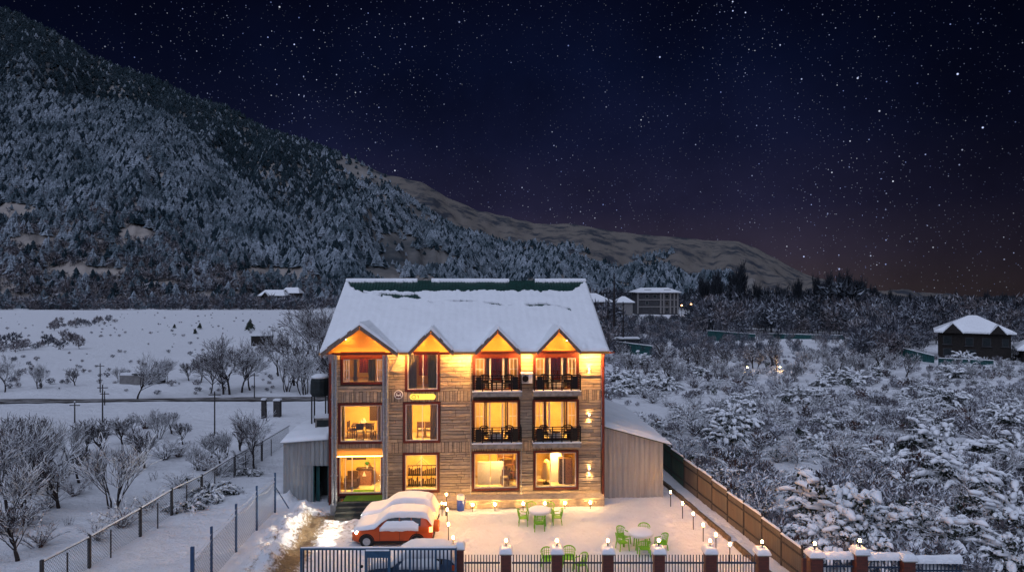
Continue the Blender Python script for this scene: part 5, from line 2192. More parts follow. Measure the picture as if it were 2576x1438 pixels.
    Zb = np.where(A_ < .62, zr[:, None] + .01, zr[:, None] + .01 + (ze - zr[:, None]) * ((A_ - .62) / .38) ** 1.6)
    Zb = Zb + .03 * grid_noise(X, Y * 0 + np.sign(ss)[None, :], 4, 91, 3) * (A_ > .9)
    ends = smooth01((2.03 - np.abs(X + .01)) / .25)
    Zt = Zb + th * (0.25 + .75 * ends) * np.where(A_ > .9, .55, 1.0)
    Yt = Y * (1 + .06 * (A_ > .62))
    slab('snow_cover', X[::-1], Y[::-1], Zt[::-1], (Zb - .03)[::-1], np.ones((63, 32), bool), ['snow_soft'], parent=r)
    if side_snow:
        for s in (-1, 1):
            S_, T_ = np.meshgrid(np.linspace(0, 1, 60), np.linspace(0, 1, 20))
            x_ = .62 - 1.95 * S_
            lowz = .99 - .22 * (.5 + .5 * grid_noise(x_, x_ * 0 + s * 3, 2.6, 95, 4))
            hiz = 1.33 + .05 * grid_noise(x_, x_ * 0 + s * 5, 3.1, 96, 4) - .3 * smooth01((x_ - .25) / .4) - .10 * smooth01((-x_ - 1.0) / .3)
            zz = lowz + (np.maximum(hiz, lowz + .02) - lowz) * T_
            yy = np.where(zz < 1.03, .885, .885 - (zz - 1.03) / (1.58 - 1.03) * .25) + .012
            V1 = np.stack([x_, s * (yy + .075 * np.sqrt(np.clip(4 * T_ * (1 - T_), 0, 1)) + .01), zz], -1)
            V0 = np.stack([x_, s * (yy - .02), zz], -1)
            nn_ = 60 * 20
            I_ = np.arange(nn_).reshape(20, 60)
            q = np.stack([I_[:-1, :-1], I_[:-1, 1:], I_[1:, 1:], I_[1:, :-1]], -1).reshape(-1, 4)
            if s > 0:
                q = q[:, ::-1]
            np_mesh('snow_patch', np.concatenate([V1.reshape(-1, 3), V0.reshape(-1, 3)]), np.concatenate([q, q[:, ::-1] + nn_]), ['snow_soft'], parent=r, smooth=True)
    if lit:
        for s in (-1, 1):
            ld = bpy.data.lights.new('headlight_beam', 'SPOT')
            ld.energy = 300
            ld.color = (1, .93, .78)
            ld.spot_size = R(84)
            ld.spot_blend = .7
            ld.shadow_soft_size = .06
            lo = bpy.data.objects.new('beam', ld)
            COL.objects.link(lo)
            lo.parent = r
            lo.location = (2.16, s * .62, .76)
            lo.rotation_euler = (R(90 - 4), 0, R(-90))
    return r


def put_car(r, x, y, D, rz=180):
    p = px(x, y, D)
    r.location = (p.x, D, gz(p.x, D) - .03)
    r.rotation_euler.z = R(rz)


car = make_car('redpaint', 'red orange car under thick snow with its headlights lit', .18, True, True)
put_car(car, 993, 1330, 35.35, 181)
m = MB()
m.lathe([(.05, -.13), (.26, -.13), (.30, -.09), (.30, .09), (.26, .13), (.05, .13)], 24)
sw = m.build('spare_wheel', 'orangepaint', car)
sw.location = (-2.17, .0, .82)
sw.rotation_euler = (0, R(90), 0)
car = make_car('whitepaint', 'white car buried in snow, parked nearest the hotel', .75, True, False)
put_car(car, 1008, 1300, 37.55, 179)
car = make_car('bluepaint', 'dark blue car with a snowy roof behind the sliding gate', .45, False, True)
put_car(car, 1042, 1400, 30.85, 180)
car.scale = (.95, .95, .93)


# ------------------------------------------------------------------ front boundary
FD = 30.0
GY_ = FD


def fx(x, D=FD):
    return (x - 1288) / FPX * D


def fz(y, D=FD):
    return HC - (y - 719) / FPX * D


def pillar(x, ytop, D, label, w=.46, lamp=None, rz=0.0):
    X = fx(x, D)
    g = gz(X, D)
    zt = fz(ytop, D)
    r = empty('brick_pillar', (X, D, g - .1), rz, label, 'pillar', 'brick pillars of the front boundary')
    H = zt - g + .1 - .17
    m = MB()
    m.box(-w / 2, w / 2, -w / 2, w / 2, 0, H - .07)
    m.build('shaft', 'brick', r)
    MB().box(-w / 2 - .05, w / 2 + .05, -w / 2 - .05, w / 2 + .05, H - .07, H).build('capstone', 'concrete', r)
    k = w / 2 + .05
    U, V = np.meshgrid(np.linspace(-k, k, 13), np.linspace(-k, k, 13))
    e = 1 - np.maximum(np.abs(U), np.abs(V)) / k
    T = .17 * np.sqrt(np.clip(smooth01(e / .35), 0, 1)) + .07 + .03 * grid_noise(U + X, V, 3, 7, 3)
    bulge = 1 + .10 * np.clip(1 - e / .3, 0, 1)
    slab('snow_cap', U * bulge, V * bulge, H + T, np.full_like(U, H - .015), np.ones((12, 12), bool), ['snow'], parent=r)
    if lamp:
        q = empty('pillar_lamp', (X, D - .02, g - .1 + H + .20), 0, lamp, 'lamp', 'lit lamps on the brick pillars')
        MB().tube((0, 0, 0), (0, 0, .22), .025, n=8).lathe([(.035, .20), (.06, .23)], 12).build('lamp_base', 'blackmetal', q)
        MB().lathe([(.03, .23), (.046, .25), (.048, .31), (.03, .345), (.01, .35)], 14).build('bulb', 'bulb', q, smooth=True)
    return X


ORD = ('first', 'second', 'third', 'fourth', 'fifth', 'sixth')
PXS = [1273, 1401, 1529, 1657, 1786, 1917]
for k, x in enumerate(PXS):
    pillar(x, 1376 if k < 5 else 1379, FD, 'brick pillar with a snow cap and a lamp, %s to the right of the gate' % ORD[k], .46, 'glowing lamp on the snow cap of the %s brick pillar right of the gate' % ORD[k])
# gate post
gpx = pillar(1158, 1366, FD + .1, 'dark gate post under a lump of snow at the right end of the blue gate', .30)
# beyond the corrugated fence
D7, D8, D9 = 29.2, 28.4, 27.7
pillar(2049, 1384, D7, 'wide brick pillar just right of the corrugated fence', .50, 'glowing lamp on the pillar just right of the corrugated fence')
pillar(2162, 1377, D8, 'brick pillar carrying the last lamp of the boundary', .46, 'last glowing lamp of the boundary, before the snow laden bush')
pillar(2281, 1392, D9, 'lampless brick pillar with a wide cap of snow near the bottom right', .46)
m = MB()
X_ = fx(2030, D7)
w_ = m.box(-.08, .09, -.05, .05, 0, 1.6).build('gate_upright', 'brick', loc=(X_ - .14, D7 - .02, gz(X_, D7) - .1))
tag(w_, 'narrow dark red upright beside the wide pillar right of the corrugated fence', 'post')


def fence_panel(x0, x1, ytop, D0, D1, label, snow=False, mat_='bluefence'):
    a, b = Vector((fx(x0, D0), D0, 0)), Vector((fx(x1, D1), D1, 0))
    g = min(gz(a.x, a.y), gz(b.x, b.y)) - .1
    zt0, zt1 = fz(ytop, D0) - g, fz(ytop, D1) - g
    r = empty('picket_fence', (a.x, a.y, g), 0, label, 'fence', 'picket panels of the front boundary')
    d = b - a
    L = d.length
    n = int(L / .125)
    m = MB()
    for i in range(n):
        t = (i + .5) / n
        p = d * t
        zt = zt0 + (zt1 - zt0) * t
        m.tube((p.x, p.y, .05), (p.x, p.y, zt), .024, n=6)
    m.build('pickets', mat_, r)
    m = MB()
    for off in (.34, 1.15):
        m.beam(Vector((0, -.03, zt0 - off)), d + Vector((0, -.03, zt1 - off)), .035, .07)
    m.build('rail', mat_, r)
    m = MB()
    m.beam(Vector((0, 0, .10)), d + Vector((0, 0, .10)), .2, .3)
    m.build('footing', 'concrete', r)
    if snow:
        S_, T_ = np.meshgrid(np.linspace(.02, .98, 30), np.linspace(-1, 1, 8))
        px_, py_ = d.x * S_, d.y * S_ + .14 * T_
        top = zt0 + (zt1 - zt0) * S_ - .02
        Tk_ = .26 * np.sqrt(np.clip(1 - T_ ** 2, 0, 1)) + .03 + .05 * grid_noise(S_ * 3, T_ + x0, 1.5, 44, 3)
        slab('snow_load', px_, py_, top + Tk_, top, np.ones((7, 29), bool), ['snow'], parent=r)
    return r


ed = [1160] + PXS
for k in range(6):
    a = ed[k] + (15 if k else 8)
    fence_panel(a, ed[k + 1] - 15, 1394, FD, FD, ('picket fence panel between the gate post and the first brick pillar' if k == 0 else 'picket fence panel between the %s and %s brick pillar right of the gate' % (ORD[k - 1], ORD[k])))
fence_panel(2066, 2146, 1402, D7 - .1, D8 + .1, 'blue picket panel left of the pillar with the last lamp', True)
fence_panel(2178, 2265, 1404, D8 - .1, D9 + .1, 'blue picket panel under snow right of the pillar with the last lamp', True)
fence_panel(2297, 2420, 1412, D9 - .1, D9 - .6, 'blue picket panel under snow at the right end of the boundary', True)

# sliding gate
gx0, gx1 = fx(760), fx(1150)
gt = fz(1371)
gl = gz((gx0 + gx1) / 2, FD)
gate = empty('sliding_gate', (gx0, FD - .25, gl), 0, 'long blue sliding gate with upright bars before the cars', 'gate')
W_, H_ = gx1 - gx0, gt - gl
m = MB()
m.box(0, W_, -.04, .04, H_ - .09, H_).box(0, W_, -.04, .04, .10, .20).box(0, .09, -.04, .04, .20, H_ - .09).box(W_ - .09, W_, -.04, .04, .20, H_ - .09)
m.box(W_ * .70, W_ * .70 + .05, -.03, .03, .20, H_ - .09).box(W_ * .86, W_ * .86 + .05, -.03, .03, .20, H_ - .09)
m.build('gate_frame', 'bluegate', gate)
d0, d1 = fx(921) - gx0, fx(985) - gx0
m = MB()
q = .12
x_ = .14
while x_ < W_ - .1:
    if not (d0 - .04 < x_ < d1 + .04):
        m.box(x_ - .033, x_ + .033, -.012, .012, .20, H_ - .09)
    x_ += .165
m.build('bars', 'bluefence', gate)
m = MB()
hd_ = H_ - .12
m.box(d0, d0 + .12, -.05, .05, .21, hd_).box(d1 - .12, d1, -.05, .05, .21, hd_).box(d0 + .12, d1 - .12, -.05, .05, hd_ - .30, hd_).box(d0 + .12, d1 - .12, -.05, .05, .21, .40)
dr = m.build('wicket_door', 'bluegate', gate)
m = MB()
for k in range(7):
    x_ = d0 + .12 + (d1 - d0 - .24) * (k + .5) / 7
    m.box(x_ - .028, x_ + .028, -.012, .012, .40, hd_ - .30)
m.build('bars', 'bluefence', dr)
MB().box(d0 + .05, d1 - .05, -.07, .05, hd_ + .002, hd_ + .06).build('snow_strip', 'snow', dr)
m = MB()
m.lathe([(.02, -.03), (.06, -.03), (.06, .03), (.02, .03)], 14)
lk = m.build('lock', 'blackmetal', gate)
lk.location = (d0 - .12, -.06, H_ * .55)
lk.rotation_euler = (R(90), 0, 0)
U, V = np.meshgrid(np.linspace(.02, W_ - .02, 70), np.linspace(-.05, .05, 6))
slab('snow_strip', U, V, H_ + .03 + .03 * np.clip(grid_noise(U, V, 1.4, 21, 3), -.4, 1) + .04 * smooth01((U - W_ * .55) / (W_ * .4)), np.full_like(U, H_ + .002), np.ones((5, 69), bool), ['snow'], parent=gate)

# ------------------------------------------------------------------ corrugated fence on the east side
ys = [30.4, 32.2, 34.1, 36.1, 38.1, 40.2, 42.4, 44.7, 47.1, 49.6, 52.2]
for i in range(len(ys) - 1):
    y0, y1 = ys[i], ys[i + 1]
    a, b = Vector((fence_x(y0), y0, 0)), Vector((fence_x(y1), y1, 0))
    h = 1.55 + .06 * i + .04 * ((i * 7) % 3 - 1)
    nm = ('first', 'second', 'third', 'fourth', 'fifth', 'sixth', 'seventh', 'eighth', 'ninth', 'tenth')[i]
    r = empty('weathered_fence', (a.x, a.y, -.05), 0, '%s bay of the weathered sheet fence, counted from the front boundary' % nm, 'fence', 'bays of the weathered sheet fence')
    m = MB()
    corrugated(m, (0, 0), (b.x - a.x, b.y - a.y), 0, h, h + .03, .16, .012)
    d = (b - a)
    so = m.build('sheet', 'tin_fence' if i < 7 else 'tin_green', r)
    so.modifiers.new('thick', 'SOLIDIFY').thickness = .008
    m = MB()
    m.box(-.045, .035, -.05, .05, 0, h + .16)
    m.build('post', 'post_wood', r)
    m = MB()
    for zz in (h * .80, h * .25):
        m.beam(Vector((-.045, .05, zz)), d + Vector((-.045, -.05, zz)), .04, .07)
    m.build('rail', 'post_wood', r)
    S_, T_ = np.meshgrid(np.linspace(.0, 1, 24), np.linspace(-1, 1, 6))
    cx, cy_ = d.x * S_ + .055 * T_, d.y * S_
    Tk_ = .07 * np.sqrt(np.clip(1 - T_ ** 2, 0, 1)) * (1 + .9 * grid_noise(S_ * d.y, T_ * 0 + i, 1.2, 15, 3)) + .01
    slab('snow_strip', cx[:, ::-1], cy_[:, ::-1], h + .03 + Tk_, np.full_like(S_, h + .012), np.ones((5, 23), bool), ['snow'], parent=r)
# low stone kerb inside the fence
m = MB()
rnd = random.Random(3)
y = 30.6
while y < 50:
    L = .35 + .5 * rnd.random()
    o_ = -1.15 + .05 * rnd.random()
    if not 34.6 < y < 35.1:
        m.beam((fence_x(y) + o_, y, .06), (fence_x(y + L) + o_, y + L - .03, .06), .16, .26 + .06 * rnd.random())
    y += L
M['kerb'] = simple('brown_stone_kerb', (0.12, 0.085, 0.055), 0.85, 0, .5, 5, .4)
tag(m.build('stone_kerb', 'kerb'), 'low brown stone edging in the snow inside the sheet fence', 'kerb', kind='structure')


# ------------------------------------------------------------------ wire fences on the left
def net(m, p0, p1, z0a, z0b, h, step=.16, r=.006):
    d = p1 - p0
    L = math.hypot(d.x, d.y)
    n = int((L + h) / step)
    for i in range(n + 1):
        s = i * step
        for flip in (0, 1):
            # diagonal wires clipped to the panel
            s0, zz0, s1, zz1 = s - h, h, s, 0.0
            if s0 < 0:
                zz0, s0 = h + s0, 0.0
            if s1 > L:
                zz1, s1 = s1 - L, L
            if s1 - s0 < .02:
                continue
            if flip:
                zz0, zz1 = h - zz0, h - zz1
            t0, t1 = s0 / L, s1 / L
            a = p0 + d * t0
            b = p0 + d * t1
            za, zb = z0a + (z0b - z0a) * t0, z0a + (z0b - z0a) * t1
            m.tube((a.x, a.y, za + zz0), (b.x, b.y, zb + zz1), r, n=3, cap=False)


posts = [(484, 27.9, 2.45), (532, 30.4, 2.4), (594, 33.3, 2.35), (646, 36.3, 2.35), (692, 39.5, 2.3)]
PA = []
for x, D, h in posts:
    p = Vector((fx(x, D), D, 0))
    p.z = gz(p.x, p.y)
    PA.append(p)
for i, (p, (x, D, h)) in enumerate(zip(PA, posts)):
    nm = ('nearest', 'second', 'third', 'fourth', 'farthest')[i]
    r = empty('wire_fence_bay', (p.x, p.y, p.z - .1), 0, 'blue post and wire net bay of the driveway fence, %s from the drone' % nm, 'fence', 'blue posts of the driveway fence')
    MB().box(-.045 if i else -.07, .045 if i else .07, -.045, .045, 0, h + .1).build('post', 'bluepost', r)
    if i < 4:
        m = MB()
        q = PA[i + 1] - p
        net(m, Vector((0, .05, 0)), Vector((q.x, q.y - .05, 0)), .15, .15 + q.z, 1.75, .20)
        m.build('wire_net', 'galv', r)
        m = MB()
        k = 14
        for zz in (1.95, 2.2):
            for j in range(k):
                a, b = j / k, (j + 1) / k
                sg = lambda t: -.25 * 4 * t * (1 - t) * (.6 if zz > 2 else 1)
                m.tube((q.x * a, q.y * a, zz + q.z * a + sg(a)), (q.x * b, q.y * b, zz + q.z * b + sg(b)), .012, n=4)
        m.build('top_wire', 'twig', r)
    else:
        m = MB()
        m.beam((0, 0, 1.6), (.55, .75, .1), .05, .05)
        m.build('brace', 'bluepost', r)

FB = [(118, 28.6), (212, 31.6), (336, 35.6), (392, 38.6), (452, 42.0), (520, 46.5), (580, 51.0), (640, 56.5)]
PB = []
for i, (x, D) in enumerate(FB):
    X = -19.7 + (D - 28.6) * .045
    PB.append(Vector((X, D, gz(X, D))))
for i in range(len(PB) - 1):
    p, q = PB[i], PB[i + 1] - PB[i]
    nm = ('first', 'second', 'third', 'fourth', 'fifth', 'sixth', 'seventh')[i]
    r = empty('mesh_fence_bay', (p.x, p.y, p.z - .1), 0, '%s bay of the sagging mesh fence with a snowy top rail, from the bottom left' % nm, 'fence', 'bays of the sagging mesh fence')
    MB().box(-.06, .06, -.06, .06, 0, 1.62).build('post', 'post_wood', r)
    MB().box(.25, .30, 1.2, 1.25, 0, 1.45).build('post', 'post_wood', r)
    m = MB()
    net(m, Vector((0, .06, 0)), Vector((q.x, q.y - .06, 0)), .12, .12 + q.z, 1.35, .17, .007)
    m.build('mesh', 'galv', r)
    m = MB()
    m.tube((0, 0, 1.52), (q.x, q.y, 1.52 + q.z), .035, n=8)
    ra = m.build('top_rail', 'post_wood', r)
    m = MB()
    m.tube((.0, 0, 1.565), (q.x, q.y, 1.565 + q.z), .045, n=8)
    m.build('snow_strip', 'snow', r)

# gate posts and poles further off
for x, y0, y1, w, nm in ((664, 1006, 1052, .40, 'left'), (698, 1010, 1050, .62, 'right')):
    D = 13.0 * FPX / (y1 - 719)
    p = px(x, y1, D)
    r = empty('stone_post', (p.x, p.y, gz(p.x, p.y) - .1), 0, '%s one of the two dark gate posts near the road behind the orchard' % nm, 'post', 'dark gate posts by the road')
    h = (y1 - y0) / FPX * D + .1
    MB().box(-w / 2, w / 2, -w / 2, w / 2, 0, h).build('shaft', 'post_wood', r)
    MB().box(-w / 2 - .03, w / 2 + .03, -w / 2 - .03, w / 2 + .03, h + .001, h + .14).build('snow_cap', 'snow', r)
for x, y0, y1, nm in ((258, 962, 1068, 'tall pole standing in front of the road'), (188, 1008, 1060, 'short signpost left of the road poles'), (263, 980, 1015, 'pole behind the road beside the small ruin'), (252, 912, 985, 'dark pole with a crossbar in the snow field'),
                        (540, 980, 1110, 'thin pole among the orchard trees by the road'), (640, 935, 1000, 'thin pole behind the road near the clump of trees')):
    D = min(110, 13.0 * FPX / (y1 - 719))
    p = px(x, y1, D)
    r = empty('wooden_pole', (p.x, p.y, gz(p.x, p.y) - .1), 0, nm, 'pole')
    h = (y1 - y0) / FPX * D + .1
    MB().tube((0, 0, 0), (0, 0, h), .07, .05, 8).build('shaft', 'post_wood', r)
    MB().box(-.5, .5, -.03, .03, h - .35, h - .27).build('crossbar', 'post_wood', r)
    MB().box(-.06, .06, -.06, .06, h, h + .08).build('snow_cap', 'snow', r)


# ------------------------------------------------------------------ distant buildings
def hip_house(x, ybase, D, w, d, h, rh, label, name='house', wallm='housebrick', flat=.25, rz=0.0, wins=(), dorm=(), ov=.9, z0=-.2):
    p = px(x, ybase, D)
    r = empty(name, (p.x, p.y, z0), rz, label, 'house')
    MB().box(-w / 2, w / 2, -d / 2, d / 2, 0, h).build('wall', wallm, r)
    a, b = w / 2 + ov, d / 2 + ov
    e = [(-a, -b, h - .1), (a, -b, h - .1), (a, b, h - .1), (-a, b, h - .1)]
    k = w / 2 * flat
    t = [(-k, 0, h + rh), (k, 0, h + rh)]
    m = MB()
    m.add(e + t, [(0, 1, 5, 4), (1, 2, 5), (2, 3, 4, 5), (3, 0, 4), (3, 2, 1, 0)])
    rf = m.build('roof', 'canvas', r)
    m = MB()
    up = Vector((0, 0, .30))
    e2 = [Vector(q) + up for q in e]
    t2 = [Vector(q) + up * .8 for q in t]
    m.add(e2 + t2 + [Vector(q) + Vector((0, 0, .004)) for q in e], [(0, 1, 5, 4), (1, 2, 5), (2, 3, 4, 5), (3, 0, 4), (6, 7, 1, 0), (7, 8, 2, 1), (8, 9, 3, 2), (9, 6, 0, 3)])
    m.build('snow_cover', 'snow_soft', rf)
    for wx, wz, ww, wh in wins:
        f = MB().ring(wx - ww / 2, wx + ww / 2, wz, wz + wh, .09, -d / 2 - .05, -d / 2 + .01)
        f.box(wx - ww / 2 - .15, wx + ww / 2 + .15, -d / 2 - .2, -d / 2 - .051, wz - .10, wz - .001)
        wd = f.build('window', 'housegrey', r)
        MB().box(wx - ww / 2 + .09, wx + ww / 2 - .09, -d / 2 - .02, -d / 2 + .0, wz + .09, wz + wh - .09).build('pane', 'darkglass', wd)
    for gxx, gw, gh in dorm:
        m = MB()
        yf = -b - .10
        m.add([(gxx - gw / 2, yf, h - .12), (gxx + gw / 2, yf, h - .12), (gxx, yf, h - .12 + gh), (gxx - gw / 2, yf + 2.5, h - .1), (gxx + gw / 2, yf + 2.5, h - .1), (gxx, yf + 2.5, h + gh - .1)], [(0, 1, 2), (0, 2, 5, 3), (1, 4, 5, 2)])
        g = m.build('gable', wallm, r)
        m = MB()
        for s in (-1, 1):
            m.hexa([(gxx, yf - .05, h - .1 + gh), (gxx + s * (gw / 2 + .1), yf - .05, h - .2), (gxx + s * (gw / 2 + .1), yf + 2.5, h - .2), (gxx, yf + 2.5, h - .1 + gh),
                    (gxx, yf - .05, h + .12 + gh), (gxx + s * (gw / 2 + .1), yf - .05, h + .02), (gxx + s * (gw / 2 + .1), yf + 2.5, h + .02), (gxx, yf + 2.5, h + .12 + gh)])
        m.build('snow_cover', 'snow_soft', g)
    return r


D = 124.0
hip_house(2447, 890, D, 10.6, 8, 5.1, 2.7, 'dark brick house with a snowy hipped roof and two small gables', flat=.12, ov=.75, rz=-R(31),
          wins=((-4.0, 2.9, 1.3, 1.5), (-.7, 2.75, 1.2, 1.5), (1.8, 2.75, 1.3, 1.5), (4.5, 2.8, 1.0, 1.4), (-4.0, .9, 1.3, 1.3), (-.3, .8, 1.2, 1.3)), dorm=((-3.2, 3.0, 1.7), (3.4, 2.4, 1.5)))
hip_house(2632, 890, 116, 7.0, 7, 2.6, 2.4, 'low snow roofed house at the right edge of the valley', wallm='housebrick', flat=.3, rz=-R(31), wins=((-2, .8, 1, 1),))
D = 320.0
r = hip_house(1646, 770, D, 18.5, 16, 10.2, 1.9, 'pale flat roofed building of several storeys beyond the hotel roof', name='apartment_house', wallm='housegrey', flat=.7, ov=1.2, z0=.0)
m = MB()
for x_ in (-9.2, 1.2, 2.6, 5.6, 7.4, 9.0):
    m.box(x_ - .35, x_ + .35, -8.4, -8.01, .5, 9.9)
for zz in (3.4, 6.6):
    m.box(-9, 9.3, -8.35, -8.02, zz, zz + .5)
m.build('pilaster', 'housepale', r)
for x_, zz in ((-5, 4.6), (-5, 7.6), (-1.5, 7.6), (4.1, 4.4), (4.1, 7.5), (4.1, 1.5)):
    wd = MB().ring(x_ - .8, x_ + .8, zz, zz + 1.6, .12, -8.1, -8.0).build('window', 'housepale', r)
    MB().box(x_ - .68, x_ + .68, -8.06, -8.01, zz + .12, zz + 1.48).build('pane', 'darkglass', wd)
m = MB()
for x_ in (-4, 5):
    m.box(x_ - 1.6, x_ + 1.6, -5, -4.6, 11.2, 11.5).box(x_ - 1.4, x_ - 1.1, -4.9, -4.7, 10, 11.2).box(x_ + 1.1, x_ + 1.4, -4.9, -4.7, 10, 11.2)
m.build('roof_frame', 'canvas', r)
hip_house(1492, 775, 200, 8.5, 9, 8.6, 2.2, 'brown house half hidden behind the right end of the hotel roof', wallm='housepale', flat=.2, ov=1.0, z0=0, wins=((1.5, 5, 1.2, 1.6),))
hip_house(1568, 770, 300, 7, 7, 5.5, 2.4, 'small snow roofed house left of the pale building of several storeys', wallm='housepale', flat=.2, z0=.5)
hip_house(2446, 778, 330, 8, 6, 3.5, 1.2, 'small pale house far beyond the dark brick house', wallm='housepale', flat=.6, z0=-.5)
hip_house(2520, 800, 200, 8, 6, 2.2, 1.4, 'low pale hut under snow beyond the dark brick house', wallm='housepale', flat=.5)
for x, y, D, w, nm in ((690, 752, 400, 14, 'long snow roofed village house with dark gables at the foot of the mountain'), (735, 745, 420, 10, 'smaller snow roofed village house at the foot of the mountain')):
    hip_house(x, y, D, w, 9, 4.0, 3.2, nm, wallm='housebrick', flat=.75, z0=px(x, y, D).z - 2, dorm=((-w * .25, 4, 2.2),))
# dark hut and ruin in the field
p = gp(660, 838)
p = px(660, 836, 150)
r = empty('field_hut', (p.x, p.y, .1), R(8), 'dark brown box shaped hut at the edge of the snow field', 'hut')
MB().box(-2.1, 2.1, -1.2, 1.2, 0, 2.0).build('wall', 'housebrick', r)
MB().box(-2.2, 2.2, -1.3, 1.3, 2.0, 2.15).build('roof', 'canvas', r)
MB().box(-2.15, 2.15, -1.25, 1.25, 2.152, 2.38).build('snow_cover', 'snow', r)
p = px(372, 985, 92)
r = empty('ruined_hut', (p.x, p.y, .05), 0, 'low ruined stone hut with snow on its roof behind the roadside tree', 'hut')
MB().box(-3.6, -1.2, -.4, .4, 0, 1.1).box(-1.2, 1.8, -1.2, 1.2, 0, 1.3).build('wall', 'housepale', r)
MB().box(-1.4, 2.0, -1.4, 1.4, 1.3, 1.45).build('roof', 'canvas', r)
MB().box(-1.3, 1.9, -1.3, 1.3, 1.452, 1.9).box(-3.55, -1.22, -.35, .35, 1.102, 1.4).build('snow_cover', 'snow', r)
# street lamps far off
for x, y, nm in ((1715, 769, 'left'), (1739, 766, 'right')):
    p = px(x, y, 300)
    r = empty('street_lamp', (p.x, p.y, 0), 0, '%s of the two orange street lamps beside the far pale building' % nm, 'street lamp', 'far orange street lamps')
    MB().tube((0, 0, -.2), (0, 0, p.z), .12, .08, 8).build('post', 'post_wood', r)
    MB().lathe([(.1, -.2), (.38, -.08), (.38, .15), (.1, .3)], 10).build('bulb', 'streetbulb', r).location = (0, 0, p.z + .2)
# green sheet fences in the valley
for x0, x1, y0, y1, D0, D1, h, nm in ((1545, 1640, 872, 884, 132, 128, 1.5, 'green sheet fence just right of the hotel eave'), (1780, 1900, 843, 852, 160, 165, 1.6, 'snow broken green sheet fence left of the snow capped shed roof'),
                                     (2030, 2125, 852, 854, 168, 168, 1.5, 'right stretch of the long straight green sheet fence'), (1930, 2030, 849, 852, 168, 168, 1.5, 'left stretch of the long straight green sheet fence'),
                                     (2250, 2350, 880, 905, 120, 113, 1.0, 'green sheet fence running up to the dark brick house'), (2360, 2500, 908, 914, 112, 112, .7, 'green sheet fence in front of the dark brick house')):
    a, b = px(x0, y0, D0), px(x1, y1, D1)
    r = empty('sheet_fence', (a.x, a.y, a.z - h * .3), 0, nm, 'fence', 'green sheet fences in the valley')
    m = MB()
    corrugated(m, (0, 0), (b.x - a.x, b.y - a.y), -1.2, h, h + (b.z - a.z), .4, .05)
    m.build('sheet', 'teal', r).modifiers.new('thick', 'SOLIDIFY').thickness = .03
    m = MB()
    L = b - a
    m.beam(Vector((0, 0, h + .06)), Vector((L.x, L.y, h + .06 + L.z)), .22, .12)
    m.build('snow_strip', 'snow', r)
p = px(1565, 850, 140)
r = empty('open_shed', (p.x, p.y, 0), 0, 'low dark open shed right of the hotel roof', 'shed')
MB().box(-3.5, 3.5, -1.5, 1.5, 2.0, 2.4).build('roof', 'canvas', r)
m = MB()
for x_ in (-3.2, -1, 1.2, 3.2):
    m.box(x_ - .1, x_ + .1, -1.3, -1.1, 0, 2.0)
m.box(-3.2, -1.4, 1.2, 1.3, 0, 2.0)
m.build('posts', 'post_wood', r)
MB().box(-3.4, 3.4, -1.4, 1.4, 2.402, 2.65).build('snow_cover', 'snow', r)


# ------------------------------------------------------------------ trees and bushes
import bmesh
_b = bmesh.new()
bmesh.ops.create_icosphere(_b, subdivisions=2, radius=1.0)
ICO_V = np.array([v.co[:] for v in _b.verts])
_b.verts.ensure_lookup_table()
ICO_F = [tuple(v.index for v in f.verts) for f in _b.faces]
_b.free()


def blob(m, c, rx, ry, rz, rnd, ax=None, pitch=0.0):
    """soft uneven lump of snow, flatter underneath"""
    sd = rnd.random() * 100
    vs = []
    cp, sp = math.cos(pitch), math.sin(pitch)
    ca, sa_ = (math.cos(ax), math.sin(ax)) if ax is not None else (1, 0)
    for x, y, z in ICO_V:
        k = 1 + .45 * mnoise.noise(Vector((x * 1.3 + sd, y * 1.3, z * 1.3 + sd)))
        zz = z * k * rz * (1.0 if z > 0 else .45)
        X, Y = x * k * rx, y * k * ry
        X2, zz = X * cp + zz * sp * .4, zz - X * sp - .25 * rz * x * x
        vs.append((c[0] + X2 * ca - Y * sa_, c[1] + X2 * sa_ + Y * ca, c[2] + zz))
    m.add(vs, ICO_F)


def leaves(m, c, s, n, rnd, size=.12):
    for _ in range(n):
        p = Vector(c) + Vector((rnd.gauss(0, s), rnd.gauss(0, s), rnd.gauss(-.25 * s, s * .6)))
        d = Vector((rnd.gauss(0, 1), rnd.gauss(0, 1), rnd.gauss(-.5, .6))).normalized() * size * (.6 + .8 * rnd.random())
        w = d.cross(Vector((rnd.gauss(0, 1), rnd.gauss(0, 1), 1))).normalized() * size * .3
        m.add([p, p + d * .5 + w, p + d, p + d * .5 - w], [(0, 1, 2, 3)])


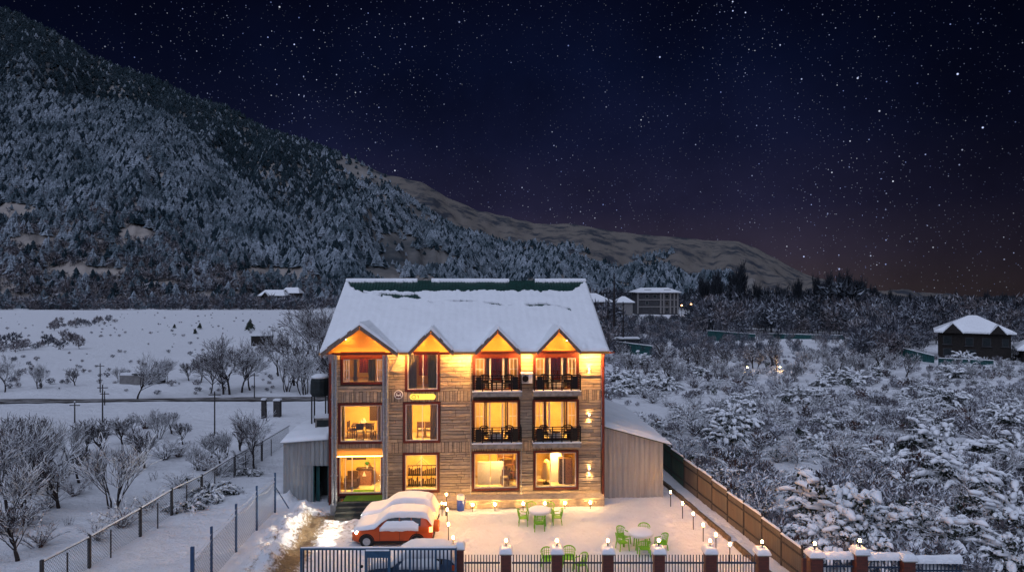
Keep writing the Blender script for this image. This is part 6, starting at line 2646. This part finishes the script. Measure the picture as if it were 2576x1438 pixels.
def bare_tree(name, seed, h, trunk=.28, nl=6, spread=.8, up=.35, lev=4, r0=None, snow=1.0, stems=1, twigmat='twig', leanx=0.0, rmin=.009):
    rnd = random.Random(seed)
    T_, C_, Sn = MB(), MB(), MB()
    r0 = r0 or h * .022

    def seg(p, q, a, b, lv):
        if lv <= 1:
            T_.tube(p, q, a, b, 6 if lv == 0 else 5, cap=lv == 0)
        else:
            C_.tube(p, q, a, b, 3, cap=False)
        if 1 <= lv <= 3 and snow > 0:
            fl = 1 - abs((Vector(q) - Vector(p)).normalized().z)
            if fl > .10 and rnd.random() < .9:
                k = snow * (.5 + fl * .6)
                o = Vector((0, 0, a * .75 + .012))
                s_ = max(a * .9, .015) * k + .012 * snow
                Sn.tube(Vector(p) + o, Vector(q) + o, s_, s_ * .85, 4, cap=False)

    def grow(p, d, L, r, lv):
        n = 3 if lv < 3 else 2
        pts = [Vector(p)]
        d = Vector(d)
        rr = [r]
        for i in range(n):
            d = (d + Vector((rnd.gauss(0, .16), rnd.gauss(0, .16), up * .22 if lv < 3 else up * .1 - .02))).normalized()
            pts.append(pts[-1] + d * L / n)
            rr.append(max(rmin, r * (1 - .55 * (i + 1) / n)))
        for i in range(n):
            seg(pts[i], pts[i + 1], rr[i], rr[i + 1], lv)
        if lv >= lev:
            return
        k = [nl, 5, 5, 4, 3][lv] if lv > 0 else nl
        for j in range(k):
            t = (.35 + .65 * (j + rnd.random()) / k) if lv else (.55 + .45 * (j + rnd.random() * .8) / k)
            t = min(.999, t)
            i = int(t * n)
            q = pts[i].lerp(pts[i + 1], t * n - i)
            dd = (pts[i + 1] - pts[i]).normalized()
            az = rnd.random() * 6.283 + j * 2.4
            sd = Vector((math.cos(az), math.sin(az), 0))
            sd = (sd - dd * sd.dot(dd)).normalized()
            ang = spread * (.65 + .6 * rnd.random())
            nd = dd * math.cos(ang) + sd * math.sin(ang)
            grow(q, nd, L * (.62 + .25 * rnd.random()) * (1.25 if lv == 0 else .85), max(rmin, r * (.50 if lv else .6) * (1 - .3 * t)), lv + 1)

    for s in range(stems):
        a = s * 6.283 / max(1, stems) + rnd.random()
        d = Vector((math.cos(a) * .28, math.sin(a) * .28, 1)) if stems > 1 else Vector((leanx, 0, 1))
        grow((math.cos(a) * .15 * (stems > 1), math.sin(a) * .15 * (stems > 1), -.15), d.normalized(), h * trunk * (1 if stems == 1 else 1.6), r0 * (1 if stems == 1 else .6), 0)
    # scale to the asked height
    zm = max(max(v[2] for v in C_.v), .1)
    k = h / zm
    for m in (T_, C_, Sn):
        m.v = [(x * k, y * k, z * k) for x, y, z in m.v]
    r = empty(name, (0, 0, 0), 0, 'x', 'tree')
    T_.build('trunk', 'bark', r)
    C_.build('crown', twigmat, r)
    if Sn.v:
        Sn.build('snow_load', 'snow_soft', r)
    r['_h'] = h
    return r


def bush(name, seed, rad, h, stems=18, droop=1.0, pads=1.0, leaf=6, twigs=3, twigmat='twig', up=.9, cat='shrub'):
    rnd = random.Random(seed)
    B_, Sn, Lf = MB(), MB(), MB()
    for s in range(stems):
        a = 6.283 * s / stems + rnd.gauss(0, .25)
        el = up * (.55 + .5 * rnd.random())
        d = Vector((math.cos(a) * math.cos(el), math.sin(a) * math.cos(el), math.sin(el)))
        reach = rad * (.7 + .5 * rnd.random())
        p = Vector((rnd.gauss(0, .08 * rad), rnd.gauss(0, .08 * rad), -.1))
        n = 6
        L = math.hypot(reach, h) * (.75 + .4 * rnd.random()) / n
        pr = .028 + .02 * rnd.random()
        for i in range(n):
            d = (d + Vector((rnd.gauss(0, .10), rnd.gauss(0, .10), -.16 * droop * (i > 0) - .03 * i * droop))).normalized()
            q = p + d * L
            if q.z < .12:
                q.z = .12 + .05 * rnd.random()
            B_.tube(p, q, pr, pr * .82, 4, cap=False)
            pr *= .82
            if i >= 1:
                o = Vector((0, 0, pr * .7 + .02))
                w = pads * (.030 + .035 * rnd.random())
                if rnd.random() < .85:
                    Sn.tube(p + o, q + o, w * .9, w * .8, 5, cap=False)
                for _k in range(3 if pads > 1.1 else int(rnd.random() < .6)):
                    f = rnd.random()
                    c = p.lerp(q, f) + o
                    ln = (.07 + .14 * rnd.random() ** 2) * pads
                    blob(Sn, c + Vector((rnd.gauss(0, .10), rnd.gauss(0, .10), 0)) * pads, ln * 1.6, ln * .75, ln * .70, rnd, math.atan2(d.y, d.x), max(-.2, min(.75, .25 - d.z * .8)))
                    if leaf:
                        leaves(Lf, c + Vector((d.x, d.y, 0)) * ln * .6 - Vector((0, 0, ln * .6)), ln * 1.0, int(leaf), rnd, .17)
                for _ in range(twigs):
                    f = rnd.random()
                    c = p.lerp(q, f)
                    dd = (d + Vector((rnd.gauss(0, .7), rnd.gauss(0, .7), rnd.gauss(.25, .45)))).normalized() * (.25 + .45 * rnd.random()) * rad * .45
                    B_.tube(c, c + dd, .012, .005, 3, cap=False)
                    if rnd.random() < .6 and abs(dd.normalized().z) < .8:
                        o2 = Vector((0, 0, .018))
                        Sn.tube(c + o2, c + dd * .95 + o2, .02 * pads + .006, .012, 3, cap=False)
            p = q
    r = empty(name, (0, 0, 0), 0, 'x', cat)
    B_.build('branches', twigmat, r)
    Sn.build('snow_load', 'snow_soft', r, smooth=True)
    if Lf.v:
        Lf.build('leaves', 'leafdark', r)
    return r


def weed(name, seed, h, n=9):
    rnd = random.Random(seed)
    m = MB()
    for i in range(n):
        a = rnd.random() * 6.28
        p = Vector((rnd.gauss(0, .12), rnd.gauss(0, .12), -.1))
        d = Vector((math.cos(a) * .35, math.sin(a) * .35, 1)).normalized()
        L = h * (.5 + .6 * rnd.random())
        q = p + d * L
        m.tube(p, q, .016, .006, 3, cap=False)
        for _ in range(4):
            c = p.lerp(q, .3 + .7 * rnd.random())
            m.tube(c, c + Vector((rnd.gauss(0, .12), rnd.gauss(0, .12), .08 + .1 * rnd.random())), .010, .004, 3, cap=False)
    r = empty(name, (0, 0, 0), 0, 'x', 'shrub')
    m.build('stalks', 'twig', r)
    return r


FLAG = {}


def put(proto, x, y, rz, sc, label, group=None, sink=.05, cat=None, wid=1.0):
    z = gz(x, y) - sink
    if proto.name not in FLAG:
        FLAG[proto.name] = 1
        proto.location = (x, y, z)
        proto.rotation_euler.z = rz
        proto.scale = (sc * wid, sc * wid, sc)
        o = proto
        o['label'] = label
        if group: o['group'] = group
    else:
        o = dup(proto, (x, y, z), rz, label, group, (sc * wid, sc * wid, sc))
        if not group and 'group' in o:
            del o['group']
    if cat: o['category'] = cat
    return o


rnd = random.Random(77)
# ---- leafless trees, left: (base x, base y, top y, variant, label)
ORC = [bare_tree('orchard_tree', 100 + i, 4.0, trunk=.22, nl=6, spread=.58, up=.85, lev=4, r0=.085, snow=.75) for i in range(4)]
MUL = [bare_tree('orchard_tree', 110 + i, 4.0, trunk=.22, nl=4, spread=.5, up=.9, lev=3, r0=.09, snow=.75, stems=5) for i in range(3)]
ROA = [bare_tree('roadside_tree', 120 + i, 8.0, trunk=.36, nl=7, spread=.62, up=.55, lev=4, r0=.16, snow=.8, rmin=.015) for i in range(4)]
POP = [bare_tree('poplar', 130 + i, 16.0, trunk=.30, nl=12, spread=.30, up=1.2, lev=4, r0=.22, snow=0, twigmat='wood_dark', rmin=.06) for i in range(3)]


def tree_at(x, yb, yt, proto, h0, label, group=None, D=None):
    D = D or 13.05 * FPX / (yb - 719)
    p = px(x, yb, D)
    h = (yb - yt) / FPX * D * (1.16 if h0 > 12 else 1.0)      # the topmost twigs are too fine to see
    put(proto, p.x, p.y, rnd.random() * 6.28, h / h0, label, group, wid=(.62 if x < 1920 else .45) if h0 > 12 else 1.0)


L1 = [(285, 1277, 1085, MUL[0], 'frosted many stemmed fruit tree standing clear in the middle of the left orchard'),
      (368, 1180, 1068, ORC[1], 'thin frosted fruit tree leaning beside the clear fruit tree of the left orchard'),
      (400, 1102, 1022, MUL[1], 'bushy fruit tree just below the pole by the road'),
      (432, 1090, 1030, ORC[2], 'small fruit tree nearest the road in the left orchard'),
      (262, 1150, 1045, ORC[0], 'tall slim fruit tree left of the centre of the orchard'),
      (215, 1145, 1048, ORC[3], 'dark fruit tree beside the tangled branches on the left'),
      (640, 1182, 1008, ROA[0], 'big spreading frosted tree at the far end of the mesh fence'),
      (605, 1140, 1045, ORC[1], 'frosted tree half hidden behind the big spreading tree by the mesh fence'),
      (560, 1172, 1072, MUL[2], 'dense frosted tree left of the big spreading tree by the mesh fence'),
      (495, 1190, 1112, MUL[0], 'reddish bushy tree behind the snow hung fence creeper'),
      (530, 1150, 1080, ORC[0], 'small tree between the fence and the road, left of the dense frosted tree'),
      (45, 1412, 1255, ORC[2], 'broken leafless tree in the bottom left corner'),
      (105, 1330, 1270, ORC[3], 'low bent fruit tree above the bottom left corner'),
      (20, 1300, 1060, ROA[1], 'tangled frosted tree at the left edge of the orchard'),
      (78, 1245, 1045, MUL[1], 'large frosted tree tangle near the left edge'),
      (135, 1205, 1040, ROA[2], 'dark crowned frosted tree in the left tangle'),
      (25, 1195, 1035, MUL[2], 'many stemmed frosted tree at the left edge below the road'),
      (175, 1165, 1048, MUL[0], 'frosted tree at the right side of the left tangle'),
      (110, 1150, 1035, ORC[0], 'frosted tree behind the left tangle near the road'),
      (310, 1120, 1045, ORC[1], 'small frosted tree behind the clear fruit tree'),
      (340, 1095, 1035, ORC[3], 'slim frosted tree close to the road, left of the bushy one'),
      (460, 1120, 1058, ORC[2], 'slender frosted tree right of the bushy fruit tree by the road'),
      (55, 1322, 1150, MUL[1], 'dense frosted shrub tree in the lower part of the left tangle'),
      (150, 1285, 1140, ORC[3], 'dark frosted fruit tree in front of the left tangle'),
      (5, 1245, 1090, MUL[2], 'dense frosted tree cut by the left edge of the view'),
      (100, 1195, 1050, MUL[0], 'crowded frosted tree in the middle of the left tangle'),
      (45, 1160, 1032, ORC[2], 'upper frosted tree of the left tangle near the road'),
      (200, 1215, 1110, ORC[1], 'small dark frosted tree right of the left tangle'),
      # beyond the road
      (765, 990, 868, MUL[1], 'dense frosted shrub tree beside the tarpaulin tank'),
      (722, 985, 880, MUL[2], 'frosted shrub tree between the wide tree and the stone gate posts'),
      (845, 985, 862, ORC[3], 'small dark tree half hidden by the left wall of the hotel'),
      (795, 900, 765, MUL[0], 'dark shrubby tree behind the left eave'),
      (345, 1003, 880, ROA[3], 'single dark trunked tree beside the road'),
      (530, 988, 880, ROA[0], 'leftmost tree of the roadside clump'),
      (562, 990, 838, ROA[1], 'tall front tree of the roadside clump'),
      (578, 990, 832, ROA[2], 'tallest tree of the roadside clump'),
      (608, 986, 845, ROA[3], 'tree on the right side of the roadside clump'),
      (630, 982, 858, ROA[0], 'small branching tree at the right end of the roadside clump'),
      (505, 962, 890, ORC[1], 'pale small tree left of the roadside clump'),
      (475, 955, 905, ORC[2], 'bare bush like tree in the field left of the roadside clump'),
      (100, 980, 912, MUL[1], 'round frosted shrub tree in the field above the left end of the road'),
      (190, 968, 918, ORC[0], 'bent frosted tree in the field beside the crossbar post'),
      (415, 962, 892, MUL[2], 'frosted bush tree right of the ruined hut'),
      (300, 960, 915, MUL[0], 'frosted bush tree left of the ruined hut'),
      (12, 985, 885, ROA[2], 'frosted tree at the left edge beyond the road'),
      (740, 968, 800, ROA[1], 'wide frosted tree between the roadside clump and the hotel'),
      (790, 955, 770, ROA[3], 'dark frosted tree close behind the left eave of the hotel'),
      (815, 975, 845, ROA[0], 'frosted tree just left of the hotel wall'),
      (700, 945, 815, ROA[2], 'frosted tree behind the dark field hut'),
      (830, 930, 780, ROA[1], 'frosted tree behind the left corner of the hotel roof'),
      (770, 900, 740, ROA[0], 'tall grey tree above the left eave, farther behind')]
H0 = {}
for pr in ORC + MUL:
    H0[pr.name] = 4.0
for pr in ROA:
    H0[pr.name] = 8.0
for x, yb, yt, pr, lab in L1:
    tree_at(x, yb, yt, pr, H0[pr.name], lab)

# small evergreen shrubs in the field
SHC = []
for i in range(2):
    rr = np.random.RandomState(40 + i)
    m = MB()
    v, f = conifer_tpl(rr, 7, 5)
    m.add([tuple(q) for q in v * np.array([1.5, 1.5, 1])], [tuple(q) for q in f])
    r = empty('small_conifer', (0, 0, 0), 0, 'x', 'tree')
    m.build('crown', 'leafdark', r)
    MB().tube((0, 0, -.1), (0, 0, .3), .03).build('trunk', 'bark', r)
    SHC.append(r)
for x, yb, yt, lab in ((439, 826, 814, 'small dark conifer alone in the far snow field'), (503, 828, 812, 'bushy dark conifer right of the lone one in the far snow field'), (491, 841, 826, 'dark conifer in front of the bushy one in the far snow field'),
                       (629, 832, 800, 'dark conifer beside the field hut')):
    D = 13.1 * FPX / (yb - 719)
    p = px(x, yb, D)
    put(SHC[rnd.randint(0, 1)], p.x, p.y, rnd.random() * 6, (yb - yt) / FPX * D, lab)

# tufts and low scrub in the field (too many to count)
n = 260
x_ = np.array([rnd.uniform(-40, 780) for _ in range(n)])
y_ = np.array([rnd.choice([rnd.uniform(790, 1000), rnd.uniform(905, 985), rnd.uniform(786, 850)]) for _ in range(n)])
rowx = np.concatenate([np.linspace(130, 285, 22) + np.random.RandomState(1).normal(0, 4, 22), np.linspace(0, 210, 26) + np.random.RandomState(2).normal(0, 8, 26)])
rowy = np.concatenate([np.linspace(826, 812, 22) + np.random.RandomState(3).normal(0, 3, 22), np.linspace(885, 857, 26) + np.random.RandomState(4).normal(0, 9, 26)])
x_, y_ = np.concatenate([x_, rowx]), np.concatenate([y_, rowy])
D_ = 13.05 * FPX / (y_ - 719)
ok_ = np.abs(D_ - 79) > 3
x_, y_, D_ = x_[ok_], y_[ok_], D_[ok_]
X_ = (x_ - 1288) / FPX * D_
P_ = np.stack([X_, D_, ground_z(X_, D_) - .05], -1)
hh = np.where(np.arange(len(x_)) < ok_[:260].sum(), .25 + .6 * np.random.RandomState(6).rand(len(x_)), 1.1 + 1.7 * np.random.RandomState(7).rand(len(x_)))
LOW = [puff_tpl(np.random.RandomState(50 + i), 90, .9) for i in range(3)]
scatter('dry_scrub', LOW, P_, hh, ['wood_far', 'scrub'], (np.random.RandomState(8).rand(len(x_)) < .5).astype(int), np.random.RandomState(9), (1.2, 2.2),
        'dry tufts and scrub rows poking out of the left snow field', 'scrub')

# poplars and tall trees on the right skyline
_rd = random.Random(4)
m, m2 = MB(), MB()
m.tube((0, 0, -.2), (.1, 0, 6), .24, .18, 7).tube((.1, 0, 6), (0, 0, 12), .18, .07, 7)
for k in range(90):
    zz = 3 + 9 * _rd.random()
    a = _rd.random() * 6.28
    L_ = (.25 + .55 * _rd.random()) * (1.15 - zz / 16)
    m2.tube((.05, 0, zz), (.05 + L_ * math.cos(a), L_ * math.sin(a), zz + .1 + .35 * _rd.random()), .07, .035, 4, cap=False)
MAST = empty('bare_mast_tree', (0, 0, 0), 0, 'x', 'tree')
m.build('trunk', 'bark', MAST)
m2.build('crown', 'wood_dark', MAST)
for x, yt, D, lab in ((1545, 688, 150, 'tall thin dark tree right of the hotel ridge'), (1530, 742, 170, 'lower thin tree just right of the hotel roof'), (1568, 760, 140, 'thin dark trunked tree between the small far house and the roof'),
                      (1800, 690, 250, 'feathery poplar at the left end of the skyline wood'), (1772, 702, 255, 'narrow poplar left of the feathery one'), (1865, 672, 245, 'broad tall poplar, the highest of the skyline wood'),
                      (1850, 690, 250, 'poplar leaning on the left side of the broad one'), (1905, 715, 255, 'small poplar right of the broad tall one'), (1960, 722, 250, 'thin poplar in the middle of the skyline wood'),
                      (2005, 705, 252, 'tall poplar right of the middle of the skyline wood'), (2055, 700, 250, 'dense poplar in the dark group'), (2085, 690, 250, 'highest poplar of the dark group'), (2110, 696, 255, 'poplar right of the highest in the dark group'),
                      (2135, 690, 250, 'second highest poplar of the dark group'), (2165, 704, 250, 'poplar at the right of the dark group'), (2200, 722, 250, 'first lower poplar after the dark group'), (2240, 735, 255, 'second lower poplar after the dark group'),
                      (2290, 742, 255, 'thin poplar above the green fence near the dark house'), (2405, 738, 250, 'poplar left above the dark brick house'), (2480, 735, 250, 'thin poplar right above the dark brick house'), (2530, 742, 250, 'poplar near the right edge of the skyline'),
                      (2035, 790, 190, 'bare tree standing before the dark poplar group'), (2100, 775, 185, 'dark slender tree in front of the wood above the long green fence')):
    yb = 719 + 13.1 * FPX / D
    mast = x in (1545, 1530, 1568)
    tree_at(x, yb, yt, MAST if mast else POP[rnd.randint(0, 2)], 12.0 if mast else 16.0, lab, 'poplars of the skyline wood' if D > 240 else None, D)

# creeper lumps hanging on the mesh fence
CRE = bush('fence_creeper', 301, 1.05, 1.7, 30, 1.3, .8, 16, 6, 'twig_red')
for x, yb, D, sc, lab in ((432, 1300, 40.0, .85, 'snow hung creeper on the near part of the mesh fence'), (487, 1268, 42.5, 1.05, 'large snow hung creeper mound on the mesh fence'), (545, 1235, 47.5, .75, 'smaller creeper on the far part of the mesh fence')):
    p = px(x, yb, D)
    put(CRE, -19.7 + (D - 28.6) * .045 + .2, D, rnd.random() * 6, sc, lab, 'creepers on the mesh fence', cat='creeper')

# ---- snow laden bushes on the right
BIG = [bush('laden_bush', 320 + i, 1.7, 1.9, 34, .95, 1.15, 11, 4, 'twig', 1.15) for i in range(3)]
ARC = [bush('arching_shrub', 330 + i, 1.7, 1.7, 24, 1.0, .80, 5, 5) for i in range(4)]
UPR = [bush('upright_shrub', 340 + i, 1.1, 1.8, 20, .35, .6, 0, 5, 'twig', 1.25) for i in range(3)]
RED = [bush('reddish_shrub', 350 + i, 1.2, 1.6, 20, .45, .5, 0, 5, 'twig_red', 1.2) for i in range(2)]
WEE = [weed('dry_stalks', 360 + i, .9) for i in range(3)]
NAMED = [(2110, 1340, 1.45, BIG[0], 'huge snow laden bush behind the last two pillar lamps'), (2075, 1390, .95, BIG[1], 'dark hollowed snow bush right behind the pillar beyond the sheet fence'),
         (2180, 1370, 1.0, BIG[2], 'snow laden bush right behind the last lamp of the boundary'), (2330, 1375, 1.1, BIG[1], 'snowy bush behind the lampless pillar'), (2430, 1330, 1.25, ARC[0], 'twiggy frosted shrub above the right end of the boundary'),
         (2540, 1345, 1.15, BIG[2], 'dark snow bush at the bottom right corner'), (2555, 1430, .9, BIG[0], 'low snow bush in the very bottom right corner'), (2260, 1270, 1.0, ARC[1], 'arching frosted shrub right of the huge bush'),
         (2370, 1160, 1.35, BIG[0], 'tall snow laden evergreen bush half way up on the right'), (2420, 1235, 1.2, BIG[1], 'broad snow bush below the tall laden evergreen'), (2560, 1190, 1.2, BIG[2], 'snow bush at the right edge beside the clearing'),
         (1945, 1215, 1.0, ARC[2], 'arching shrub close to the middle of the sheet fence'), (1990, 1225, 1.05, ARC[3], 'arching shrub with long snowy canes right of the fence shrub'), (1850, 1150, .9, ARC[0], 'frosted shrub behind the far green bays of the sheet fence'),
         (1735, 1078, .95, ARC[1], 'frosted shrub beyond the roof of the right shed'), (2150, 1190, .8, UPR[0], 'upright shrub at the lower edge of the clearing'), (2190, 1240, .9, RED[0], 'reddish shrub below the clearing'),
         (2295, 1225, .9, RED[1], 'reddish twiggy shrub left of the tall laden evergreen'), (2480, 1120, 1.0, RED[0], 'reddish shrub near the right edge, upper slope'), (1840, 1075, 1.1, BIG[1], 'snow mound bush with a dark hollow above the sheet fence'),
         (1605, 985, 1.15, BIG[2], 'large frosted bush in front of the lit trees right of the hotel'), (1670, 978, .95, BIG[0], 'frosted bush right of the large one before the lit trees'), (1550, 990, .8, BIG[1], 'frosted bush close to the right wall of the hotel'),
         (2130, 1075, 1.25, ARC[3], 'dark arching shrub above the clearing')]
taken = []
for x, yb, sc, pr, lab in NAMED:
    p = gp(x, yb, .1)
    put(pr, p.x, p.y, rnd.random() * 6.28, sc, lab)
    taken.append((p.x, p.y, 1.9 * sc))
SML = bare_tree('young_tree', 371, 3.2, trunk=.4, nl=6, spread=.75, up=.3, lev=3, r0=.06, snow=.5, twigmat='twig_red')
for x, yb, yt, lab in ((2005, 1180 + 0, 1085, 'small reddish tree standing alone in the snowy clearing'), (2105, 1165, 1060, 'small dark tree at the upper edge of the clearing'), (2385, 1400, 1255, 'bare young tree before the bushes at the lower right'),
                       (2535, 1210, 1090, 'bare young tree near the right edge'), (2440, 1300, 1180, 'bare young tree in the right clearing')):
    tree_at(x, yb, yt, SML, 3.2, lab)
    p = gp(x, yb)
    taken.append((p.x, p.y, 1.2))
ZONES = [(0, 'near', 'beside and beyond the sheet fence'), (46, 'middle', 'half way across the right slope'), (64, 'far', 'on the upper right slope below the wood')]
CLEAR = [(2030, 1190, 85, 38), (2330, 1205, 50, 26), (2440, 1270, 36, 46), (2000, 1290, 60, 45), (1600, 1040, 90, 40), (1690, 1015, 80, 14), (2120, 985, 90, 14), (1800, 1010, 60, 12), (2400, 985, 60, 10)]
GLAB = {'laden_bush': 'rounded bush weighed down by thick snow, %s', 'arching_shrub': 'arching twiggy shrub with snow along its canes, %s', 'upright_shrub': 'upright frosted twig shrub, %s',
        'reddish_shrub': 'reddish brown twig shrub, %s', 'dry_stalks': 'thin dry stalks sticking out of the snow, %s'}
UND = []
count = 0
tries = 0
while count < 265 and tries < 30000:
    tries += 1
    y = 900 + 535 * rnd.random() ** 1.25
    x = rnd.uniform(1500, 2600)
    p = gp(x, y, .1)
    if p.x < fence_x(p.y) + (1.5 if p.y < 52 else -30) or p.y > 118:
        continue
    if p.x < 10.5 and p.y < 66 or (p.x < 24 and p.y < 56 and p.x < 9):
        continue
    if any(((x - cx) / rx_) ** 2 + ((y - cy0) / ry_) ** 2 < 1 for cx, cy0, rx_, ry_ in CLEAR) and rnd.random() < .93:
        continue
    k = rnd.random()
    pr = BIG[rnd.randint(0, 2)] if k < .13 else ARC[rnd.randint(0, 3)] if k < .50 else UPR[rnd.randint(0, 2)] if k < .76 else RED[rnd.randint(0, 1)] if k < .86 else WEE[rnd.randint(0, 2)]
    sc = rnd.uniform(.45, 1.0) * (1.0 if p.y < 62 else 1.15)
    rr = sc * (1.5 if 'dry' not in pr.name else .5)
    if any((p.x - a) ** 2 + (p.y - b) ** 2 < (.62 * (rr + c_)) ** 2 for a, b, c_ in taken):
        continue
    taken.append((p.x, p.y, rr))
    zone = [z_ for z_ in ZONES if p.y >= z_[0]][-1]
    base = pr.name.split('.')[0]
    put(pr, p.x, p.y, rnd.random() * 6.28, sc, GLAB[base] % zone[2], '%s %s' % (GLAB[base].split(',')[0].replace('with snow along its canes', '').strip() + 's', zone[2]))
    count += 1
# wispy scrub through the left orchard and along its fence
ORCH = [(x, y) for x, y in ((70, 1180), (150, 1225), (200, 1190), (235, 1185), (300, 1165), (330, 1150), (415, 1160), (445, 1150), (475, 1160), (520, 1185), (545, 1200), (585, 1190), (620, 1165), (655, 1120), (60, 1275), (130, 1290),
                            (185, 1250), (225, 1240), (15, 1350), (70, 1330), (175, 1330), (250, 1360), (310, 1320), (345, 1300), (380, 1285), (100, 1380), (390, 1215), (450, 1230), (360, 1080), (480, 1085), (250, 1090), (300, 1085), (160, 1110), (60, 1110), (20, 1120), (570, 1100))]
for k, (x, y) in enumerate(ORCH):
    p = gp(x + rnd.uniform(-8, 8), y + rnd.uniform(-5, 5), .1)
    pr = UPR[rnd.randint(0, 2)] if k % 3 == 0 else RED[rnd.randint(0, 1)] if k % 3 == 1 else WEE[rnd.randint(0, 2)]
    base = pr.name.split('.')[0]
    nm = {'upright_shrub': 'wispy upright frosted shrub among the left orchard trees', 'reddish_shrub': 'wispy reddish twig shrub among the left orchard trees', 'dry_stalks': 'dry stalks standing in the snow of the left orchard'}[base]
    put(pr, p.x, p.y, rnd.random() * 6.28, rnd.uniform(.45, .95), nm, nm + 's' if base != 'dry_stalks' else nm)
# knee high frosted undergrowth between the bushes
rr = np.random.RandomState(91)
n = 4200
y_ = 885 + 560 * rr.rand(n) ** 1.3
x_ = 1500 + 1110 * rr.rand(n)
D_ = 13.05 * FPX / (y_ - 719)
X_ = (x_ - 1288) / FPX * D_
cl = np.zeros(n, bool)
for cx, cy0, rx_, ry_ in CLEAR:
    cl |= ((x_ - cx) / rx_) ** 2 + ((y_ - cy0) / ry_) ** 2 < 1
dn = grid_noise(X_, D_, 0.11, 92, 3)
ok_ = (X_ > np.where(D_ < 52, fence_x(D_) + .7, 9.5)) & ((X_ > 10.6) | (D_ > 64)) & ~(cl & (rr.rand(n) < .9)) & (rr.rand(n) < .35 + 1.2 * np.clip(dn + .2, 0, 1)) & (D_ < 125)
P_ = np.stack([X_, D_, ground_z(X_, D_) - .05], -1)[ok_]
UNDER = [puff_tpl(rr, 120, .75, .9) for _ in range(4)]
scatter('frosted_undergrowth', UNDER, P_, .45 + .9 * rr.rand(len(P_)), ['under', 'twig', 'twig_red', 'leafdark'], rr.choice(4, len(P_), p=[.76, .13, .07, .04]), rr, (1.0, 1.8),
        'knee high frosted undergrowth between the bushes of the right slope', 'undergrowth')
# frosted small trees in the band above the bushes, on the right
n_ = 0
for x in np.linspace(1560, 2560, 46):
    yb = rnd.uniform(905, 962)
    if 2350 < x < 2540 and yb < 925:
        yb = rnd.uniform(925, 960)
    hpx = rnd.uniform(38, 72)
    if 2330 < x < 2550:
        hpx = rnd.uniform(22, 36)
    pr = (ORC + MUL)[rnd.randint(0, 6)]
    lit = 1680 < x < 2010
    tree_at(x + rnd.uniform(-9, 9), yb, yb - hpx, pr, 4.0, 'frosted bare tree in the warmly lit row right of the hotel' if lit else 'frosted bare tree along the top of the right slope',
            'lit frosted trees right of the hotel' if lit else 'frosted trees along the top of the right slope')
# low light among those trees
for x, y, nm in ((1880, 935, 'left'), (1962, 928, 'right')):
    p = px(x, y, 104)
    r = empty('orchard_lamp', (p.x, p.y, gz(p.x, p.y)), 0, '%s of the two warm lamps glowing low among the frosted trees' % nm, 'lamp', 'warm lamps among the frosted trees')
    MB().tube((0, 0, 0), (0, 0, .5), .05).build('post', 'post_wood', r)
    MB().lathe([(.03, .5), (.08, .53), (.08, .61), (.03, .65)], 10).build('bulb', 'bulb_small', r)
